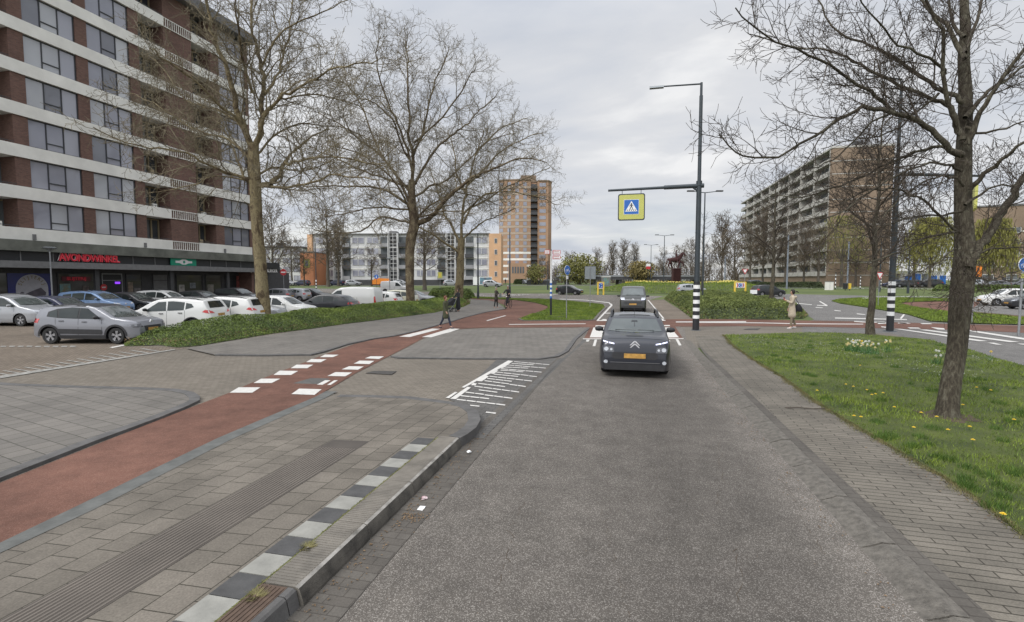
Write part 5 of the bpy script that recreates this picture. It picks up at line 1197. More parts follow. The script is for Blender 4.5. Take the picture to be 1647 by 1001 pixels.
row('mpv', 633, -20.0, 186, 'cream coloured people carrier right of the small white hatchback', 'cream', sc=.95)
row('sedan', 664, -20.0, 6, 'silver car half hidden behind the second plane trunk', 'silver')
# middle row
row('hatch', 92, -32.2, 12, 'navy blue hatchback behind the pale grey hatchback', 'dblue')
row('mpv', 152, -36.6, 12, 'light blue people carrier in front of the late shop', 'blue')
row('hatch', 212, -36.5, 12, 'black hatchback between the light blue and white cars', 'black')
row('mpv', 262, -37.2, 12, 'white people carrier parked in front of the shop doors', 'white', sc=.95)
row('sedan', 322, -36.5, 10, 'black saloon with a bright windscreen near the green shop sign', 'black', sc=1.02)
row('suv', 382, -37.6, 8, 'black tall crossover near the burger shop corner', 'black')
row('hatch', 441, -37.2, 190, 'grey small hatchback seen from behind right of the plane trunk', 'grey')
row('hatch', 468, -36.4, 190, 'silver small hatchback seen from behind at the end of the row', 'silver')
row('sedan', 500, -35.6, 8, 'black saloon right of the silver small hatchback', 'black')
put_car('van', HD(637, 78).x, HD(637, 78).y, 5, 'small white van beyond the parked cars left of the second plane trunk', 'white', cat='van')
for p, d, k, c, h, lb_ in ((541,126,'hatch','dblue',200,'dark blue car parked left before the white flats'),(553,127,'hatch','black',190,'black car in the middle of the three before the white flats'),(569,126,'hatch','silver',10,'silver hatchback parked before the white flats under a small tree'),(646,127,'hatch','silver',10,'grey car behind the second plane trunk before the white flats'),(726,126,'hatch','silver',15,'silver car beside the lattice stair tower near the third plane tree'),
    (792,105,'hatch','silver',0,'silver grey low car beyond the grass left of the seated cyclist lane'),(846,170,'hatch','grey',-60,'grey hatchback parked before the tower'),(860,172,'sedan','black',-60,'black car parked right of the grey hatchback before the tower'),(869,174,'hatch','white',-60,'white car parked before the tower right side'),(881,170,'suv','black',-60,'large black car parked at the tower corner'),
    (440,120,'hatch','white',10,'white car in the gap between the burger shop and orange house'),(462,125,'mpv','silver',10,'silver car parked before the orange building'),(486,125,'hatch','dblue',190,'dark car parked right of the orange building')):
    q = HD(p, d); put_car(k, q.x, q.y, h, lb_.replace('seated cyclist lane', 'cyclist'), c, group='cars parked far behind')
q = HD(916, 71); put_car('hatch', q.x, q.y, -14, 'small black hatchback driving round the roundabout left of the van', 'black', group='moving cars', sc=.93)
q = HD(1112, 70); put_car('hatch', q.x, q.y, 4, 'silver car half hidden behind the shrub bed left of the banded mast', 'silver', group='moving cars')
q = HD(1235, 64.5); put_car('hatch', q.x, q.y, 20, 'black hatchback leaving the roundabout behind the grey tree', 'black', group='moving cars')
q = HD(1621, 46); put_car('hatch', q.x, q.y, 176, 'white hatchback driving in from the right edge', 'white', group='moving cars', sc=1.06)
q = HD(1668, 41); put_car('hatch', q.x, q.y, 176, 'black car cut off by the right edge behind the white one', 'black', group='moving cars')
for p, d, k, c, h, lb_ in ((1597,86,'sedan','grey',182,'grey saloon parked behind the low hedge on the right'),(1555,92,'mpv','silver',175,'silver people carrier right of the big trunk beyond the verge'),(1455,98,'hatch','black',175,'black car before the blue doors, left of three'),(1475,98,'hatch','grey',5,'dark grey car before the blue doors, middle of three'),(1492,97,'suv','black',175,'black tall car before the blue doors, right of three'),(1176,120,'hatch','black',20,'black car far behind the chevron sign'),(1217,110,'hatch','grey',10,'dark grey car parked before the long flats'),(1436,100,'hatch','dblue',170,'dark blue car beside the right hand banded mast'),(1640,90,'suv','grey',180,'grey tall car far right beyond the hedge')):
    q = HD(p, d); put_car(k, q.x, q.y, h, lb_, c, group='cars parked far behind')
# orange works trailer
q = HD(614, 118); wt = empty('works_trailer', (q.x, q.y, terr(q.x, q.y)), YAW, 'orange works trailer with a rounded cover before the white flats', 'trailer')
mb = MB(); mb.prism([(-1.9,0),(1.9,0),(1.9,.8),(1.6,1.35),(-1.2,1.45),(-1.9,.9)], -1, 1); mb.v = [(a, c_, b+.45) for a, b, c_ in mb.v]
mb.build('cover', M['orange'], wt, fixn=True); mb = MB(); mb.box(-1.8, 1.8, -.9, .9, .3, .45); mb.tube([(1.8,0,.4),(2.8,0,.4)], .05, 6); mb.build('chassis', M['black'], wt)
for s in (-.95, .95): mb = MB(); mb.lathe([(0,-.08),(.3,-.08),(.3,.08),(0,.08)], 16, 'y', (0, s, .3)); mb.build('wheel', M['rubber'], wt)
# ---------------------------------------------------------------- trees
class Tree:
    def __init__(s, seed): s.r = random.Random(seed); s.lim = []; s.tw = []; s.tips = []
def rnd_perp(r, d):
    v = Vector((r.gauss(0,1), r.gauss(0,1), r.gauss(0,1))); v = v - d*v.dot(d)
    return v.normalized() if v.length > 1e-4 else d.orthogonal().normalized()
def grow(T, p, d, L, rad, lvl, prm):
    r = T.r; seg = prm['seg'][min(lvl, len(prm['seg'])-1)]; n = max(3, int(L/seg)); st = L/n
    pts = [p.copy()]; rads = [rad]; d = d.normalized(); q = p.copy(); perp = rnd_perp(r, d)
    wob = prm['wob'][min(lvl, len(prm['wob'])-1)]; up = prm['up'][min(lvl, len(prm['up'])-1)]
    tipr = max(prm['tip'], rad*.25)
    for i in range(n):
        d = (d + rnd_perp(r, d)*wob*r.random()*1.4 + Vector((0,0,1))*up).normalized()
        q = q + d*st; pts.append(q.copy()); rads.append(rad + (tipr-rad)*((i+1)/n)**.85)
    (T.lim if lvl <= prm['limlvl'] else T.tw).append((pts, rads, lvl))
    if lvl >= prm['max']: T.tips.append(pts[-1]); return
    sprout(T, pts, rads, L, lvl, prm)
def sprout(T, pts, rads, L, lvl, prm, t0=None, dens=None, lenf=None):
    r = T.r; n = len(pts)-1; den = (dens or prm['den'][min(lvl, len(prm['den'])-1)]); k = max(2, int(L*den)); 
    t0 = prm['t0'][min(lvl, len(prm['t0'])-1)] if t0 is None else t0
    lr = prm['lr'][min(lvl, len(prm['lr'])-1)] if lenf is None else lenf
    perp = None
    for j in range(k):
        t = t0 + (1-t0)*((j + r.random()*.8)/k); t = min(t, .995); f = t*n; i = int(f); f -= i
        q = pts[i].lerp(pts[i+1], f); dd = (pts[i+1]-pts[i]).normalized(); rr_ = rads[i]+(rads[i+1]-rads[i])*f
        if perp is None: perp = rnd_perp(r, dd)
        perp = (perp - dd*perp.dot(dd)); perp = perp.normalized() if perp.length > .01 else rnd_perp(r, dd)
        perp = Matrix.Rotation(r.uniform(2.0, 4.0) if prm.get('alt', 1) else r.uniform(0, 6.28), 3, dd) @ perp
        a = R(r.uniform(*prm['ang'][min(lvl, len(prm['ang'])-1)]))
        nd_ = dd*math.cos(a) + perp*math.sin(a)
        cl = L*lr*(1-.55*t)*r.uniform(.6, 1.25)
        cl = min(cl, prm['maxlen'][min(lvl+1, len(prm['maxlen'])-1)]*r.uniform(.6,1.1))
        if cl < prm['minlen']: cl = prm['minlen']*r.uniform(.6, 1.2)
        grow(T, q, nd_, cl, max(prm['tip'], min(rr_*.62, cl*prm['thick'])), lvl+1, prm)
def tree_mesh(T, name, mb_m, mt_m, root, sides=(10,7,5,4,3,3), trunk_name='trunk', crown='crown'):
    for lst, nm, m in ((T.lim, trunk_name, mb_m), (T.tw, crown, mt_m)):
        if not lst: continue
        V = []; F = []; base = 0
        for pts, rads, lvl in lst:
            n = sides[min(lvl, len(sides)-1)]; P = np.array([tuple(p) for p in pts]); k = len(P)
            Tn = np.empty_like(P); Tn[1:-1] = P[2:]-P[:-2]; Tn[0] = P[1]-P[0]; Tn[-1] = P[-1]-P[-2]
            Tn /= np.maximum(np.linalg.norm(Tn, axis=1, keepdims=True), 1e-6)
            ref = np.array([.31,.52,.79]) if abs(Tn[0] @ np.array([.31,.52,.79])) < .9 else np.array([1.,0,0])
            A = ref - Tn*(Tn@ref)[:,None]; A /= np.maximum(np.linalg.norm(A, axis=1, keepdims=True), 1e-6); B = np.cross(Tn, A)
            q = np.arange(n)*2*math.pi/n; rd = np.array(rads)[:,None,None]
            if lvl == 0:
                nz = np.array([[1+.07*mnoise.noise(Vector((math.cos(a)*1.3, math.sin(a)*1.3, p[2]*1.2)))*2 for a in q] for p in P])[:,:,None]; rd = rd*nz
            ring = P[:,None,:] + (A[:,None,:]*np.cos(q)[None,:,None] + B[:,None,:]*np.sin(q)[None,:,None])*rd
            V.append(ring.reshape(-1,3)); i = np.arange(k-1)[:,None]*n; j = np.arange(n)[None,:]; j2 = (j+1) % n
            F.append(np.stack([i+j, i+j2, i+n+j2, i+n+j], -1).reshape(-1,4)+base); base += k*n
        V = np.concatenate(V); F = np.concatenate(F)
        me = bpy.data.meshes.new(nm); me.vertices.add(len(V)); me.vertices.foreach_set('co', V.astype(np.float32).ravel())
        me.loops.add(F.size); me.loops.foreach_set('vertex_index', F.astype(np.int32).ravel()); me.polygons.add(len(F))
        me.polygons.foreach_set('loop_start', np.arange(0, F.size, 4, dtype=np.int32)); me.polygons.foreach_set('loop_total', np.full(len(F), 4, dtype=np.int32))
        me.update(); me.validate(); me.polygons.foreach_set('use_smooth', [True]*len(me.polygons)); me.materials.append(m)
        o = bpy.data.objects.new(nm, me); COL.objects.link(o); o.parent = root
def smooth_path(pts, sub=3):
    out = []; n = len(pts)
    for i in range(n-1):
        p0, p1, p2, p3 = pts[max(i-1,0)], pts[i], pts[i+1], pts[min(i+2,n-1)]
        for k in range(sub):
            t = k/sub; out.append(.5*((2*p1)+(p2-p0)*t+(2*p0-5*p1+4*p2-p3)*t*t+(3*p1-p0-3*p2+p3)*t**3))
    out.append(pts[-1]); return out
def limb(T, pix, dep, d1, r0, r1, origin, lvl=1, j=.0):
    # a limb followed by eye: its own bearing towards or away from us runs from dep to dep+d1
    n = len(pix); tot = [0]
    for i in range(1, n): tot.append(tot[-1]+math.hypot(pix[i][0]-pix[i-1][0], pix[i][1]-pix[i-1][1]))
    pts = [PD(a, b, dep + d1*(tot[i]/tot[-1])**1.1) - origin for i, (a, b) in enumerate(pix)]
    pts = smooth_path([Vector(p) for p in pts]); m = len(pts); r = T.r
    for i in range(1, m-1): pts[i] += Vector((r.gauss(0,1), r.gauss(0,1), r.gauss(0,1)))*j
    rads = [r0+(r1-r0)*(i/(m-1))**.8 for i in range(m)]
    T.lim.append((pts, rads, lvl)); L = sum((pts[i+1]-pts[i]).length for i in range(m-1)); return pts, rads, L

# near lime tree on the verge
LIME = dict(seg=[.5,.3,.22,.16,.12], wob=[.05,.14,.17,.2,.24], up=[.0,.03,.045,.05,.05], tip=.0036, limlvl=1, max=5, den=[2,5,7,7.5,7], t0=[.3,.12,.1,.12,.1], lr=[.5,.44,.48,.5,.45], ang=[(40,70),(26,55),(28,55),(28,55),(25,50)], maxlen=[8,3.9,2.1,1.15,.6], minlen=.22, thick=.013)
o4 = Vector((*G(1522,675), .05)); D4 = 8.75
tr4 = empty('lime_tree', o4, 0, 'bare lime tree with a leaning thick lichened trunk nearest to us on the grass verge', 'tree')
T = Tree(11); 
P4 = [(1522,690),(1524,672),(1527,640),(1534,590),(1541,540),(1545,490),(1549,440),(1552,400),(1550,350),(1549,300),(1550,250),(1552,200),(1552,140),(1550,90),(1553,50),(1551,0),(1555,-60),(1552,-140),(1560,-230)]
pts = smooth_path([PD(a, b, 8.72 + .0006*(690-b)) - o4 for a, b in P4]); m = len(pts)
pts[0].z = min(pts[0].z, -.1)
wpx = [21.5,16.5,13.8,13.2,13.2,14.2,15,14,12.5,11.5,10.5,9.5,9,8.2,7,6,5,4,3]; rads = [float(np.interp(i/(m-1)*18, range(19), wpx))*8.75/800 for i in range(m)]
T.lim.append((pts, rads, 0))
def L4(pix, d1, r0, r1, den=2.6, t0=.15, lf=.30):
    p, r_, L = limb(T, pix, D4, d1, r0*.85*8.75/800, max(.006, r1*8.75/800), o4, 1, .015); sprout(T, p, r_, L, 1, LIME, t0, den*1.5, lf*1.15)
L4([(1556,432),(1572,400),(1590,380),(1606,350),(1622,325),(1640,295),(1662,262),(1690,200)], .8, 9.5, 4)
L4([(1548,250),(1529,240),(1499,211),(1466,194),(1433,180),(1397,173),(1374,178),(1334,201),(1288,231),(1232,255),(1183,244),(1156,217)], -.9, 6.5, .8, 3.0, .2, .2)
L4([(1440,183),(1410,156),(1380,138),(1334,105),(1282,79),(1232,58),(1183,13)], -1.6, 4.0, .8, 3.0, .1, .25)
L4([(1548,225),(1536,190),(1522,168),(1496,157),(1447,138),(1397,112),(1361,91),(1315,79),(1260,72),(1205,55)], .9, 5.5, .8, 3.0, .2, .22)
L4([(1550,165),(1530,152),(1506,140),(1466,115),(1430,89),(1387,68),(1348,53),(1321,10),(1300,-40)], 1.4, 5, 1, 3.0, .2, .25)
L4([(1549,220),(1532,185),(1520,150),(1516,102),(1513,50),(1490,0),(1478,-60)], -.6, 5, 1.5)
L4([(1519,120),(1505,98),(1473,87),(1433,63),(1400,20),(1370,-20)], -1.2, 3.2, .8)
L4([(1555,232),(1568,200),(1578,181),(1602,142),(1647,79),(1690,20)], -.8, 6, 2)
L4([(1552,190),(1575,163),(1600,140),(1644,112),(1700,80)], .9, 4.5, 1.5)
L4([(1560,305),(1578,287),(1600,268),(1618,254),(1647,227),(1700,190)], -1.0, 5, 1.5)
L4([(1552,85),(1562,60),(1575,16),(1595,-60)], .8, 4.5, 1.5)
L4([(1551,95),(1535,60),(1510,30),(1483,0),(1450,-50)], .6, 5, 1.5)
L4([(1546,245),(1512,236),(1480,245),(1446,255),(1397,280),(1334,303),(1290,318),(1240,312)], .8, 3.4, .8, 3.2, .1, .24)
L4([(1546,375),(1525,361),(1492,330),(1464,313),(1430,305),(1390,308),(1350,330)], -.7, 2.8, .7, 3.0, .1, .22)
L4([(1545,372),(1518,376),(1486,384),(1450,403),(1400,420),(1360,420)], -.5, 2.6, .7, 3.0, .1, .25)
L4([(1552,330),(1570,318),(1600,300),(1640,296),(1700,270)], .5, 3, .8)
L4([(1570,408),(1600,398),(1630,400),(1680,390)], .3, 2.2, .8, 3, .1, .3)
L4([(1546,398),(1530,405),(1505,425),(1470,440),(1440,448)], -.8, 1.8, .6, 3.0, .1, .3)
L4([(1551,60),(1530,20),(1520,-50)], 1.2, 4, 1)
L4([(1548,275),(1520,262),(1480,268),(1430,290),(1385,320),(1350,345),(1320,352)], -1.3, 2.6, .7, 3.2, .1, .25)
L4([(1548,340),(1515,345),(1470,350),(1420,365),(1380,385)], 1.1, 2.4, .7, 3.2, .1, .25)
L4([(1550,300),(1525,285),(1490,290),(1450,318),(1420,350),(1405,385)], -.5, 2.4, .7, 3.2, .1, .25)
L4([(1440,180),(1400,200),(1360,240),(1330,262),(1290,275)], -.2, 2.2, .6, 3, .1, .25)
L4([(1510,150),(1480,175),(1430,215),(1380,225),(1320,240)], .8, 2.4, .6, 3, .1, .25)
L4([(1553,205),(1585,215),(1620,205),(1660,190)], -.6, 3, .8)
L4([(1560,440),(1590,450),(1620,440),(1660,430)], .4, 1.8, .6, 3, .1, .3)
for q in range(26):
    a = T.r.choice([(1537,458),(1560,450),(1553,440),(1548,470),(1544,480),(1552,430)]); p = PD(a[0], a[1], 8.5) - o4
    grow(T, p, Vector((T.r.uniform(-.7,.7), -.3, T.r.uniform(-.8,.3))), T.r.uniform(.2,.6), .005, 3, LIME)
tree_mesh(T, 'lime', M['bark'], M['twig'], tr4, sides=(20,8,5,4,3,3))
# planes along the ivy bed
PLANE = dict(seg=[.7,.6,.45,.35,.28], wob=[.06,.30,.38,.44,.5], up=[.0,.04,.045,.05,.04], tip=.0080, limlvl=1, max=5, den=[1.2,2.1,3.0,3.4,3.4], t0=[.3,.15,.15,.12,.1], lr=[.5,.42,.48,.5,.45], ang=[(40,70),(30,62),(30,65),(30,65),(30,60)], maxlen=[12,6.5,3.4,1.7,.9], minlen=.45, thick=.014)
def plane_tree(seed, base_px, X, label, trunk, limbs, nd, s_px):
    d = ray(*base_px); t = X/d.x; o = Vector((X, d.y*t, terr(X, d.y*t))); dep = (o-CAM).dot(CF)
    root = empty('plane_tree', o, 0, label, 'tree', 'plane trees along the ivy bed'); T = Tree(seed)
    yb = 450 + (HC-o.z)*FPX/dep
    P = smooth_path([PD(a, b if i else yb+6, dep) - o for i, (a, b, w) in enumerate(trunk)]); m = len(P); nT = len(trunk)
    rr_ = [float(np.interp(i/(m-1)*(nT-1), range(nT), [w for a, b, w in trunk]))*dep/800*(.80 if seed == 21 else .9) for i in range(m)]
    T.lim.append((P, rr_, 0))
    Lt = sum((P[i+1]-P[i]).length for i in range(m-1))
    for pix, dd, r0, r1 in limbs:
        p, r_, L = limb(T, pix, dep, dd, r0*(.62 if r0 < 5.9 else .85)*dep/800, max(.018, r1*.8*dep/800), o, 1, .05); sprout(T, p, r_, L, 1, PLANE, .10, nd*1.7, .50)
    tree_mesh(T, 'plane', M['bark_plane'] if seed != 22 else M['bark_dark'], M['twig_plane'], root, sides=(14,7,5,4,3,3)); return T, o, root
T1, o1, root1 = plane_tree(21, (424,450), -18.0, 'nearest plane tree with mottled trunk in the ivy bed before the brick flats',
  [(427,530,14),(426,515,13.5),(423,480,12.5),(419,430,11.5),(414,370,11),(411,320,11),(410,290,11),(408,255,11),(407,232,9.5)],
  [([(405,245),(395,210),(380,174),(368,120),(352,85),(344,60),(335,20),(329,-30),(322,-80)], -2.0, 6.5, 1.5),
   ([(411,240),(419,200),(422,160),(423,120),(415,85),(407,54),(405,0),(410,-60)], 1.5, 6, 1.5),
   ([(412,235),(428,192),(449,159),(475,145),(500,132),(530,112),(570,105),(605,98)], -3, 5.2, 1),
   ([(425,150),(445,125),(455,95),(462,60),(468,20),(480,-30)], 2.5, 4, 1),
   ([(412,298),(434,297),(449,282),(458,261),(472,245),(488,231),(510,215),(530,208)], 3, 6, 1),
   ([(458,262),(480,260),(500,255),(545,252),(590,262),(620,268)], -2.5, 4, .9),
   ([(413,300),(450,302),(491,298),(530,285),(570,283),(610,290)], -4, 4.2, .9),
   ([(405,290),(392,285),(380,255),(368,222),(350,195),(332,190)], 3, 4, 1),
   ([(399,220),(385,195),(362,177),(332,147),(299,120),(270,98),(240,78)], -4, 4.8, 1),
   ([(406,292),(380,282),(329,264),(302,246),(260,238),(200,231),(150,205)], -5, 4, .8),
   ([(404,260),(370,225),(330,215),(290,195),(250,170),(205,150)], 4, 3.8, .8),
   ([(399,225),(378,195),(330,170),(300,160),(250,100),(230,90)], 5, 3.5, .8),
   ([(420,190),(440,165),(470,158),(510,152),(560,165),(600,185)], 4, 3.6, .8),
   ([(406,150),(395,110),(385,60),(380,10),(390,-60)], -3.5, 4, 1),
   ([(420,110),(440,70),(470,40),(520,20),(560,0)], -1, 3.2, .8),
   ([(412,285),(440,270),(480,275),(520,265),(560,240)], 5, 3.4, .8), ([(412,250),(440,220),(480,200),(540,205),(590,220)], 6, 3.4, .8), ([(410,300),(400,270),(350,300),(300,320),(250,330)][0:1]+[(395,290),(350,285),(300,300),(240,310)], 2, 3, .7)], 1.15, 1)
T2, o2, root2 = plane_tree(22, (660,450), -18.0, 'broad plane tree with dark mottled trunk, second along the ivy bed',
  [(661,500,8.5),(660,480,8),(659,450,7.5),(659,410,8),(661,385,9),(666,362,9),(663,330,7),(662,290,5.5)],
  [([(662,300),(665,251),(658,215),(658,185),(654,128),(655,95),(651,60)], 1, 5, 1),
   ([(658,358),(647,356),(612,350),(580,372),(540,375),(505,370)], -2, 3.5, .7),
   ([(662,345),(656,321),(634,277),(612,250),(590,233),(560,210),(537,194),(505,180)], 2, 4.5, .8),
   ([(660,330),(625,308),(590,300),(560,300),(524,299),(490,300)], -4, 4, .7),
   ([(668,362),(685,355),(700,343),(717,321),(740,300),(761,286),(785,275),(810,264),(845,255),(880,262)], -3, 6, .8),
   ([(665,300),(673,286),(690,255),(709,233),(730,215),(748,203),(765,185),(779,172),(800,150)], 3, 4.4, .8),
   ([(663,290),(655,240),(640,200),(625,165),(610,120),(605,85),(612,60)], -3, 3.6, .8),
   ([(665,250),(680,215),(690,170),(700,130),(715,100),(722,75)], 2, 3.5, .8),
   ([(660,310),(620,260),(600,220),(580,165),(560,140),(555,110)], 4, 3.5, .8),
   ([(662,320),(690,300),(720,290),(760,250),(790,225),(830,215)], 5, 3.5, .8),
   ([(657,300),(610,285),(570,270),(530,250),(495,235)], 3, 3.4, .8),
   ([(665,230),(700,200),(735,160),(755,125),(765,110)], -2, 3, .8),
   ([(664,270),(645,230),(630,190),(590,160),(560,170)], -5, 3, .8),
   ([(668,355),(690,330),(730,310),(770,315),(800,330)], 4, 3.3, .8), ([(662,340),(630,335),(590,335),(550,345),(515,350)], 3, 3, .7), ([(664,350),(640,300),(600,260),(575,245),(530,235)], -6, 3, .7), ([(666,352),(690,345),(730,338),(765,345)], -3, 2.6, .7)], 1.25, 1)
T3, o3, root3 = plane_tree(23, (740,450), -18.0, 'third plane tree with a forked trunk, farthest along the ivy bed',
  [(736,488,9),(738,470,8),(740,440,7),(741,410,6.5),(742,385,6.5)],
  [([(740,395),(728,366),(715,345),(709,320),(700,295),(690,270)], 2, 4, .8),
   ([(740,408),(728,398),(705,384),(687,372),(668,362),(650,350)], -2, 4, .8),
   ([(742,390),(744,348),(748,312),(755,290),(761,260),(770,235),(778,210)], -2, 4.2, .8),
   ([(743,388),(752,378),(765,366),(779,356),(795,350),(810,343),(830,335)], 2, 3, .7),
   ([(746,360),(758,335),(785,320),(815,300),(850,285),(885,270)], 3, 3.2, .7),
   ([(745,345),(770,320),(790,310),(830,310),(870,318),(895,330)], -3, 3, .7),
   ([(750,300),(780,270),(805,245),(840,225),(865,215)], -1, 3, .7),
   ([(748,310),(735,280),(730,240),(720,210)], 3, 3, .7),
   ([(765,250),(790,220),(820,200),(850,190)], 3, 2.6, .7)], 1.2, 1)
mb = MB()
for T_, o_, rt_ in ((T1, o1, root1), (T2, o2, root2)):
    mb = MB(); r = random.Random(5)
    for tip in r.sample(T_.tips, min(220, len(T_.tips))):
        if tip.z < 5: continue
        c = tip + Vector((0,0,-.12)); s = .032; mb.add([c+Vector(v)*s for v in ((1,0,0),(-1,0,0),(0,1,0),(0,-1,0),(0,0,1),(0,0,-1))], [(0,2,4),(2,1,4),(1,3,4),(3,0,4),(2,0,5),(1,2,5),(3,1,5),(0,3,5)]); mb.tube([tip, c], .004, 3)
    tag(mb.build('seed_balls', M['twig'], rt_), kind='stuff')
# young trees on the right
YOUNG = dict(seg=[.5,.4,.3,.25,.2], wob=[.04,.14,.2,.26], up=[.0,.05,.05,.05], tip=.006, limlvl=0, max=3, den=[2.6,2.4,3.0,3.2], t0=[.28,.12,.1,.1], lr=[.42,.42,.45,.45], ang=[(42,72),(28,55),(28,55)], maxlen=[8,3.2,1.5,.8], minlen=.3, thick=.014)
def upright(seed, base, Hh, r0, label, prm, lean=(0,0), m1=None, m2=None, group=None, name='street_tree', sides=(10,5,4,3), rot=0, t0=None):
    root = empty(name, base, rot, label, 'tree', group); T = Tree(seed); n = 14; r = T.r
    pts = [Vector((lean[0]*(i/n)**1.3 + r.gauss(0,.03)*(i>0), lean[1]*(i/n)**1.3 + r.gauss(0,.03)*(i>0), Hh*i/n - (.05 if i == 0 else 0))) for i in range(n+1)]
    rads = [r0*(1.25 if i == 0 else 1)*(1-.93*(i/n)**.9)+.008 for i in range(n+1)]
    T.lim.append((pts, rads, 0)); sprout(T, pts, rads, Hh, 0, prm, t0)
    tree_mesh(T, name, m1 or M['bark'], m2 or M['twig'], root, sides=sides); return root
b5 = G(1400,540); upright(31, (*b5, .03), 9.6, .15, 'slim bare street tree behind the daffodils, between us and the banded mast', var(YOUNG, den=[4.2,4,4.4,4.4], maxlen=[8,3.8,1.8,.9], max=4), (.1,0), t0=.30)
b6 = G(1241,497); upright(32, (*b6, .03), 11.2, .19, 'bare street tree standing in the shrub bed behind the woman in beige', var(YOUNG, seg=[.6,.45,.35,.3], tip=.009, maxlen=[9,4.2,2,1.1], minlen=.4, den=[4,3.2,3.4,3.6]), t0=.3)
b7 = G(1129,484); q7 = HD(1129, 60); upright(33, q7, 9.5, .17, 'thin bare tree just right of the tall lamp mast', var(YOUNG, seg=[.6,.5,.4,.3], tip=.01, maxlen=[9,3.6,1.8,1], minlen=.45, den=[2.0,1.6,2.0,2.2]), t0=.25)
# background trees: a few kinds, copied
FAR = dict(seg=[.9,.8,.7,.6], wob=[.05,.2,.26,.3], up=[0,.06,.05,.04], tip=.027, limlvl=0, max=4, den=[2.4,1.6,1.8,2.0], t0=[.22,.12,.1,.1], lr=[.5,.45,.5,.45], ang=[(30,60),(25,55),(28,60)], maxlen=[14,6,3,1.6], minlen=.8, thick=.014)
protoT = {}
def far_tree(kind, p, dep, Hm, label, rot=None, z=None, group='trees far behind the junction', wide=1.0):
    q = HD(p, dep, z); used = protoT.get(kind)
    if used is None:
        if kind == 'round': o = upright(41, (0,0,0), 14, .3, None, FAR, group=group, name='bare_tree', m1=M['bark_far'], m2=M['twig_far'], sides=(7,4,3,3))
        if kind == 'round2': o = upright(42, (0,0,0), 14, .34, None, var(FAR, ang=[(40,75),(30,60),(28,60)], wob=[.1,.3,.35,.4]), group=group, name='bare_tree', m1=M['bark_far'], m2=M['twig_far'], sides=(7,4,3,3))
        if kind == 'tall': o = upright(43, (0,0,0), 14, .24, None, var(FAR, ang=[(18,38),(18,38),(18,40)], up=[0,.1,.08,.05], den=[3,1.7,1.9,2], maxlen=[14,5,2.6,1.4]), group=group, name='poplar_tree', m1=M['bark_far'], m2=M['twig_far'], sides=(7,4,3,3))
        protoT[kind] = o; o['_l'] = 0; del o['_l']
    else: o = copy_tree(used)
    o.location = q - Vector((0,0,.1)); s = Hm/14; o.scale = (s*wide, s*wide, s); o.rotation_euler = (0, 0, rot if rot is not None else random.uniform(0, 6.28)); tag(o, label, 'tree', group); return o
def bush_cloud(name, label, q, rx, ry, hz, n, m, leaf=.16, cat='tree', trunk_h=0, group=None, hang=False, seed=1, mt=None):
    g = np.random.default_rng(seed); root = empty(name, q, 0, label, cat, group)
    ph = g.random(n)*6.283; u = g.random(n)**.42; ct = g.random(n)*2-1; st = np.sqrt(1-ct**2)
    lump = 1+.22*np.sin(ph*3+ct*4)+.15*np.sin(ph*7+ct*9)
    x = rx*u*lump*st*np.cos(ph); y = ry*u*lump*st*np.sin(ph); z = trunk_h + hz/2 + hz/2*u*ct*(.9+.2*lump)
    if hang:
        rr_ = np.sqrt((x/rx)**2+(y/ry)**2); z = trunk_h + .25*hz*g.random(n)**1.0 + (hz*.95*np.sqrt(np.clip(1-rr_**2*.8, .05, 1)))*g.random(n)**.45; z = np.minimum(z, trunk_h+hz)
    C = np.stack([x, y, z], 1); a = g.normal(size=(n,3)); a /= np.linalg.norm(a, axis=1, keepdims=True); b = np.cross(a, g.normal(size=(n,3))); b /= np.linalg.norm(b, axis=1, keepdims=True)
    if hang: a = a*.25+np.array([0,0,-1.]); 
    s = leaf*(.6+.8*g.random((n,1))); k = 2.6 if hang else 1.0
    V = np.stack([C-a*s*k, C+b*s*.5, C+a*s*k, C-b*s*.5], 1).reshape(-1,3)
    me = bpy.data.meshes.new('crown'); me.vertices.add(len(V)); me.vertices.foreach_set('co', V.astype(np.float32).ravel()); me.loops.add(4*n); me.loops.foreach_set('vertex_index', np.arange(4*n, dtype=np.int32)); me.polygons.add(n)
    me.polygons.foreach_set('loop_start', np.arange(0, 4*n, 4, dtype=np.int32)); me.polygons.foreach_set('loop_total', np.full(n, 4, dtype=np.int32)); me.update(); me.materials.append(m)
    o = bpy.data.objects.new('crown' if cat == 'tree' else 'foliage', me); COL.objects.link(o); o.parent = root
    mb = MB(); mb.tube([(0,0,-.1),(0,0,trunk_h+hz*.3),(.1,0,trunk_h+hz*.75)], [rx*.06,rx*.045,.03], 7)
    for i in range(7): a_ = i*.9; mb.tube([(0,0,trunk_h+hz*.25),(rx*.5*math.cos(a_), ry*.5*math.sin(a_), trunk_h+hz*.7)], [rx*.03,.02], 4)
    mb.build('trunk', mt or M['bark_far'], root); return root
M['willow'] = mat('willow_shoots', (.17,.165,.035), .8, var=.3, scale=.8, col2=(.27,.26,.065), island=.3)
M['budgreen'] = mat('budding_shoots', (.15,.16,.035), .8, var=.3, scale=.5, col2=(.22,.21,.06), island=.3)
M['budyel'] = mat('yellow_buds', (.18,.145,.045), .8, var=.3, scale=.5, col2=(.25,.2,.07), island=.3)
M['everg'] = mat('evergreen_leaves', (.03,.045,.015), .8, var=.4, scale=.7, col2=(.06,.08,.025), island=.4)
M['hedge'] = mat('hedge_leaves', (.05,.085,.016), .7, var=.35, scale=.6, col2=(.125,.17,.03), island=.4)
M['ivy'] = mat('ivy_leaves', (.06,.11,.018), .65, var=.35, scale=.55, col2=(.20,.26,.045), island=.5)
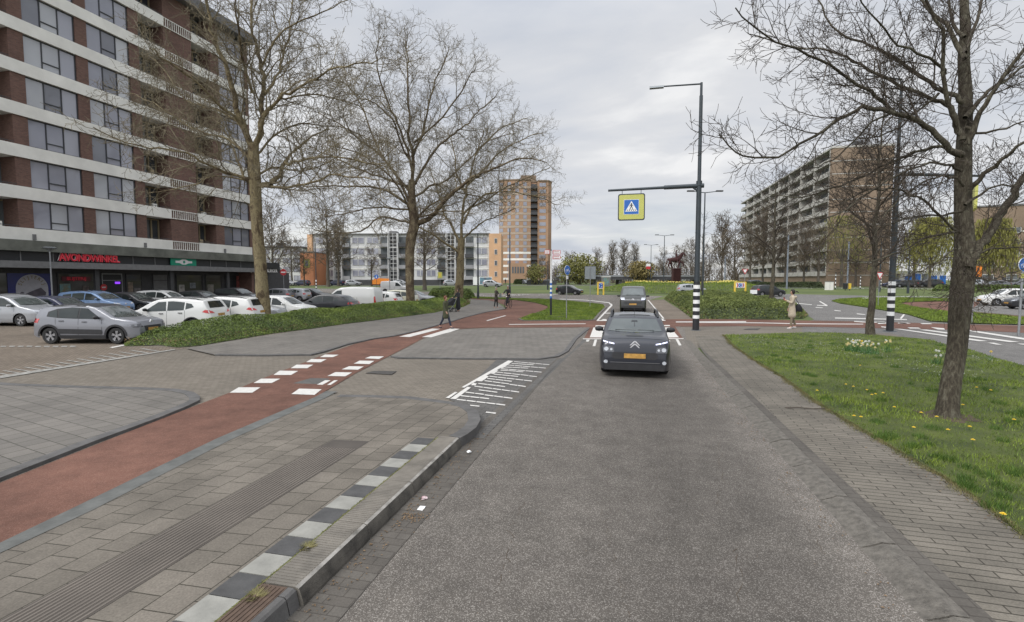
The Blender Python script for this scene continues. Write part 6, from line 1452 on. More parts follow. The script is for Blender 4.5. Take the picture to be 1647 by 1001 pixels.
M['shrub'] = mat('shrub_leaves', (.07,.10,.022), .75, var=.3, scale=.5, col2=(.17,.20,.045), island=.4)
bush_cloud('willow_tree', 'drooping yellow green willow with its left edge beside the big verge trunk', HD(1494,95), 4.6, 4, 12, 9000, M['willow'], .13, trunk_h=1.0, hang=True, seed=3)
bush_cloud('willow_tree', 'yellow green willow right of the big verge trunk before the brick block', HD(1590,98), 4.2, 3.5, 12, 7000, M['willow'], .17, trunk_h=1.0, hang=True, seed=4)
bush_cloud('willow_tree', 'faint green willow against the end wall of the tall right hand flats', HD(1352,104), 5.2, 4, 12.5, 2600, M['budgreen'], .12, trunk_h=2.0, hang=True, seed=5)
bush_cloud('budding_tree', 'olive green budding tree behind the blue cycle sign', HD(932,150), 6.5, 5, 8.5, 4200, M['budgreen'], .32, trunk_h=.5, seed=6)
bush_cloud('budding_tree', 'round yellow budding tree left of the far white and red panel', HD(1030,150), 4.4, 4, 5.5, 3000, M['budyel'], .3, trunk_h=1.5, seed=7)
bush_cloud('budding_tree', 'pale green budding tree at the corner of the brick tower', HD(862,150), 3, 3, 6, 1500, M['budgreen'], .25, trunk_h=.3, seed=8)
LT = [('round',960,190,12,'bare tree left of the rider statue in the far row, nearest the olive budding tree'),('tall',985,200,14,'tall pale bare tree in the far row left of the van'),('tall',1003,205,15,'tallest pale bare tree in the far row above the van'),('round',915,210,12,'low bare tree in the far row behind the direction sign'),('tall',1020,200,13.5,'slender bare tree in the far row right of the tallest one'),('round2',1065,190,12,'bare bushy tree behind the far lamp left of the statue'),('round',1092,170,12,'bare tree directly behind the rider statue'),
 ('round',1110,160,13,'bare tree right of the rider statue'),('tall',1160,140,17,'poplar like bare tree between the mast and the yield sign'),('round2',1180,130,15,'bare tree with twisted limbs above the chevron sign'),('round',1205,120,15,'bare tree before the far end of the long flats'),('round2',1262,100,12,'bare tree before the balconies, right of the shrub bed tree'),('round',1292,102,12,'bare tree in the middle before the long flats'),('round2',1315,98,12,'bare tree before the end of the balconies'),('tall',1226,125,17,'upright bare tree before the far balconies'),
 ('round',1430,104,14,'bare reddish tree behind the banded mast on the right'),('round2',1375,110,11,'bare tree at the foot of the brick end wall'),('round',1468,108,15,'tall bare tree behind the willow on the right'),('round2',1625,105,10,'bare tree at the right edge before the brick block'),
 ('round',440,115,17,'tall bare tree between the brick flats and orange building'),('round2',470,128,12,'bare tree just left of the orange building'),('round2',528,112,18,'dense dark bare tree before the left end of the white flats'),('round',545,118,14,'bare tree beside the dense dark one before the white flats'),('round2',598,118,9,'small spreading bare tree before the middle of the white flats'),('round2',683,88,15,'grey bare tree between the second and third plane trees'),
 ('round2',490,122,9,'small bare tree in front of the orange building'),('round',872,175,9,'small bare tree at the foot of the tower'),('round',1140,150,11,'low bare tree right of the tall lamp mast')]
for k, p, d, h, l in LT: far_tree(k, p, d, h, l, rot=(p*1.7) % 6.28)
i = 0
for p in range(902, 1200, 22):
    i += 1
g = np.random.default_rng(5)
# far wood reads as one mass
mb = MB(); fw = []
for k in range(130):
    p = g.uniform(880, 1250); d = g.uniform(215, 260); h = g.uniform(7, 12); q = HD(p, d); fw.append((q, h))
Tw = Tree(77)
for q, h in fw:
    for s_ in range(5):
        b = Vector((q.x+g.normal()*2, q.y, q.z)); grow(Tw, b, Vector((g.normal()*.25, 0, 1)), h*g.uniform(.7,1), .14, 2, var(FAR, max=3, minlen=1.6, tip=.05, den=[1,1,1.2]))
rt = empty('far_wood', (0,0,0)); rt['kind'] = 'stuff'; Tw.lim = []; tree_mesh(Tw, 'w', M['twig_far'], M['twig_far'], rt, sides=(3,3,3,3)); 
for ch in list(rt.children): ch.parent = None; ch.name = 'far_wood'; ch['kind'] = 'stuff'
bpy.data.objects.remove(rt)

# ---------------------------------------------------------------- leaf beds, hedges, grass, flowers
def in_poly(P, x, y):
    c = np.zeros(len(x), bool); n = len(P)
    for i in range(n):
        x1, y1 = P[i]; x2, y2 = P[(i+1)%n]
        cond = ((y1 > y) != (y2 > y)); xi = (x2-x1)*(y-y1)/(y2-y1+1e-12)+x1; c ^= cond & (x < xi)
    return c
def edge_dist(P, x, y):
    d = np.full(len(x), 1e9); n = len(P)
    for i in range(n):
        ax, ay = P[i]; bx, by = P[(i+1)%n]; L2_ = (bx-ax)**2+(by-ay)**2+1e-9; t = np.clip(((x-ax)*(bx-ax)+(y-ay)*(by-ay))/L2_, 0, 1)
        d = np.minimum(d, np.hypot(x-ax-t*(bx-ax), y-ay-t*(by-ay)))
    return d
def bumps(x, y, s, seed):
    g = np.random.default_rng(seed); o = np.zeros(len(x))
    for i in range(7): a = g.random()*6.28; f = s*(.6+g.random()*1.6); o += np.sin((x*math.cos(a)+y*math.sin(a))*f + g.random()*6.28)
    return o/7
TZ = np.vectorize(terr)
def leaf_mesh(name, C, size, m, up=.5, asp=.5, seed=1, parent=None):
    g = np.random.default_rng(seed); n = len(C); a = g.normal(size=(n,3)); a[:,2] = np.abs(a[:,2])*up+.1; a /= np.linalg.norm(a, axis=1, keepdims=True)
    b = np.cross(a, g.normal(size=(n,3))); b /= np.linalg.norm(b, axis=1, keepdims=True); s = (size*(.6+.8*g.random(n)))[:,None]
    V = np.stack([C-a*s*.5, C+b*s*asp*.6, C+a*s, C-b*s*asp*.6], 1).reshape(-1,3)
    me = bpy.data.meshes.new(name); me.vertices.add(4*n); me.vertices.foreach_set('co', V.astype(np.float32).ravel()); me.loops.add(4*n); me.loops.foreach_set('vertex_index', np.arange(4*n, dtype=np.int32)); me.polygons.add(n)
    me.polygons.foreach_set('loop_start', np.arange(0, 4*n, 4, dtype=np.int32)); me.polygons.foreach_set('loop_total', np.full(n, 4, dtype=np.int32)); me.update(); me.materials.append(m)
    o = bpy.data.objects.new(name, me); COL.objects.link(o)
    if parent: o.parent = parent
    return o
def leaf_bed(name, label, P, H_, n, m, size, seed, edge=.6, cat='hedge', core=None, bs=1.2, group=None, brown=0):
    g = np.random.default_rng(seed); xs_ = [p[0] for p in P]; ys_ = [p[1] for p in P]
    x = g.uniform(min(xs_), max(xs_), n*3); y = g.uniform(min(ys_), max(ys_), n*3)
    # weight towards the camera
    k = in_poly(P, x, y); x, y = x[k][:n], y[k][:n]; e = edge_dist(P, x, y)
    hh = H_*np.clip(e/edge, 0, 1)**.8*(1+.28*bumps(x, y, bs, seed)); z = TZ(x, y) + hh*(1-.55*g.random(len(x))**2.2) + .02
    root = empty(name, (0,0,0), 0, label, cat, group)
    leaf_mesh('foliage', np.stack([x, y, z], 1), size, m, seed=seed, parent=root)
    # dark woody core under the leaves
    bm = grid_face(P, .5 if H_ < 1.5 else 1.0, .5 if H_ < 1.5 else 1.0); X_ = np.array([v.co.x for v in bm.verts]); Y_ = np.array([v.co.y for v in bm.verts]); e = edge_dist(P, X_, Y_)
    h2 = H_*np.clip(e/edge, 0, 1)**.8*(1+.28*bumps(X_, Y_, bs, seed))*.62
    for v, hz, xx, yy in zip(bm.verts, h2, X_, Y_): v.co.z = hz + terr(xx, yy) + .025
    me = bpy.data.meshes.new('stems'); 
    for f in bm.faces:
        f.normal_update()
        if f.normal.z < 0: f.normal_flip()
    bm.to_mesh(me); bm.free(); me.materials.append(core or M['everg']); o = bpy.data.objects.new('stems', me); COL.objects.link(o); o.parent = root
    if brown:
        c = root.children[0]; mb = None
        x = g.uniform(min(xs_), max(xs_), brown*4); y = g.uniform(min(ys_), max(ys_), brown*4); k = in_poly(P, x, y); x, y = x[k][:brown*3], y[k][:brown*3]; e = edge_dist(P, x, y); k = e < .5; x, y = x[k], y[k]
        z = TZ(x, y) + .03 + .25*g.random(len(x)); leaf_mesh('dry_litter', np.stack([x, y, z], 1), size*.9, M['dry'], seed=seed+9, parent=root)
    return root
M['dry'] = mat('dry_leaves', (.13,.085,.045), .9, var=.3, scale=1, col2=(.24,.16,.09), island=.3)
bed = px((258,556),(285,560),(320,557),(380,547),(440,537),(500,529.5),(560,521),(620,514),(700,503.5),(745,495),(757,489),(752,484),(740,480.5)) + [(-17.4,53.5),(-18.4,53.5),(-18.9,38),(-18.9,15.2),(-17.9,14.4)]
leaf_bed('ivy_bed', 'long low bed of green ivy like ground cover between the car park and sidewalk', bed, .76, 170000, M['ivy'], .044, 3, edge=1.5, bs=1.3, brown=16000)
rbed = px((1068,481),(1085,491),(1113,513),(1150,514),(1200,514.5),(1250,514),(1292,513),(1300,508),(1275,500),(1235,489),(1190,481),(1120,477))
leaf_bed('shrub_bed', 'low spreading green shrub bed behind the banded lamp mast', rbed, .88, 90000, M['shrub'], .085, 4, edge=.9, bs=.8, brown=3000)
def hd_poly(*a): return [(HD(p, d).x, HD(p, d).y) for p, d in a]
leaf_bed('low_hedge', 'low green hedge beyond the sidewalk left of the person with the pram', hd_poly((690,62),(752,60),(764,66),(760,72),(690,74)), .9, 14000, M['hedge'], .16, 5, bs=.6)
leaf_bed('low_hedge', 'long low green hedge on the far verge before the parked cars on the right', hd_poly((1500,76),(1720,70),(1720,74),(1500,80)), .8, 12000, M['hedge'], .2, 6, bs=.4)
leaf_bed('low_hedge', 'clipped green hedge in front of the long flats', hd_poly((1165,108),(1325,90),(1325,92.5),(1165,111)), 1.0, 12000, M['everg'], .2, 7, bs=.4)
leaf_bed('low_hedge', 'dark hedge strip in front of the tower entrance', hd_poly((826,172),(848,172),(848,176),(826,176)), 1.6, 4000, M['everg'], .3, 8, bs=.4)
def blades(name, P, n, h, w, m, seed, zf=None, ymax=None, bias=True, z0=0.0):
    g = np.random.default_rng(seed); xs_ = [p[0] for p in P]; ys_ = [p[1] for p in P]; N = n*4
    x = g.uniform(min(xs_), max(xs_), N); 
    y = g.uniform(max(min(ys_), -1), max(ys_), N)
    if bias: keep = g.random(N) < np.clip((6.0/np.maximum(y, 3))**1.2, .12, 1); x, y = x[keep], y[keep]
    k = in_poly(P, x, y); x, y = x[k][:n], y[k][:n]; n = len(x)
    tuft = 1+.9*bumps(x, y, 2.4, seed)+.35*bumps(x, y, 7, seed+1); tuft = np.clip(tuft, .35, 2.2)
    z = (TZ(x, y) if ymax is None else 0) + (np.array([zf(a, b) for a, b in zip(x, y)]) if zf else 0) + z0
    a = g.random(n)*6.28; hh = h*tuft*(.5+.9*g.random(n)); dx, dy = np.cos(a), np.sin(a); ln = hh*g.uniform(.2, .9, n); ww = w*(.6+.8*g.random(n))*(1+np.clip((y-6)/10, 0, 1.6))
    la = g.random(n)*6.28
    B = np.stack([x, y, z+0*x], 1); sd_ = np.stack([-dy*ww, dx*ww, 0*x], 1); tip = B+np.stack([np.cos(la)*ln, np.sin(la)*ln, hh], 1)
    V = np.stack([B-sd_, B+sd_, tip], 1).reshape(-1,3)
    me = bpy.data.meshes.new(name); me.vertices.add(3*n); me.vertices.foreach_set('co', V.astype(np.float32).ravel()); me.loops.add(3*n); me.loops.foreach_set('vertex_index', np.arange(3*n, dtype=np.int32)); me.polygons.add(n)
    me.polygons.foreach_set('loop_start', np.arange(0, 3*n, 3, dtype=np.int32)); me.polygons.foreach_set('loop_total', np.full(n, 3, dtype=np.int32)); me.update(); me.materials.append(m)
    o = bpy.data.objects.new(name, me); COL.objects.link(o); o['kind'] = 'stuff'; o['label'] = 'green grass of the verges'; return o
sp_ = [(o4.x+(.42+.1*math.sin(k*2.3))*math.cos(k*.393), o4.y+(.42+.1*math.sin(k*2.3))*math.sin(k*.393)) for k in range(16)]
sheet('bare_soil', sp_, .022, M['soil'], zf=lambda x, y: verge_h(x, y)-.004, step=.25)
blades('grass', verge, 190000, .05, .004, M['blade'], 12, zf=lambda a, b: verge_h(a, b), ymax=1)
def clumps():
    r = random.Random(6); V = []
    for k in range(95):
        p = (r.uniform(1190,1647), r.uniform(548,830)); x, y = G(*p)
        if not in_poly(verge, np.array([x]), np.array([y]))[0]: continue
        R_ = r.uniform(.04,.16); z = verge_h(x, y)
        for i in range(int(R_*1100)):
            a, q = r.uniform(0,6.28), R_*math.sqrt(r.random()); X_, Y_ = x+q*math.cos(a), y+q*math.sin(a); h = r.uniform(.05,.12)*(1.3-q/R_*.6); b_ = r.uniform(0,6.28); l = h*r.uniform(.2,.7); V += [(X_-.003,Y_,z),(X_+.003,Y_,z),(X_+l*math.cos(b_),Y_+l*math.sin(b_),z+h)]
    mb = MB(); mb.v = V; mb.f = [(3*i, 3*i+1, 3*i+2) for i in range(len(V)//3)]; mb.m = [0]*len(mb.f); o = mb.build('grass_clumps', M['blade_dark']); o['kind'] = 'stuff'
clumps()
fr_ = px((1640,860),(1580,815),(1520,775),(1470,745),(1410,710),(1360,680),(1310,648),(1260,610),(1215,583),(1180,558),(1165,541))
def fringe():
    g = np.random.default_rng(44); V = []; n = 0
    P_ = [(3.72,4)] + fr_
    for i in range(len(P_)-1):
        A, B = np.array(P_[i]), np.array(P_[i+1]); L = np.linalg.norm(B-A); k = int(L*900)
        t = g.random(k); q = A+(B-A)*t[:,None]; nn = np.array([-(B-A)[1], (B-A)[0]])/L; w = .05*(1+bumps(q[:,0]*3, q[:,1]*3, 2.2, 9)*1.3); q = q+nn*(np.abs(g.normal(size=k))*np.clip(w,.006,.2))[:,None]
        for x, y in q:
            a = g.random()*6.28; h = g.uniform(.015,.05); V += [(x-.003*math.cos(a), y-.003*math.sin(a), .05), (x+.003*math.cos(a), y+.003*math.sin(a), .05), (x+g.normal()*.02, y+g.normal()*.02, .05+h)]
    mb = MB(); mb.v = V; mb.f = [(3*i, 3*i+1, 3*i+2) for i in range(len(V)//3)]; mb.m = [0]*len(mb.f); o = mb.build('grass_fringe', M['blade_dry']); o['kind'] = 'stuff'
M['blade_dry'] = mat('mossy_fringe', (.10,.12,.03), .8, var=.3, scale=2.5, col2=(.20,.17,.07), island=.4)
fringe()
blades('grass', lv, 60000, .07, .006, M['blade'], 13, bias=False, z0=.04)
blades('grass', rv, 60000, .08, .008, M['blade'], 14, bias=False, z0=.04)
# moss and dry fringe on the verge edge is part of the grass ground; flowers
M['petalp'] = mat('pale_yellow_petals', (.52,.43,.09), .6, var=.2); M['petalw'] = mat('white_petals', (.75,.75,.7), .6, var=.05); M['petaly'] = mat('yellow_petals', (.8,.55,.03), .6, var=.1); M['petalc'] = mat('cream_petals', (.75,.62,.3), .6, var=.1); M['stem'] = mat('stems', (.05,.13,.03), .6, var=.2)
def daisies(name, P, n, s, seed, zoff, m):
    g = np.random.default_rng(seed); xs_ = [p[0] for p in P]; ys_ = [p[1] for p in P]; x = g.uniform(min(xs_), max(xs_), n*5); y = g.uniform(min(ys_), max(ys_), n*5)
    k = in_poly(P, x, y) & (bumps(x, y, 1.1, seed) > -.05+.0*x); x, y = x[k][:n], y[k][:n]; mb = MB()
    for a, b in zip(x, y):
        z = terr(a, b)+zoff+random.uniform(-.01,.015); t = random.uniform(-.3,.3); mb.add([(a+s*math.cos(q*1.047), b+s*math.sin(q*1.047), z+t*s*math.cos(q*1.047)) for q in range(6)], [(0,1,2,3,4,5)])
    o = mb.build(name, m); o['kind'] = 'stuff'; return o
dz = px((1175,543),(1300,539),(1400,548),(1420,575),(1330,585),(1230,570))
daisies('daisies', dz, 380, .012, 3, .13, M['petalw'])
daisies('daisies', px((1400,568),(1490,560),(1620,590),(1560,620),(1440,600)), 160, .012, 4, .13, M['petalw'])
def scatter_strip(name, P, n, s, m, zoff, seed): return daisies(name, P, n, s, seed, zoff, m)
daisies('white_blossoms', hd_poly((755,63),(900,66),(900,69),(755,66.5)), 500, .06, 8, .25, M['petalw'])
daisies('white_blossoms', hd_poly((1388,54),(1500,57),(1500,60),(1388,58)), 300, .06, 9, .25, M['petalw'])
daisies('white_blossoms', hd_poly((1290,84),(1500,78),(1500,82),(1290,88)), 300, .07, 10, .2, M['petalw'])
mb = MB(); g = np.random.default_rng(3)
for k in range(380):
    a = g.uniform(-3.5, .4); r = g.uniform(6.4, 8.6); x, y = MC.x+r*math.cos(a), MC.y+r*math.sin(a); z = mound_z(x, y)+g.uniform(.25,.42); s = .07
    mb.add([(x-s,y,z),(x,y-s,z-.02),(x+s,y,z),(x,y,z+s*1.3)], [(0,1,2),(0,1,3),(1,2,3)])
o = mb.build('daffodils', M['petalp']); o['kind'] = 'stuff'
mb = MB()
for k in range(6000):
    a = g.uniform(-3.8, .7); r = g.uniform(6, 15.3); x, y = MC.x+r*math.cos(a), MC.y+r*math.sin(a); z = mound_z(x, y); h = g.uniform(.15,.38); t = g.uniform(-.08,.08); mb.add([(x-.03,y,z),(x+.03,y,z),(x+t,y+t,z+h)], [(0,1,2)])
o = mb.build('mound_grass', M['blade']); o['kind'] = 'stuff'
# daffodil clumps and dandelions on the verge
def daff(name, label, x, y, rad, n, seed, hgt=.34, cols=('petalw','petalc','petaly')):
    r = random.Random(seed); z0_ = verge_h(x, y); root = empty(name, (x, y, z0_), 0, label, 'plant', 'daffodils on the verge'); lf = MB(); fl = {c: MB() for c in cols}; st = MB()
    for i in range(n*4): a = r.uniform(0, 6.28); q = rad*math.sqrt(r.random()); X_, Y_ = q*math.cos(a), q*math.sin(a); h = r.uniform(.35,1.05)*hgt*(1.1-.5*q/rad); t = r.uniform(-.13,.13); u_ = r.uniform(-.13,.13); lf.add([(X_-.007,Y_,0),(X_+.007,Y_,0),(X_+t+.004,Y_+u_,h),(X_+t-.004,Y_+u_,h)], [(0,1,2,3)])
    for i in range(n):
        a = r.uniform(0, 6.28); q = rad*math.sqrt(r.random()); X_, Y_ = q*math.cos(a), q*math.sin(a); h = r.uniform(.6,1.2)*hgt; st.tube([(X_,Y_,0),(X_+r.uniform(-.02,.02),Y_,h)], .003, 3)
        f = fl[r.choice(cols[:2] if r.random() < .8 else cols)]; yaw = r.uniform(-2.6,-.5); c = Vector((X_,Y_,h)); fx = Vector((math.cos(yaw), math.sin(yaw), .1)).normalized(); sx_ = fx.cross(Vector((0,0,1))).normalized(); uz = sx_.cross(fx)
        for k in range(6): b_ = k*1.047; dd = sx_*math.cos(b_)+uz*math.sin(b_); ee_ = sx_*math.cos(b_+.35)+uz*math.sin(b_+.35); gg_ = sx_*math.cos(b_-.35)+uz*math.sin(b_-.35); f.add([c, c+gg_*.024, c+dd*.042, c+ee_*.024], [(0,1,2,3)])
        f.tube([c, c+fx*.03], [.009,.014], 6, cap=False)
    lf.build('leaves', M['stem'], root); st.build('stalks', M['stem'], root)
    for c, f in fl.items():
        if f.v: f.build('blossoms', M[c], root)
    return root
for l, p, rd, n, sd_ in (('wide clump of white and cream daffodils left of the slim street tree', (1372,568), .26, 26, 1),('pale peach daffodil clump just below the slim street tree', (1398,572), .26, 18, 2),('loose daffodils at the right end of the wide clump', (1425,570), .16, 6, 3),('tall leafed daffodil clump touching the big verge trunk', (1506,590), .12, 5, 4)):
    x, y = G(*p); daff('daffodil_clump', l, x, y, rd, n, sd_)
x, y = G(1592,583); daff('daffodil_clump', 'single yellow daffodil with thin leaves right of the big verge trunk', x, y, .05, 1, 5, .26, ('petaly','petaly','petaly'))
dl = [(1314,637),(1360,628),(1372,632),(1394,637),(1402,644),(1408,643),(1420,642),(1438,666),(1481,675),(1506,682),(1524,705),(1559,699),(1564,722),(1373,681),(1384,683),(1570,634),(1548,661),(1383,595),(1593,639),(1612,846),(1469,701),(1630,688)]
proto_d = None
ON = 'second third fourth fifth sixth seventh eighth ninth tenth eleventh'.split()
DN = ['leftmost of all'] + [w + ' from the left' for w in ON] + [w + ' from the right' for w in ON[::-1]] + ['rightmost of all']
for i, p in enumerate(dl):
    x, y = G(*p); 
    if proto_d is None:
        root = empty('dandelion', (x,y,verge_h(x,y))); mb = MB(); mb.tube([(0,0,0),(0,0,.07)], .003, 4); mb.build('stalk', M['stem'], root); mb = MB()
        for k in range(14): a = k*.449; mb.add([(0,0,.07),(.024*math.cos(a-.2),.024*math.sin(a-.2),.082),(.03*math.cos(a),.03*math.sin(a),.078),(.024*math.cos(a+.2),.024*math.sin(a+.2),.082)], [(0,1,2,3)])
        mb.add([(0,0,.07)]+[(.013*math.cos(a*.785),.013*math.sin(a*.785),.09) for a in range(8)], [(0,1+k,1+(k+1)%8) for k in range(8)]+[tuple(range(1,9))]); mb.build('flower_head', M['petaly'], root); proto_d = root; o = root
    else: o = copy_tree(proto_d)
    o.location = (x, y, verge_h(x, y)); tag(o, 'yellow dandelion in the near verge, %s' % DN[sorted(dl).index(p)], 'flower', 'dandelions in the grass')
# ---------------------------------------------------------------- masts, signs and statue
def banded(root, x, y, r, z_edges, first='black', name='band'):
    for i in range(len(z_edges)-1):
        m = M['black'] if (i % 2 == 0) == (first == 'black') else M['signwhite']
        mb = MB(); mb.cyl(x, y, z_edges[i], z_edges[i+1]-.001, r, n=20); mb.build(name, m, root, smooth=40)
# main mast
bx, by = G(1119, 531.5); dm = (Vector((bx,by,0))-CAM).dot(FW); zz = lambda py: ZY(py, dm)
mast = empty('lamp_mast', (bx, by, 0), 0, 'tall dark lamp mast with black and white bands carrying the hanging crossing sign', 'street lamp')
be = [0, zz(512.5), zz(507), zz(500.5), zz(495), zz(488.5), zz(482.5), zz(476), zz(470.5), zz(464.5), zz(458.5), zz(453)]
banded(mast, 0, 0, .155, be)
mb = MB(); mb.tube([(0,0,be[-1]),(0,0,be[-1]+.3)], [.125,.125], 20); mb.cyl(0,0,be[-1]+.3, zz(300), .12, .115, 20); mb.cyl(0,0,zz(300)-.05, zz(294), .135, .135, 20); mb.cyl(0,0,zz(294), zz(162), .085, .08, 16); mb.cyl(0,0,zz(162), zz(142), .06, .055, 14); mb.cyl(0,0,0,.03,.26,.22,20)
mb.build('pole', M['pole'], mast, smooth=40)
za_ = zz(302); mb = MB(); mb.tube([(.22,0,za_+.02),(-1.6,0,za_+.0)], [.105,.10], 14); mb.tube([(-1.6,0,za_),(-4.25,0,za_-.04)], [.07,.055], 12); mb.tube([(.0,0,za_-.28),(-.3,0,za_-.02)], [.05,.05], 8)
mb.build('arm', M['pole'], mast, smooth=40)
mb = MB(); zl = zz(144); mb.tube([(0,0,zl),(-1.75,0,zl+.03)], [.04,.035], 8); mb.build('lamp_arm', M['pole'], mast, smooth=40)
mb = MB(); mb.add([(x, y, z) for x in (-2.35,-1.7) for y, z in ((-.11,zl-.03),(.11,zl-.03),(.08,zl+.06),(-.08,zl+.06))], [(0,1,2,3),(7,6,5,4),(0,4,5,1),(1,5,6,2),(2,6,7,3),(3,7,4,0)]); mb.build('lamp_head', M['signback'], mast)
sg = empty('crossing_sign', (bx - 3.12, by, zz(331.5)), 0, 'square yellow green pedestrian crossing sign hanging from the tall mast arm over the road', 'road sign')
hs = .645; mb = MB(); o_ = rr(-hs, hs, -hs, hs, .1); mb.plate(o_, (0,.06,0), (1,0,0), (0,0,1), (0,-1,0), .11); mb.build('casing', M['pole'], sg, fixn=True)
mb = MB(); mb.plate(rr(-hs+.05, hs-.05, -hs+.05, hs-.05, .08), (0,-.048,0), (1,0,0), (0,0,1), (0,-1,0), .006); mb.build('yellow_panel', M['yellow'], sg, fixn=True)
mb = MB(); mb.plate(rr(-.36,.36,-.36,.36,.01), (0,-.052,0), (1,0,0), (0,0,1), (0,-1,0), .006); mb.build('white_border', M['signwhite'], sg, fixn=True)
mb = MB(); mb.plate(rr(-.345,.345,-.345,.345,.01), (0,-.056,0), (1,0,0), (0,0,1), (0,-1,0), .006); mb.build('blue_panel', M['blue'], sg, fixn=True)
def crossing_face(root, y, k=1.0, d=(1,0,0), nrm=(0,-1,0)):
    D = Vector(d); Nn = Vector(nrm); B0 = Nn*-y if False else Vector((0,0,0))
    o0 = Nn*abs(y)
    mb = MB(); mb.plate([(-.29*k,-.22*k),(.29*k,-.22*k),(0,.29*k)], o0, D, (0,0,1), Nn, .005); mb.build('white_triangle', M['signwhite'], root, fixn=True)
    mb = MB(); o1_ = o0 + Nn*.006
    mb.plate(disc(0,.165*k,.024*k,10), o1_, D, (0,0,1), Nn, .004)
    for pl in ([(-.03,.135),(.03,.135),(.03,.0),(-.03,.0)], [(-.03,.03),(-.005,0),(-.055,-.13),(-.085,-.12)], [(.03,.03),(.005,0),(.05,-.13),(.085,-.125)], [(-.03,.13),(-.025,.10),(-.085,.02),(-.10,.035)], [(.03,.13),(.025,.10),(.085,.03),(.10,.045)]):
        mb.plate([(a*k, b*k) for a, b in pl], o1_ + Nn*.0005*len(mb.f)*.1, D, (0,0,1), Nn, .004)
    for i in range(5):
        x = -.19+.085*i; s = .018*(i-2); mb.plate([(x*k+s*k,-.185*k),((x+.045)*k+s*k,-.185*k),((x+.035)*k,-.125*k),((x+.008)*k,-.125*k)], o1_, D, (0,0,1), Nn, .003)
    mb.build('walking_figure', M['black'], root, fixn=True)
crossing_face(sg, .0625)
mb = MB()
for x in (-.45,.45): mb.tube([(x,0,hs),(x,0,hs+.22)], .015, 6)
mb.build('hanger', M['pole'], sg)
# right hand mast with its own hanging sign seen obliquely
bx2, by2 = G(1431, 533.5); dm2 = (Vector((bx2,by2,0))-CAM).dot(FW); z2 = lambda py: ZY(py, dm2)
mast2 = empty('lamp_mast', (bx2, by2, 0), 0, 'grey lamp mast with black and white bands between the slim tree and big verge tree', 'street lamp')
banded(mast2, 0, 0, .15, [0, z2(508), z2(501.5), z2(495), z2(489), z2(483), z2(477), z2(471), z2(464), z2(459), z2(453)])
mb = MB(); mb.cyl(0,0,z2(453),z2(285),.13,.11,18); mb.cyl(0,0,z2(285),z2(140),.08,.06,14); mb.cyl(0,0,0,.04,.3,.25,16); mb.build('pole', M['pole'], mast2, smooth=40)
ang = YAW + .1; ad = Vector((math.cos(ang), math.sin(ang), 0)); zA = z2(283)
mb = MB(); mb.tube([Vector((0,0,zA)), ad*4.5+Vector((0,0,zA))], [.09,.05], 12); mb.build('arm', M['pole'], mast2, smooth=40)
mb = MB(); mb.tube([Vector((0,0,z2(137))), -ad*1.8+Vector((0,0,z2(137)+.1))], [.04,.03], 8); mb.build('lamp_arm', M['pole'], mast2, smooth=40)
q = ad*4.05; sg2 = empty('crossing_sign', (bx2+q.x, by2+q.y, z2(316)), YAW+R(52), 'yellow green crossing sign seen at an angle behind the big verge tree', 'road sign')
mb = MB(); mb.plate(o_, (0,.06,0), (1,0,0), (0,0,1), (0,-1,0), .11); mb.build('casing', M['yellow'], sg2, fixn=True)
mb = MB(); mb.plate(rr(-.345,.345,-.345,.345,.01), (0,-.052,0), (1,0,0), (0,0,1), (0,-1,0), .006); mb.build('blue_panel', M['blue'], sg2, fixn=True); crossing_face(sg2, .06)
def lamp(p, dep, pytop, label, double=True, w=2.0, r=.09, group='tall grey street lamps', off=0, one=1):
    q = HD(p, dep); zt_ = ZY(pytop, dep); root = empty('street_lamp', q, YAW, label, 'street lamp', group); h = zt_-q.z
    MB().cyl(0,0,-.1,h,r,r*.6,12).build('pole', M['pole'], root, smooth=40)
    for s in ((1,-1) if double else (one,)):
        mb = MB(); mb.tube([(0,0,h-.02),(s*w,0,h+.16)], [.04,.03], 6); mb.build('arm', M['pole'], root)
        mb = MB(); x0, x1 = s*(w-.55), s*(w+.1); mb.box(min(x0,x1), max(x0,x1), -.12, .12, h+.08, h+.2); mb.build('lamp_head', M['dgrey'], root)
    return root
lamp(1130, 48, 312, 'tall double armed lamp just right of the banded lamp mast', w=1.6)
lamp(1067, 90, 380, 'double armed lamp left of the rider statue', w=1.6)
lamp(1046, 120, 395, 'smaller double armed lamp further back beyond the van', w=1.6)
lamp(957, 150, 411, 'far single armed lamp above the olive budding tree', False, 2.0)
lamp(968, 170, 414, 'farthest single armed lamp beside the pale bare trees', False, 2.0, one=-1)
for p, d, t, l in ((769,62,376,'plain dark mast in front of the white flats right of the third plane'),(820,78,368,'tall dark mast in front of the tower'),(881,88,420,'short dark mast at the tower right corner'),(1460,70,420,'dark post before the white pavilion with blue doors'),(1414,75,390,'dark post behind the slim street tree')):
    q = HD(p, d); root = empty('mast', q, 0, l, 'mast'); h = ZY(t, d)-q.z; MB().cyl(0,0,-.1,h,.12,.07,10).build('pole', M['pole'], root, smooth=40); MB().cyl(0,0,0,.9,.16,.15,10).build('base', M['pole'], root, smooth=40)
# round topped lamp posts in the car park
for p, d, t, l in ((84,38,399,'lamp post with a flat disc lamp before the late shop'),(627,72,416,'lamp post with a flat disc lamp before the white flats')):
    q = HD(p, d); root = empty('disc_lamp', q, 0, l, 'street lamp', 'disc lamps'); h = ZY(t, d)-q.z
    MB().cyl(0,0,-.1,h-.15,.06,.05,10).build('pole', M['galv'], root, smooth=40)
    mb = MB(); mb.lathe([(0,h-.28),(.12,h-.26),(.2,h-.12),(.42,h-.07),(.45,h),(.3,h+.06),(0,h+.08)], 20); mb.build('lamp_head', M['signback'], root, smooth=40)
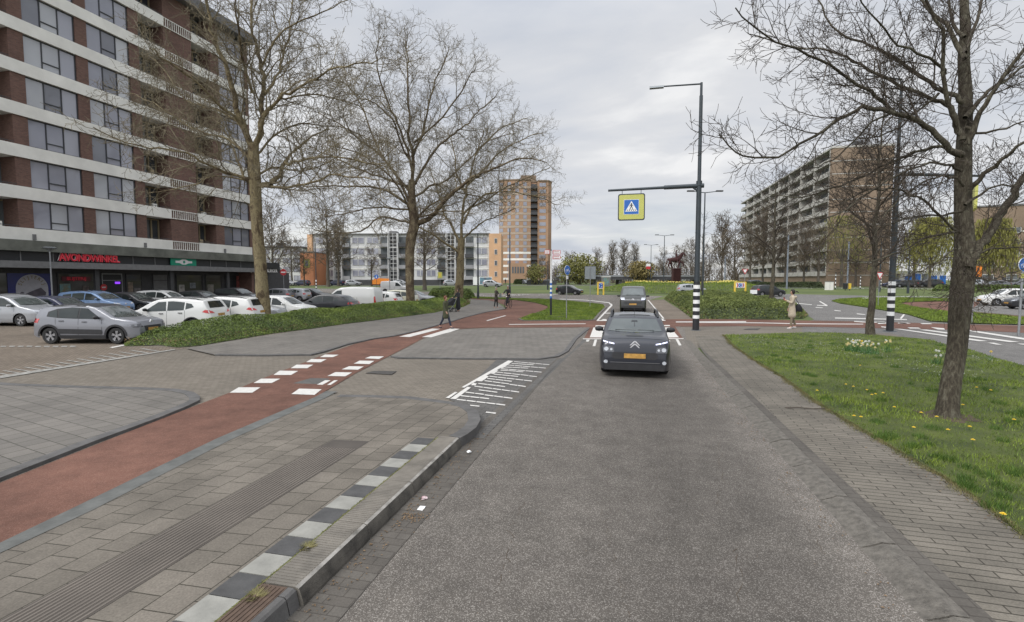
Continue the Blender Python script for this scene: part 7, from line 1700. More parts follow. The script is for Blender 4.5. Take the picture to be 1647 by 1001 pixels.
# black and white banded small poles
def ringpole(p, d, t, label, r=.07, bandh=None, col='signwhite'):
    q = HD(p, d); h = ZY(t, d)-q.z; root = empty('banded_post', q, 0, label, 'post', 'black and white banded posts'); n = 9
    for i in range(n):
        MB().cyl(0,0,h*i/n,h*(i+1)/n-.002,r,n=10).build('band', M['black'] if i % 2 == 0 else M[col], root)
    return root
ringpole(1343, 84, 438, 'black and white ringed post left of the utility cabinet'); ringpole(1383, 86, 443, 'black and white ringed post right of the utility cabinet'); ringpole(1416, 86, 443, 'black and white ringed post beside the right yield sign'); ringpole(1148, 110, 440, 'far ringed post right of the statue')
q = HD(509, 95); root = empty('tall_post', q, 0, 'tall grey post with a striped foot left of the dense dark tree', 'post'); h = ZY(392,95)-q.z; MB().cyl(0,0,1.8,h,.09,.07,10).build('pole', M['pole'], root, smooth=40)
for i in range(6): MB().cyl(0,0,.3*i,.3*i+.298,.11,n=10).build('band', M['black'] if i % 2 == 0 else M['signwhite'], root)
# utility cabinet
q = HD(1333, 82); root = empty('utility_cabinet', q, YAW, 'pale utility cabinet on the far verge before the end wall', 'cabinet'); mb = MB(); mb.box(-.6,.6,-.2,.2,0,1.35); mb.build('body', M['band'], root); mb = MB(); mb.box(-.64,.64,-.24,.24,1.35,1.42); mb.build('lid', M['grey'], root); mb = MB(); mb.box(-.01,.01,-.21,-.2,.05,1.3); mb.build('door_gap', M['black'], root)
# direction signpost
q = Vector((*G(886, 509), 0)); dd = (q-CAM).dot(FW); zq = lambda py: ZY(py, dd); root = empty('direction_signpost', q, YAW, 'white direction signpost with red edged arms and a blue striped foot on the grass island', 'signpost')
MB().cyl(0,0,-.02,zq(480),.075,n=12).build('foot', M['black'], root, smooth=40)
for i in range(8):
    a, b = zq(480)+(zq(452)-zq(480))*i/8, zq(480)+(zq(452)-zq(480))*(i+1)/8-.001; MB().cyl(0,0,a,b,.075,n=12).build('stripe', M['blue'] if i % 2 == 0 else M['signwhite'], root, smooth=40)
MB().cyl(0,0,zq(452),zq(404),.06,.055,12).build('pole', M['polewhite'], root, smooth=40); MB().cyl(0,0,zq(404),zq(401),.06,.01,12).build('cap', M['dgrey'], root)
M['redtext'] = mat('sign_red_text', (.35,.05,.06), .5)
for k, (x0, x1, y0, y1, ptr) in enumerate(((-.48,-.09,402.5,409.5,-1),(.09,.62,403,410,1),(.09,.62,411.5,417.5,1))):
    za2, zb2 = zq(y1), zq(y0); zm_ = (za2+zb2)/2; e = .06
    out = [(x0,zm_),(x0+e,zb2),(x1,zb2),(x1,za2),(x0+e,za2)] if ptr < 0 else [(x0,zb2),(x1-e*.3,zb2),(x1,zm_),(x1-e*.3,za2),(x0,za2)]
    mb = MB(); mb.plate(out, (0,-.08,0),(1,0,0),(0,0,1),(0,-1,0),.03); bd_ = mb.build('sign_arm', M['signred'], root, fixn=True)
    mb = MB(); mb.plate([(x0+.05,za2+.03),(x1-.04,za2+.03),(x1-.04,zb2-.03),(x0+.05,zb2-.03)], (0,-.111,0),(1,0,0),(0,0,1),(0,-1,0),.004); mb.build('sign_face', M['signwhite'], bd_, fixn=True)
    mb = MB()
    for rw_ in range(2):
        xx = x0+.08
        while xx < x1-.12: w_ = random.uniform(.03,.07); zc = zm_ + (.055 if rw_ == 0 else -.055); mb.plate([(xx,zc-.018),(xx+w_,zc-.018),(xx+w_,zc+.018),(xx,zc+.018)], (0,-.116,0),(1,0,0),(0,0,1),(0,-1,0),.003); xx += w_+.015
    mb.build('small_lettering', M['redtext'], bd_, fixn=True)
# single pole signs
def sign_pole(name, label, p, pyb, top_py, face, cat='road sign', yaw=0, dep=None, pm='galv', group=None, r=.03):
    if dep: q = HD(p, dep)
    else: q = Vector((*G(p, pyb), 0)); q.z = terr(q.x, q.y)
    d_ = (q-CAM).dot(FW); root = empty(name, q, YAW+yaw, label, cat, group); h = ZY(top_py, d_)-q.z
    MB().cyl(0,0,-.05,h,r,n=10).build('pole', M[pm], root, smooth=40); face(root, h, d_); return root
def plate_part(root, nm, pts, m, y, z, th=.015): mb = MB(); mb.plate([(a, b+z) for a, b in pts], (0,y,0),(1,0,0),(0,0,1),(0,-1,0),th); return mb.build(nm, M[m] if isinstance(m, str) else m, root, fixn=True)
def cyc(root, h, d_):
    plate_part(root, 'sign_face', disc(0,0,.3), 'signwhite', -.035, h-.3); plate_part(root, 'blue_disc', disc(0,0,.285), 'blue', -.052, h-.3, .004)
    mb = MB()
    for cx_ in (-.11,.11):
        pts = [(cx_+.075*math.cos(a*.524), -.058, h-.35+.075*math.sin(a*.524)) for a in range(13)]; mb.tube(pts, .009, 4)
    mb.tube([(-.11,-.058,h-.35),(-.05,-.058,h-.25),(.06,-.058,h-.25),(.11,-.058,h-.35)], .009, 4); mb.tube([(-.05,-.058,h-.25),(0,-.058,h-.35),(.06,-.058,h-.25)], .009, 4); mb.tube([(.06,-.058,h-.25),(.07,-.058,h-.19),(.11,-.058,h-.2)], .009, 4)
    mb.build('bicycle_symbol', M['signwhite'], root)
sign_pole('cycle_sign', 'round blue cycle path sign on a thin pole on the grass island', 911, 514, 427, lambda r_, h, d_: (cyc(r_, h, d_), plate_part(r_, 'lower_plate', rr(-.1,.1,-.1,.1,.02), 'signwhite', -.035, h-.75)), yaw=R(48))
sign_pole('cycle_sign', 'round blue cycle sign on a pole at the far right edge', 1638, 541, 415, lambda r_, h, d_: (cyc(r_, h, d_), plate_part(r_, 'yellow_plate', rr(-.12,.12,-.1,.1,.02), 'yellow', -.035, h-.78)), yaw=R(10), r=.045)
sign_pole('blank_sign', 'grey rectangular sign seen from behind on a pole left of the van', 949, 494, 429, lambda r_, h, d_: (plate_part(r_, 'sign_back', rr(-.48,.48,-1.12,0,.05), 'signback', .06, h, .03), plate_part(r_, 'frame', rr(-.51,.51,-1.15,.03,.05), 'dgrey', .075, h, .014)))
def yld(root, h, d_):
    plate_part(root, 'red_border', [(-.42,0),(0,-.74),(.42,0)][::1], 'signred', -.035, h); plate_part(root, 'white_field', [(-.27,-.09),(0,-.56),(.27,-.09)], 'signwhite', -.052, h, .004)
sign_pole('yield_sign', 'red and white yield triangle above the right chevron board', 1197, 0, 433, yld, dep=67, yaw=R(-5))
sign_pole('yield_sign', 'red and white yield triangle on a pole behind the slim street tree', 1413, 0, 438, yld, dep=46, yaw=R(8))
def noent(root, h, d_): plate_part(root, 'red_disc', disc(0,0,.36), 'signred', -.035, h-.36); plate_part(root, 'white_bar', rr(-.25,.25,-.06,.06,.01), 'signwhite', -.052, h-.36, .004)
sign_pole('no_entry_sign', 'red no entry sign behind the parked cars near the burger shop', 457, 0, 433, noent, dep=56)
sign_pole('no_entry_sign', 'small red no entry sign beside the far right hedge', 1506, 0, 443, lambda r_, h, d_: plate_part(r_, 'blue_disc', disc(0,0,.3), 'blue', -.035, h-.3), dep=80) if False else None
sign_pole('arrow_sign', 'round blue arrow sign on a pole left of the orange trailer', 606, 0, 442, lambda r_, h, d_: (plate_part(r_, 'blue_disc', disc(0,0,.38), 'blue', -.035, h-.38), plate_part(r_, 'white_arrow', [(-.05,.2),(.05,.2),(.05,-.05),(.16,-.05),(0,-.25),(-.16,-.05),(-.05,-.05)], 'signwhite', -.052, h-.38, .004)), dep=88, pm='pole')
sign_pole('yellow_sign', 'yellow green warning board on a post left of the third plane tree', 708, 0, 438, lambda r_, h, d_: (plate_part(r_, 'board', rr(-.32,.32,-.85,0,.04), 'yellow', -.035, h), plate_part(r_, 'figure', [(-.08,-.65),(.08,-.65),(.12,-.25),(0,-.1),(-.12,-.25)], 'ylw', -.052, h, .004)), dep=70)
def orange_v(root, h, d_):
    plate_part(root, 'board', rr(-.36,.36,-.62,0,.06), 'orange', -.035, h); 
    mb = MB()
    for s in rr(-.34,.34,-.6,-.02,.05),: pass
    plate_part(root, 'letter_v', [(-.2,-.12),(-.11,-.12),(0,-.42),(.11,-.12),(.2,-.12),(.05,-.52),(-.05,-.52)], 'black', -.052, h, .004)
    ring = rr(-.345,.345,-.605,-.015,.05); mb.tube([(a, -.056, b+h) for a, b in ring+[ring[0]]], .009, 4, cap=False); mb.build('border_line', M['black'], root)
sign_pole('diversion_sign', 'orange diversion sign with a black V right of the big verge trunk', 1563, 521, 428, orange_v, group=None)
# chevron boards on yellow posts
def chevron(p, dep, label, wpx, y0, y1):
    q = HD(p, dep); root = empty('chevron_sign', q, YAW, label, 'road sign', 'roundabout boards on yellow posts'); w = wpx*dep/FPX/2; zt_, zb_ = ZY(y0, dep)-q.z, ZY(y1, dep)-q.z
    for s in (-1, 1): mb = MB(); mb.box(s*w-.09, s*w+.09, -.09, .09, 0, zt_+.12); mb.build('yellow_post', M['ylw'], root)
    mb = MB(); mb.box(-w+.1, w-.1, -.03, .03, zt_+.02, zt_+.12); mb.build('top_rail', M['ylw'], root)
    mb = MB(); mb.box(-w+.1, w-.1, -.04, .0, zb_, zt_); mb.build('board', M['signwhite'], root); hh = (zt_-zb_)
    for s in (-1, 1):
        x = s*w*.55; mb = MB(); k = -s*.12; mb.plate([(x-.12,zb_+.05),(x+.02,zb_+.05),(x+.14,zb_+hh/2),(x+.02,zt_-.05),(x-.12,zt_-.05),(x,zb_+hh/2)], (0,-.045,0),(1,0,0),(0,0,1),(0,-1,0),.004); mb.build('red_chevron', M['signred'], root, fixn=True)
    rd = min(.34, hh*.42); mb = MB(); mb.plate(disc(0, zb_+hh/2, rd), (0,-.046,0),(1,0,0),(0,0,1),(0,-1,0),.006); mb.build('blue_disc', M['blue'], root, fixn=True)
    mb = MB()
    for k in range(3):
        a = k*2.094+.5; pts = [(.6*rd*math.cos(a+t*.22), -.056, zb_+hh/2+.6*rd*math.sin(a+t*.22)) for t in range(7)]; mb.tube(pts, [.035,.035,.035,.035,.06,.03,.005], 4)
    mb.build('arrows', M['signwhite'], root); return root
chevron(966, 70, 'chevron board on yellow posts left of the van at the roundabout', 9, 455, 464.5); chevron(1190, 66, 'chevron board on yellow posts under the yield sign', 17, 455, 463)
# billboard by the flats
q = HD(778, 118); root = empty('billboard', q, YAW, 'small white framed advertising board with a colourful picture right of the third plane', 'billboard'); mb = MB(); mb.box(-2.5,2.0,-.1,.1,.3,2.2); mb.build('board', M['signwhite'], root); mb = MB(); mb.box(-.9,1.9,-.13,-.1,.45,2.05); mb.build('picture', mat('picture_print', (.35,.1,.1), .5, var=.7, scale=2.2, col2=(.15,.35,.45)), root)
mb = MB(); mb.box(-2.3,-2.2,-.05,.05,0,.3); mb.box(1.7,1.8,-.05,.05,0,.3); mb.build('leg', M['dgrey'], root)
# white and red panel and yellow barrier beyond the roundabout
q = HD(1042, 128); root = empty('advert_panel', q, YAW, 'white over red panel on a post left of the far double lamp', 'sign'); zt_ = ZY(425,128)-q.z; mb = MB(); mb.box(-.55,.55,-.05,.05,zt_-1.3,zt_-.6); mb.build('red_half', M['signred'], root); mb = MB(); mb.box(-.55,.55,-.05,.05,zt_-.598,zt_); mb.build('white_half', M['signwhite'], root); MB().cyl(0,.1,0,zt_,.06,n=8).build('post', M['pole'], root)
q = HD(1016, 108); root = empty('yellow_barrier', q, YAW, 'low yellow barrier on the far side of the roundabout above the van', 'barrier'); mb = MB(); mb.box(-1.4,1.4,-.08,.08,.75,1.1); mb.build('beam', M['ylw'], root); mb = MB(); [mb.box(x,x+.12,-.06,.06,0,.75) for x in (-1.2,0,1.1)]; mb.build('legs', M['ylw'], root)
q = HD(1033, 106); root = empty('blue_crate', q, YAW, 'blue works board standing right of the yellow barrier', 'board'); mb = MB(); mb.box(-.45,.45,-.1,.1,.3,1.0); mb.build('panel', M['blue'], root); mb = MB(); mb.box(-.4,-.32,-.3,.3,0,.3); mb.box(.32,.4,-.3,.3,0,.3); mb.build('foot', M['black'], root)
# far row of bike racks / kiosk things
q = HD(975, 112); root = empty('ticket_kiosk', q, YAW, 'small pale kiosk with a poster left of the van beyond the roundabout', 'kiosk'); mb = MB(); mb.box(-.9,.9,0,1.2,0,2.1); mb.build('body', M['grey'], root); mb = MB(); mb.box(-.95,.95,-.1,1.3,2.1,2.25); mb.build('roof', M['band'], root); mb = MB(); mb.box(-.6,.5,-.03,0,.4,1.9); mb.build('poster', M['poster'], root)
# tall light masts far right
for p, d, t, l in ((1165,100,415,'bluish metal mast right of the statue'),(1265,88,380,'bluish metal mast before the long flats'),(1362,92,390,'bluish metal mast before the end wall')):
    q = HD(p, d); root = empty('metal_mast', q, 0, l, 'mast'); h = ZY(t, d)-q.z; MB().cyl(0,0,-.1,h,.16,.11,10).build('pole', mat('blue_grey_metal', (.17,.19,.22), .5), root, smooth=40); MB().cyl(0,0,h,h+.15,.18,.05,10).build('cap', M['dgrey'], root)
# yellow bin and black bins
for p, d, l, m in ((1366,80,'small yellow post before the end wall','ylw'),(1359,80,'black litter bin before the end wall','black')):
    q = HD(p, d); root = empty('litter_bin', q, 0, l, 'bin'); mb = MB(); mb.cyl(0,0,.25,1.15,.2 if m == 'ylw' else .3,.24 if m == 'ylw' else .36,14); mb.build('drum', M[m], root, smooth=40); MB().cyl(0,0,0,.25,.06,n=8).build('foot', M['pole'], root); MB().cyl(0,0,1.15,1.22,.26 if m == 'ylw' else .38,.1,14).build('lid', M['dgrey'], root)
q = HD(1212, 62); root = empty('low_sign', q, YAW, 'low white plate left of the leaving black hatchback', 'sign'); mb = MB(); mb.box(-.42,.42,-.03,.03,.45,.95); mb.build('plate', M['signwhite'], root); mb = MB(); mb.box(-.05,.05,-.02,.02,0,.45); mb.build('post', M['pole'], root)
# ---- litter
def crumple(name, label, p, s, m, seed, z=.02, cat='litter'):
    r = random.Random(seed); x, y = G(*p); bm = bmesh.new(); bmesh.ops.create_icosphere(bm, subdivisions=2, radius=s)
    for v in bm.verts: v.co *= r.uniform(.55, 1.15); v.co.z *= .45; v.co.y *= .75
    me = bpy.data.meshes.new(name); bm.to_mesh(me); bm.free(); me.materials.append(m); o = bpy.data.objects.new(name, me); COL.objects.link(o); o.location = (x, y, z+s*.35); o.rotation_euler = (0,0,r.uniform(0,3)); return tag(o, label, cat)
crumple('crumpled_wrapper', 'crumpled pink and white wrapper lying in the gutter', (682,806), .04, mat('pink_wrapper', (.45,.13,.16), .5, var=.5, scale=30, col2=(.7,.62,.62)), 1)
crumple('crumpled_cup', 'white crushed cup lid in the gutter near the curved kerb', (754,731), .045, M['signwhite'], 2)
o = MB().plate([(-.035,-.04),(.035,-.045),(.03,.04),(-.03,.035)], (0,0,0),(1,0,0),(0,1,.1),(0,0,1),.003).build('paper_scrap', M['signwhite']); x, y = G(678,821); o.location = (x, y, .024); tag(o, 'small white paper scrap below the pink wrapper', 'litter')
x, y = G(1293,663); root = MB().tube([(-.32,.02,.0),(-.1,.03,.012),(.15,.0,.008),(.36,.05,.015),(.38,.09,.01)], [.006,.008,.009,.009,.006], 6).tube([(-.30,.02,.0),(-.24,-.05,.004),(-.2,-.07,.004)], [.006,.005,.003], 5).build('fallen_twig', M['twig']); root.location = (x, y, .062); tag(root, 'thin bent twig lying on the right sidewalk', 'twig')
g = np.random.default_rng(9); mb = MB()
def leafbit(mb, x, y, z, s): a = g.random()*6.28; c_, s_ = math.cos(a)*s, math.sin(a)*s; mb.add([(x-c_,y-s_,z),(x+s_*.5,y-c_*.5,z+.006),(x+c_,y+s_,z+.002),(x-s_*.5,y+c_*.5,z+.008)], [(0,1,2,3)])
for k in range(260): y = g.uniform(2.5, 7.5)**1; x = KX+.05+abs(g.normal())*.12; leafbit(mb, x, y, .024, g.uniform(.005,.018))
for k in range(60): q = G(665+g.normal()*12, 836+g.normal()*5); leafbit(mb, q[0], q[1], .025, .014)
for k in range(300): leafbit(mb, 2.07-abs(g.normal())*.12, g.uniform(3, 16), .02, g.uniform(.005,.016))
for k in range(300): t = g.random(); A, B = Vector((*G(1640,858), 0)), Vector((*G(1260,610), 0)); p_ = A.lerp(B, t); leafbit(mb, p_.x-abs(g.normal())*.12, p_.y, .062, g.uniform(.006,.02))
for k in range(500): q = g.uniform(-1, 1), g.uniform(3, 14); leafbit(mb, q[0]*2.0, q[1], .018, g.uniform(.002,.006))
o = mb.build('leaf_litter', M['dry']); o['kind'] = 'stuff'
mb = MB()
for k in range(900):
    y = g.uniform(1.5, 6.6); x = KX-.328+g.normal()*.008; h = g.uniform(.005,.018); t = g.normal()*.012; mb.add([(x-.003,y,.158),(x+.003,y,.158),(x+t,y+t,.158+h)], [(0,1,2)])
for c_ in ((495,881),(411,960)):
    q = G(*c_, .158)
    for k in range(260): a = g.random()*6.28; rr__ = g.random()*.05; l = g.uniform(.03,.07); x, y = q[0]+rr__*math.cos(a), q[1]+rr__*math.sin(a); mb.add([(x-.003,y,.158),(x+.003,y,.158),(x+math.cos(a)*l,y+math.sin(a)*l,.158+l*.45)], [(0,1,2)])
o = mb.build('kerb_weeds', M['blade_dry']); o['kind'] = 'stuff'
# ---------------------------------------------------------------- people, bicycle, pram, statue
def skin(name, nodes, edges, m, parent, root_node, sub=1, loc=None):
    keys = list(nodes); idx = {k: i for i, k in enumerate(keys)}
    me = bpy.data.meshes.new(name); me.from_pydata([nodes[k][0] for k in keys], [(idx[a], idx[b]) for a, b in edges], []); me.update()
    o = bpy.data.objects.new(name, me); COL.objects.link(o); md = o.modifiers.new('s', 'SKIN'); md.use_smooth_shade = True; md.branch_smoothing = .6
    sv = me.skin_vertices[0].data
    for k in keys:
        r = nodes[k][1]; sv[idx[k]].radius = r if isinstance(r, tuple) else (r, r); sv[idx[k]].use_root = (k == root_node)
    s2 = o.modifiers.new('b', 'SUBSURF'); s2.levels = sub; s2.render_levels = sub
    dg = bpy.context.evaluated_depsgraph_get(); dg.update(); nm = bpy.data.meshes.new_from_object(o.evaluated_get(dg)); bpy.data.objects.remove(o); bpy.data.meshes.remove(me)
    nm.materials.clear(); nm.materials.append(m); nm.name = name; nm.polygons.foreach_set('use_smooth', [True]*len(nm.polygons))
    n = bpy.data.objects.new(name, nm); COL.objects.link(n); n.parent = parent; return n
def chain(nodes, edges, pre, start, pts):
    last = start
    for i, (p, r) in enumerate(pts): k = '%s%d' % (pre, i); nodes[k] = (p, r); edges.append((last, k)) if last else None; last = k
    return last
M['skin'] = mat('skin', (.42,.25,.18), .6, var=.06); M['hair'] = mat('dark_hair', (.02,.014,.012), .6, var=.2); M['hairred'] = mat('reddish_hair', (.16,.06,.03), .6, var=.2); M['hairgrey'] = mat('grey_hair', (.28,.26,.24), .6, var=.2)
M['olive'] = mat('olive_cloth', (.055,.06,.03), .85, var=.2, scale=9, bump=.3); M['beige'] = mat('beige_cloth', (.42,.36,.27), .85, var=.15, scale=9, bump=.3); M['blk'] = mat('black_cloth', (.016,.016,.019), .85, var=.2, scale=9, bump=.2); M['navy'] = mat('navy_cloth', (.02,.025,.045), .85, var=.2, scale=9)
M['brownc'] = mat('brown_cloth', (.05,.042,.032), .85, var=.2, scale=9); M['shoew'] = mat('white_shoes', (.6,.6,.58), .6, var=.05); M['legs'] = mat('khaki_leggings', (.20,.165,.11), .7, var=.1)
def person(x, y, hdg, Hh, label, coat, trousers, shoes, hair, pose, coat_len=.62, scarf=None, group=None, z=None):
    # faces +Y before turning by hdg; units for a 1.7 m body
    root = empty('person', (x, y, terr(x, y)+.05 if z is None else z), hdg, label, 'person', group); s = Hh/1.7; root.scale = (s, s, s)
    P = dict(hipL=0, kneeL=0, hipR=0, kneeR=0, armL=(0,0), armR=(0,0), lean=0, sit=0); P.update(pose)
    hz = .90 + P.get('dz', 0); V_ = Vector
    lean = P['lean']
    def tors(z_, y_=0): return (0, y_ + (z_-.9)*math.tan(lean), z_ + (hz-.9))
    N = {}; E_ = []
    N['pelvis'] = (tors(.92), (.125,.10)); chain(N, E_, 'sp', 'pelvis', [(tors(1.08), (.115,.09)), (tors(1.25), (.135,.10)), (tors(1.40), (.12,.085)), (tors(1.47), .055), (tors(1.53, .01), .05), (tors(1.59, .015), (.068,.08)), (tors(1.655, .01), (.072,.085)), (tors(1.70, .0), .045)])
    legs = {}
    for sd_, sx_ in (('L',-1),('R',1)):
        a, k = P['hip'+sd_], P['knee'+sd_]
        h = V_((sx_*.09, 0, hz-.04)); kn = h + V_((sx_*.01, math.sin(a)*.43, -math.cos(a)*.43)); an = kn + V_((0, math.sin(a-k)*.41, -math.cos(a-k)*.41)); legs[sd_] = (h, kn, an)
        b_ = a-k; heel = an + V_((0,-.03,-.05)); toe = an + V_((sx_*.015, .15*math.cos(b_*.5), -.055+.06*math.sin(max(0,b_)*.8)))
        chain(N, E_, 'leg'+sd_, 'pelvis', [(tuple(h), .085), (tuple(h.lerp(kn,.5)), .073), (tuple(kn), .053), (tuple(kn.lerp(an,.4)), .052), (tuple(an), .036), (tuple(an.lerp(toe,.55)+V_((0,0,-.015))), .034), (tuple(toe), .028)])
        legs[sd_] += (toe,)
        shp = V_(tors(1.385)) + V_((sx_*.17,0,0)); ua, fa = P['arm'+sd_]; ab = P.get('abd'+sd_, .12); inw = P.get('inw'+sd_, 0)
        el = shp + V_((sx_*math.sin(ab)*.28, math.sin(ua)*.28, -math.cos(ua)*.28)); wr_ = el + V_((-sx_*inw*.24, math.sin(ua+fa)*.24*math.cos(inw), -math.cos(ua+fa)*.24)); dv_ = (wr_-el).normalized(); hd_ = wr_+dv_*.07
        last = chain(N, E_, 'arm'+sd_, 'sp2', [(tuple(shp), .055), (tuple(shp.lerp(el,.5)), .045), (tuple(el), .038), (tuple(wr_), .026), (tuple(hd_), (.022,.036))])
        legs['arm'+sd_] = (shp, el, wr_, hd_)
        sidev = V_((0,1,0)) if abs(dv_.y) < .8 else V_((1,0,0)); sidev = (sidev-dv_*sidev.dot(dv_)).normalized(); pn = dv_.cross(sidev)*(-sx_)
        for i, (off, ln) in enumerate(((-.027,.066),(-.009,.076),(.009,.072),(.026,.056))):
            b0 = hd_+sidev*off+dv_*.02; chain(N, E_, 'f%s%d' % (sd_, i), last, [(tuple(b0), .009), (tuple(b0+dv_*ln*.5+pn*.008), .0085), (tuple(b0+dv_*ln*.85+pn*.03), .007)])
        b0 = wr_+dv_*.035-sidev*(-.032); chain(N, E_, 't%s' % sd_, last, [(tuple(b0), .011), (tuple(b0+sidev*.02+dv_*.035+pn*.01), .009)])
    hc = V_(tors(1.62, .015)); N['nose'] = (tuple(hc+V_((0,.105,-.012))), .013); E_.append(('sp6' if False else 'sp5', 'nose'))
    body = skin('body', N, E_, M['skin'], root, 'pelvis', 2)
    mb = MB()
    for sx_ in (-1, 1): mb.lathe([(0,.012),(.008,.008),(.011,0),(.008,-.008),(0,-.012)], 8, 'y', tuple(hc+V_((sx_*.03,.082,.012))))
    mb.build('eyes', M['black'], root)
    mb = MB(); mb.tube([hc+V_((-.022,.083,-.045)), hc+V_((0,.09,-.046)), hc+V_((.022,.083,-.045))], [.003,.006,.003], 5); mb.build('lips', mat('lips', (.3,.1,.09), .6) if 'lips' not in bpy.data.materials else bpy.data.materials['lips'], root)
    # trousers and shoes
    for sd_ in 'LR':
        h, kn, an, toe = legs[sd_]; n_, e_ = {}, []
        chain(n_, e_, 'a', None, [(tuple(h+V_((0,0,.03))), .09), (tuple(h.lerp(kn,.5)), .08), (tuple(kn), .066), (tuple(kn.lerp(an,.5)), .058), (tuple(an+V_((0,0,.03))), .05)]); skin('trouser_leg', n_, e_, trousers, root, 'a0')
        n_, e_ = {}, []; heel = an+V_((0,-.035,-.045)); chain(n_, e_, 'a', None, [(tuple(heel), (.043,.04)), (tuple(an.lerp(toe,.5)+V_((0,0,-.02))), (.045,.04)), (tuple(toe+V_((0,.02,-.01))), (.040,.03))]); skin('shoe', n_, e_, shoes, root, 'a0')
    # coat body and sleeves
    n_, e_ = {}, []; kb = (legs['L'][1]+legs['R'][1])/2; low = V_((0, kb.y*.45*(not P['sit']), hz-coat_len+.0)) if not P['sit'] else V_(tors(.86))
    chain(n_, e_, 'c', None, [(tors(1.50), .062), (tors(1.465), (.09,.08)), (tors(1.415), (.165,.11)), (tors(1.25), (.175,.125)), (tors(1.08), (.165,.12)), (tors(.92), (.18,.135))] + ([(tuple(V_(tors(.92)).lerp(low,.5)), (.20,.165)), (tuple(low), (.225,.19))] if not P['sit'] else []))
    for sd_ in 'LR':
        shp, el, wr_, hd_ = legs['arm'+sd_]; chain(n_, e_, 's'+sd_, 'c2', [(tuple(shp+V_((0,0,.005))), .075), (tuple(shp.lerp(el,.5)), .063), (tuple(el), .056), (tuple(wr_), .045)])
    skin('coat', n_, e_, coat, root, 'c4', 2)
    # hair
    bm = bmesh.new(); bmesh.ops.create_uvsphere(bm, u_segments=14, v_segments=10, radius=1)
    hl = P.get('hairlen', 0)
    for v in bm.verts:
        c_ = v.co.copy(); front = max(0, c_.y); v.co = V_((c_.x*.098, c_.y*.112-.014, c_.z*.105+.035))
        if c_.y > .15 and c_.z < .35: v.co.y = .04; v.co.x *= .75; v.co.z = max(v.co.z, .05)
        if c_.z < -.2 and c_.y < .3: v.co.z -= hl*(-c_.z)
    me = bpy.data.meshes.new('hair'); bm.to_mesh(me); bm.free(); me.materials.append(hair); me.polygons.foreach_set('use_smooth', [True]*len(me.polygons)); ho = bpy.data.objects.new('hair', me); COL.objects.link(ho); ho.parent = root; ho.location = hc
    if scarf: n_, e_ = {}, []; chain(n_, e_, 'a', None, [(tuple(hc+V_((0,-.02,-.15))), (.11,.10)), (tuple(hc+V_((0,0,-.10))), (.095,.09))]); skin('scarf', n_, e_, scarf, root, 'a0')
    return root, legs
def hdg_to(dx, dy): return math.atan2(dy, dx) - math.pi/2
x, y = G(717, 529.5)
person(x, y, hdg_to(1, -.25), 1.56, 'walking person in a long olive green coat crossing the bike path zebra', M['olive'], M['navy'], M['navy'], M['hairred'], dict(hipL=.38, kneeL=.10, hipR=-.30, kneeR=.25, armL=(-.25,.3), armR=(.15,.4), hairlen=.03), .42, scarf=M['hairred'])
x, y = G(1273, 528.5)
w_, lg = person(x, y, hdg_to(-1, -.05), 1.86, 'person in a long beige hooded coat with a black shoulder bag walking on the right', M['beige'], M['legs'], M['shoew'], M['hair'], dict(hipL=.10, kneeL=.05, hipR=-.14, kneeR=.22, armL=(.35,1.75), armR=(.0,.3), hairlen=.05, inwL=.35), .50)
n_, e_ = {}, []; chain(n_, e_, 'a', None, [((0,-.07,1.44),(.13,.09)), ((0,-.12,1.38),(.12,.10)), ((0,-.13,1.31),(.07,.06))]); skin('hood', n_, e_, M['beige'], w_, 'a0')
n_, e_ = {}, []; chain(n_, e_, 'a', None, [((0,-.13,1.66),.035), ((0,-.2,1.64),.03), ((0,-.26,1.59),.014)]); skin('hair_bun', n_, e_, M['hair'], w_, 'a0')
bag = empty('shoulder_bag', (x, y, .05), hdg_to(-1, -.05), 'black shoulder bag hanging at the back of the person in beige', 'bag'); bag.scale = (1.094,)*3
mb = MB(); vs = []
for z_, rx_, ry_ in ((.72,.05,.16),(.74,.075,.20),(.90,.085,.17),(1.02,.06,.10),(1.06,.02,.05)):
    vs += [(.12+rx_*math.cos(k*.524), -.30+ry_*math.sin(k*.524), z_) for k in range(12)]
mb.add(vs, [(i*12+k, i*12+(k+1)%12, (i+1)*12+(k+1)%12, (i+1)*12+k) for i in range(4) for k in range(12)]+[tuple(range(11,-1,-1))]); mb.build('bag_body', M['blk'], bag, smooth=50)
MB().tube([(.12,-.34,1.05),(.16,-.2,1.30),(.15,-.02,1.47),(.13,.08,1.3),(.12,-.2,1.04)], .012, 5).build('strap', M['blk'], bag)
n_, e_ = {}, []
cup = empty('drink_cup', (x, y, .05), hdg_to(-1, -.05), 'small reddish cup held up by the person in beige', 'cup'); cup.scale = (1.094,)*3; hp = lg['armL'][3]; mb = MB(); mb.cyl(hp.x+.02, hp.y+.03, hp.z-.02, hp.z+.10, .028, .036, 12); mb.build('cup_body', mat('cup_red', (.25,.07,.05), .5), cup); mb = MB(); mb.cyl(hp.x+.02, hp.y+.03, hp.z+.10, hp.z+.112, .038, .034, 12); mb.build('cup_lid', M['black'], cup)
x, y = G(737, 502)
person(x, y, hdg_to(-.45, -1), 1.66, 'person in a long black coat and headscarf pushing a black pram', M['blk'], M['blk'], M['blk'], M['hair'], dict(hipL=.18, kneeL=.05, hipR=-.18, kneeR=.15, armL=(.55,.75), armR=(.55,.75), hairlen=.10), .78, scarf=M['hair'])
pr = empty('pram', (x-.30, y-.75, .05), hdg_to(-.45, -1), 'black pram with grey wheels pushed along the sidewalk', 'pram')
mb = MB(); vs = []
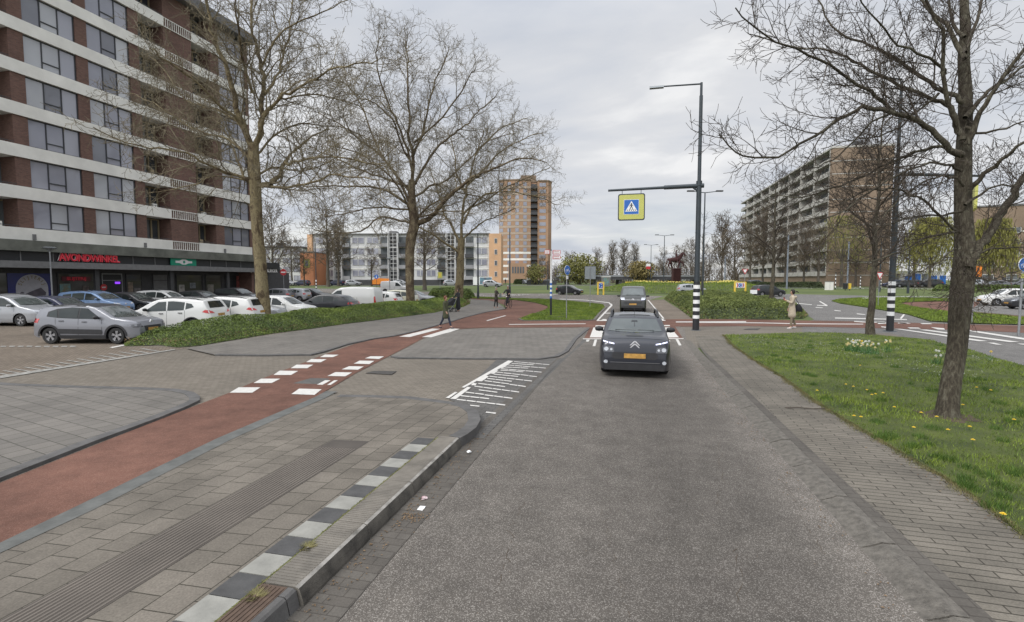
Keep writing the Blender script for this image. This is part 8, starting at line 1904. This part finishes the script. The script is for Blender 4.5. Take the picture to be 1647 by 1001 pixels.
for yy, rx_, z0_, z1_ in ((-.32,.17,.62,.95),(-.1,.21,.50,1.0),(.15,.21,.46,.82),(.36,.18,.48,.72),(.42,.1,.55,.66)): vs += [(sx_*rx_, yy, zz_) for sx_, zz_ in ((-1,z0_),(1,z0_),(1,z1_),(-.0,z1_+.05),(-1,z1_))]
mb.add(vs, [(i*5+k, i*5+(k+1)%5, (i+1)*5+(k+1)%5, (i+1)*5+k) for i in range(4) for k in range(5)]+[(4,3,2,1,0),(20,21,22,23,24)]); mb.build('carrycot', M['blk'], pr, smooth=40, fixn=True)
mb = MB()
for s in (-.2,.2): mb.tube([(s,-.42,1.0),(s,-.1,.55),(s,.32,.16)], .014, 6); mb.tube([(s,.2,.5),(s,-.32,.17)], .014, 6)
mb.tube([(-.2,-.42,1.0),(.2,-.42,1.0)], .016, 6); mb.build('frame', M['galv'], pr)
MB().box(-.17,.17,-.25,.2,.2,.32).build('basket', M['dgrey'], pr)
for s in (-.22,.22):
    for yy, r_ in ((.32,.10),(-.32,.14)): mb = MB(); mb.lathe([(r_*.7,-.02),(r_,-.015),(r_,.015),(r_*.7,.02),(r_*.7,-.02)], 16, 'x', (s,yy,r_)); mb.lathe([(0,-.012),(.03,-.012),(.03,.012),(0,.012)], 8, 'x', (s,yy,r_)); mb.tube([(s,yy-r_*.7,r_),(s,yy+r_*.7,r_)], .006, 4).tube([(s,yy,r_*.3),(s,yy,r_*1.7)], .006, 4); mb.build('wheel', M['rubber'], pr)
x, y = G(798, 496)
w2_, lg = person(x, y, hdg_to(1, -.3), 1.72, 'standing person in a brown green jacket holding a grey bag left of the cyclist', M['brownc'], M['blk'], M['blk'], M['hairgrey'], dict(hipL=.1, kneeL=.05, hipR=-.12, kneeR=.08, armL=(.5,1.0), armR=(.4,1.0)), .30)
bg2 = empty('handbag', (x, y, .05), hdg_to(1, -.3), 'grey bag held in front by the person left of the cyclist', 'bag'); mb = MB(); mb.prism(rr(-.15,.15,.34,.48,.04), .88, 1.16); mb.build('bag_body', M['signback'], bg2, smooth=40); MB().tube([(-.1,.41,1.16),(-.05,.41,1.26),(.05,.41,1.26),(.1,.41,1.16)], .01, 5).build('handle', M['blk'], bg2)
x, y = G(818, 497.5)
person(x, y, hdg_to(-.12, -1), 1.78, 'cyclist in a dark jacket riding towards us on the red bike path', M['blk'], M['blk'], M['blk'], M['hairgrey'], dict(hipL=1.15, kneeL=1.05, hipR=.55, kneeR=.55, armL=(.75,.55), armR=(.75,.55), abdL=.35, abdR=.35, lean=.22, dz=.08, sit=1), .2, z=.06)
bk = empty('bicycle', (x, y, .05), hdg_to(-.12, -1), 'dark upright bicycle ridden by the cyclist on the red path', 'bicycle')
for yy, nm in ((.62,'front_wheel'),(-.45,'rear_wheel')):
    mb = MB(); mb.tube([(0, yy+.34*math.cos(k*.2618), .36+.34*math.sin(k*.2618)) for k in range(25)], .02, 6, cap=False)
    for k in range(10): a = k*.628; mb.tube([(0,yy,.36),(0,yy+.33*math.cos(a),.36+.33*math.sin(a))], .003, 3)
    mb.build(nm, M['rubber'], bk)
mb = MB(); mb.tube([(0,-.45,.36),(0,.0,.32),(0,.42,.86),(0,-.14,.60),(0,0,.32)], .016, 6); mb.tube([(0,0,.32),(0,-.22,.92)], .015, 6); mb.tube([(0,-.45,.36),(0,-.16,.66)], .01, 5)
for s in (-.05,.05): mb.tube([(s,.62,.36),(s*.6,.46,.80)], .011, 5)
mb.tube([(0,.46,.78),(0,.40,1.12)], .015, 6); mb.build('frame', M['black'], bk)
MB().tube([(-.30,.28,1.13),(-.2,.38,1.15),(0,.41,1.13),(.2,.38,1.15),(.30,.28,1.13)], .013, 6).build('handlebar', M['black'], bk)
mb = MB(); mb.prism([(-.1,-.36),(.1,-.36),(.05,-.08),(.03,-.02),(-.03,-.02),(-.05,-.08)], .90, .96); mb.build('saddle', M['blk'], bk)
mb = MB(); mb.box(-.2,.2,.5,.8,.92,.95) if False else mb.tube([(0,.44,1.0),(0,.5,1.0)], .04, 8); mb.build('lamp', M['signwhite'], bk)
# rider statue
M['rust'] = mat('rusty_steel', (.045,.012,.011), .8, var=.3, scale=2.5, bump=.3)
q = HD(1086, 88); zt_ = mound_z(q.x, q.y); root = empty('rider_statue', (q.x, q.y, zt_-.1), YAW, 'dark red steel statue of a rider on a walking horse on a slatted plinth', 'statue')
k = 88/FPX; X_ = lambda p: (p-1086)*k; Z_ = lambda p: ZY(p, 88)-zt_+.1
N = {'b': ((X_(1083),0,Z_(418.5)), (.36,.50))}; E_ = []
chain(N, E_, 'r', 'b', [((X_(1078.5),0,Z_(418.5)),(.40,.50)), ((X_(1075.5),0,Z_(418)),(.34,.40))])
tl_ = chain(N, E_, 'tail', 'r1', [((X_(1073),0,Z_(416.5)),.10), ((X_(1071.8),0,Z_(420)),.11), ((X_(1071.5),0,Z_(425.5)),.09)])
chain(N, E_, 'c', 'b', [((X_(1089),0,Z_(417.5)),(.30,.44)), ((X_(1092.5),0,Z_(414.5)),(.22,.42)), ((X_(1095),0,Z_(410.5)),(.18,.36)), ((X_(1097.2),0,Z_(407.8)),(.13,.22)), ((X_(1099.5),0,Z_(409.5)),(.10,.16)), ((X_(1101),0,Z_(413)),(.08,.10))])
for i, (st_, yy, pts) in enumerate((('r1',-.18,[(1076,423),(1073.8,426.5),(1075.4,432.2)]),('r1',.18,[(1078.5,423),(1079.3,427),(1081.8,431.8)]),('c0',-.18,[(1091,422.5),(1089.8,427),(1088.8,432.3)]),('c0',.18,[(1093.5,421.5),(1098,423.3),(1098.6,429.5)]))):
    chain(N, E_, 'l%d' % i, st_, [((X_(a), yy, Z_(b)), r_) for (a, b), r_ in zip(pts, (.20,.14,.12))])
skin('horse', N, E_, M['rust'], root, 'b', 2)
mb = MB()
for s in (-.06,.06): mb.tube([(X_(1097.5),s,Z_(406.5)),(X_(1097.8),s,Z_(404.8))], [.05,.01], 5)
for i in range(6): a, b = 1093-.1*i+i*.75, 412-i*1.0; mb.plate([(X_(a-1.2),Z_(b-1.2)),(X_(a+.2),Z_(b-.4)),(X_(a-.2),Z_(b+1.2))], (0,.03,0),(1,0,0),(0,0,1),(0,-1,0),.06)
mb.build('mane', M['rust'], root)
N = {'p': ((X_(1086.3),0,Z_(414.5)), (.17,.20))}; E_ = []
chain(N, E_, 's', 'p', [((X_(1086.2),0,Z_(410.8)),(.27,.20)), ((X_(1086.2),0,Z_(408.2)),(.28,.18)), ((X_(1086.3),0,Z_(406.6)),.07), ((X_(1086.5),0,Z_(405.0)),.12), ((X_(1086.5),0,Z_(403.6)),.12), ((X_(1086.4),0,Z_(402.4)),.06)])
for i, s in enumerate((-1, 1)):
    chain(N, E_, 'a%d' % i, 's1', [((X_(1086.5),s*.25,Z_(409)),.08), ((X_(1088),s*.24,Z_(411)),.065), ((X_(1090.5),s*.12,Z_(410.2)),.05)])
    chain(N, E_, 'g%d' % i, 'p', [((X_(1087.5),s*.34,Z_(416.5)),.13), ((X_(1087.0),s*.42,Z_(420)),.09), ((X_(1086.6),s*.40,Z_(423)),.07), ((X_(1088.0),s*.40,Z_(423.6)),.05)])
skin('rider', N, E_, M['rust'], root, 'p', 1)
mb = MB(); mb.prism([(X_(1079.5),-.7),(X_(1093.5),-.7),(X_(1093.5),.7),(X_(1079.5),.7)], 0, .18); 
for i in range(9): x0 = X_(1081)+(X_(1092.4)-X_(1081))*i/8; mb.box(x0-.035, x0+.035, -.55, .55, .18, Z_(433.5))
mb.box(X_(1081), X_(1092.4), -.40, .40, .18, Z_(434)); mb.box(X_(1080.6), X_(1092.9), -.6, .6, Z_(433.5), Z_(432)); mb.build('plinth', M['rust'], root)
q = HD(813, 160); person(q.x, q.y, 0, 1.8, 'tiny dark clothed figure standing before the tower entrance', M['blk'], M['blk'], M['blk'], M['hair'], dict(), .3)
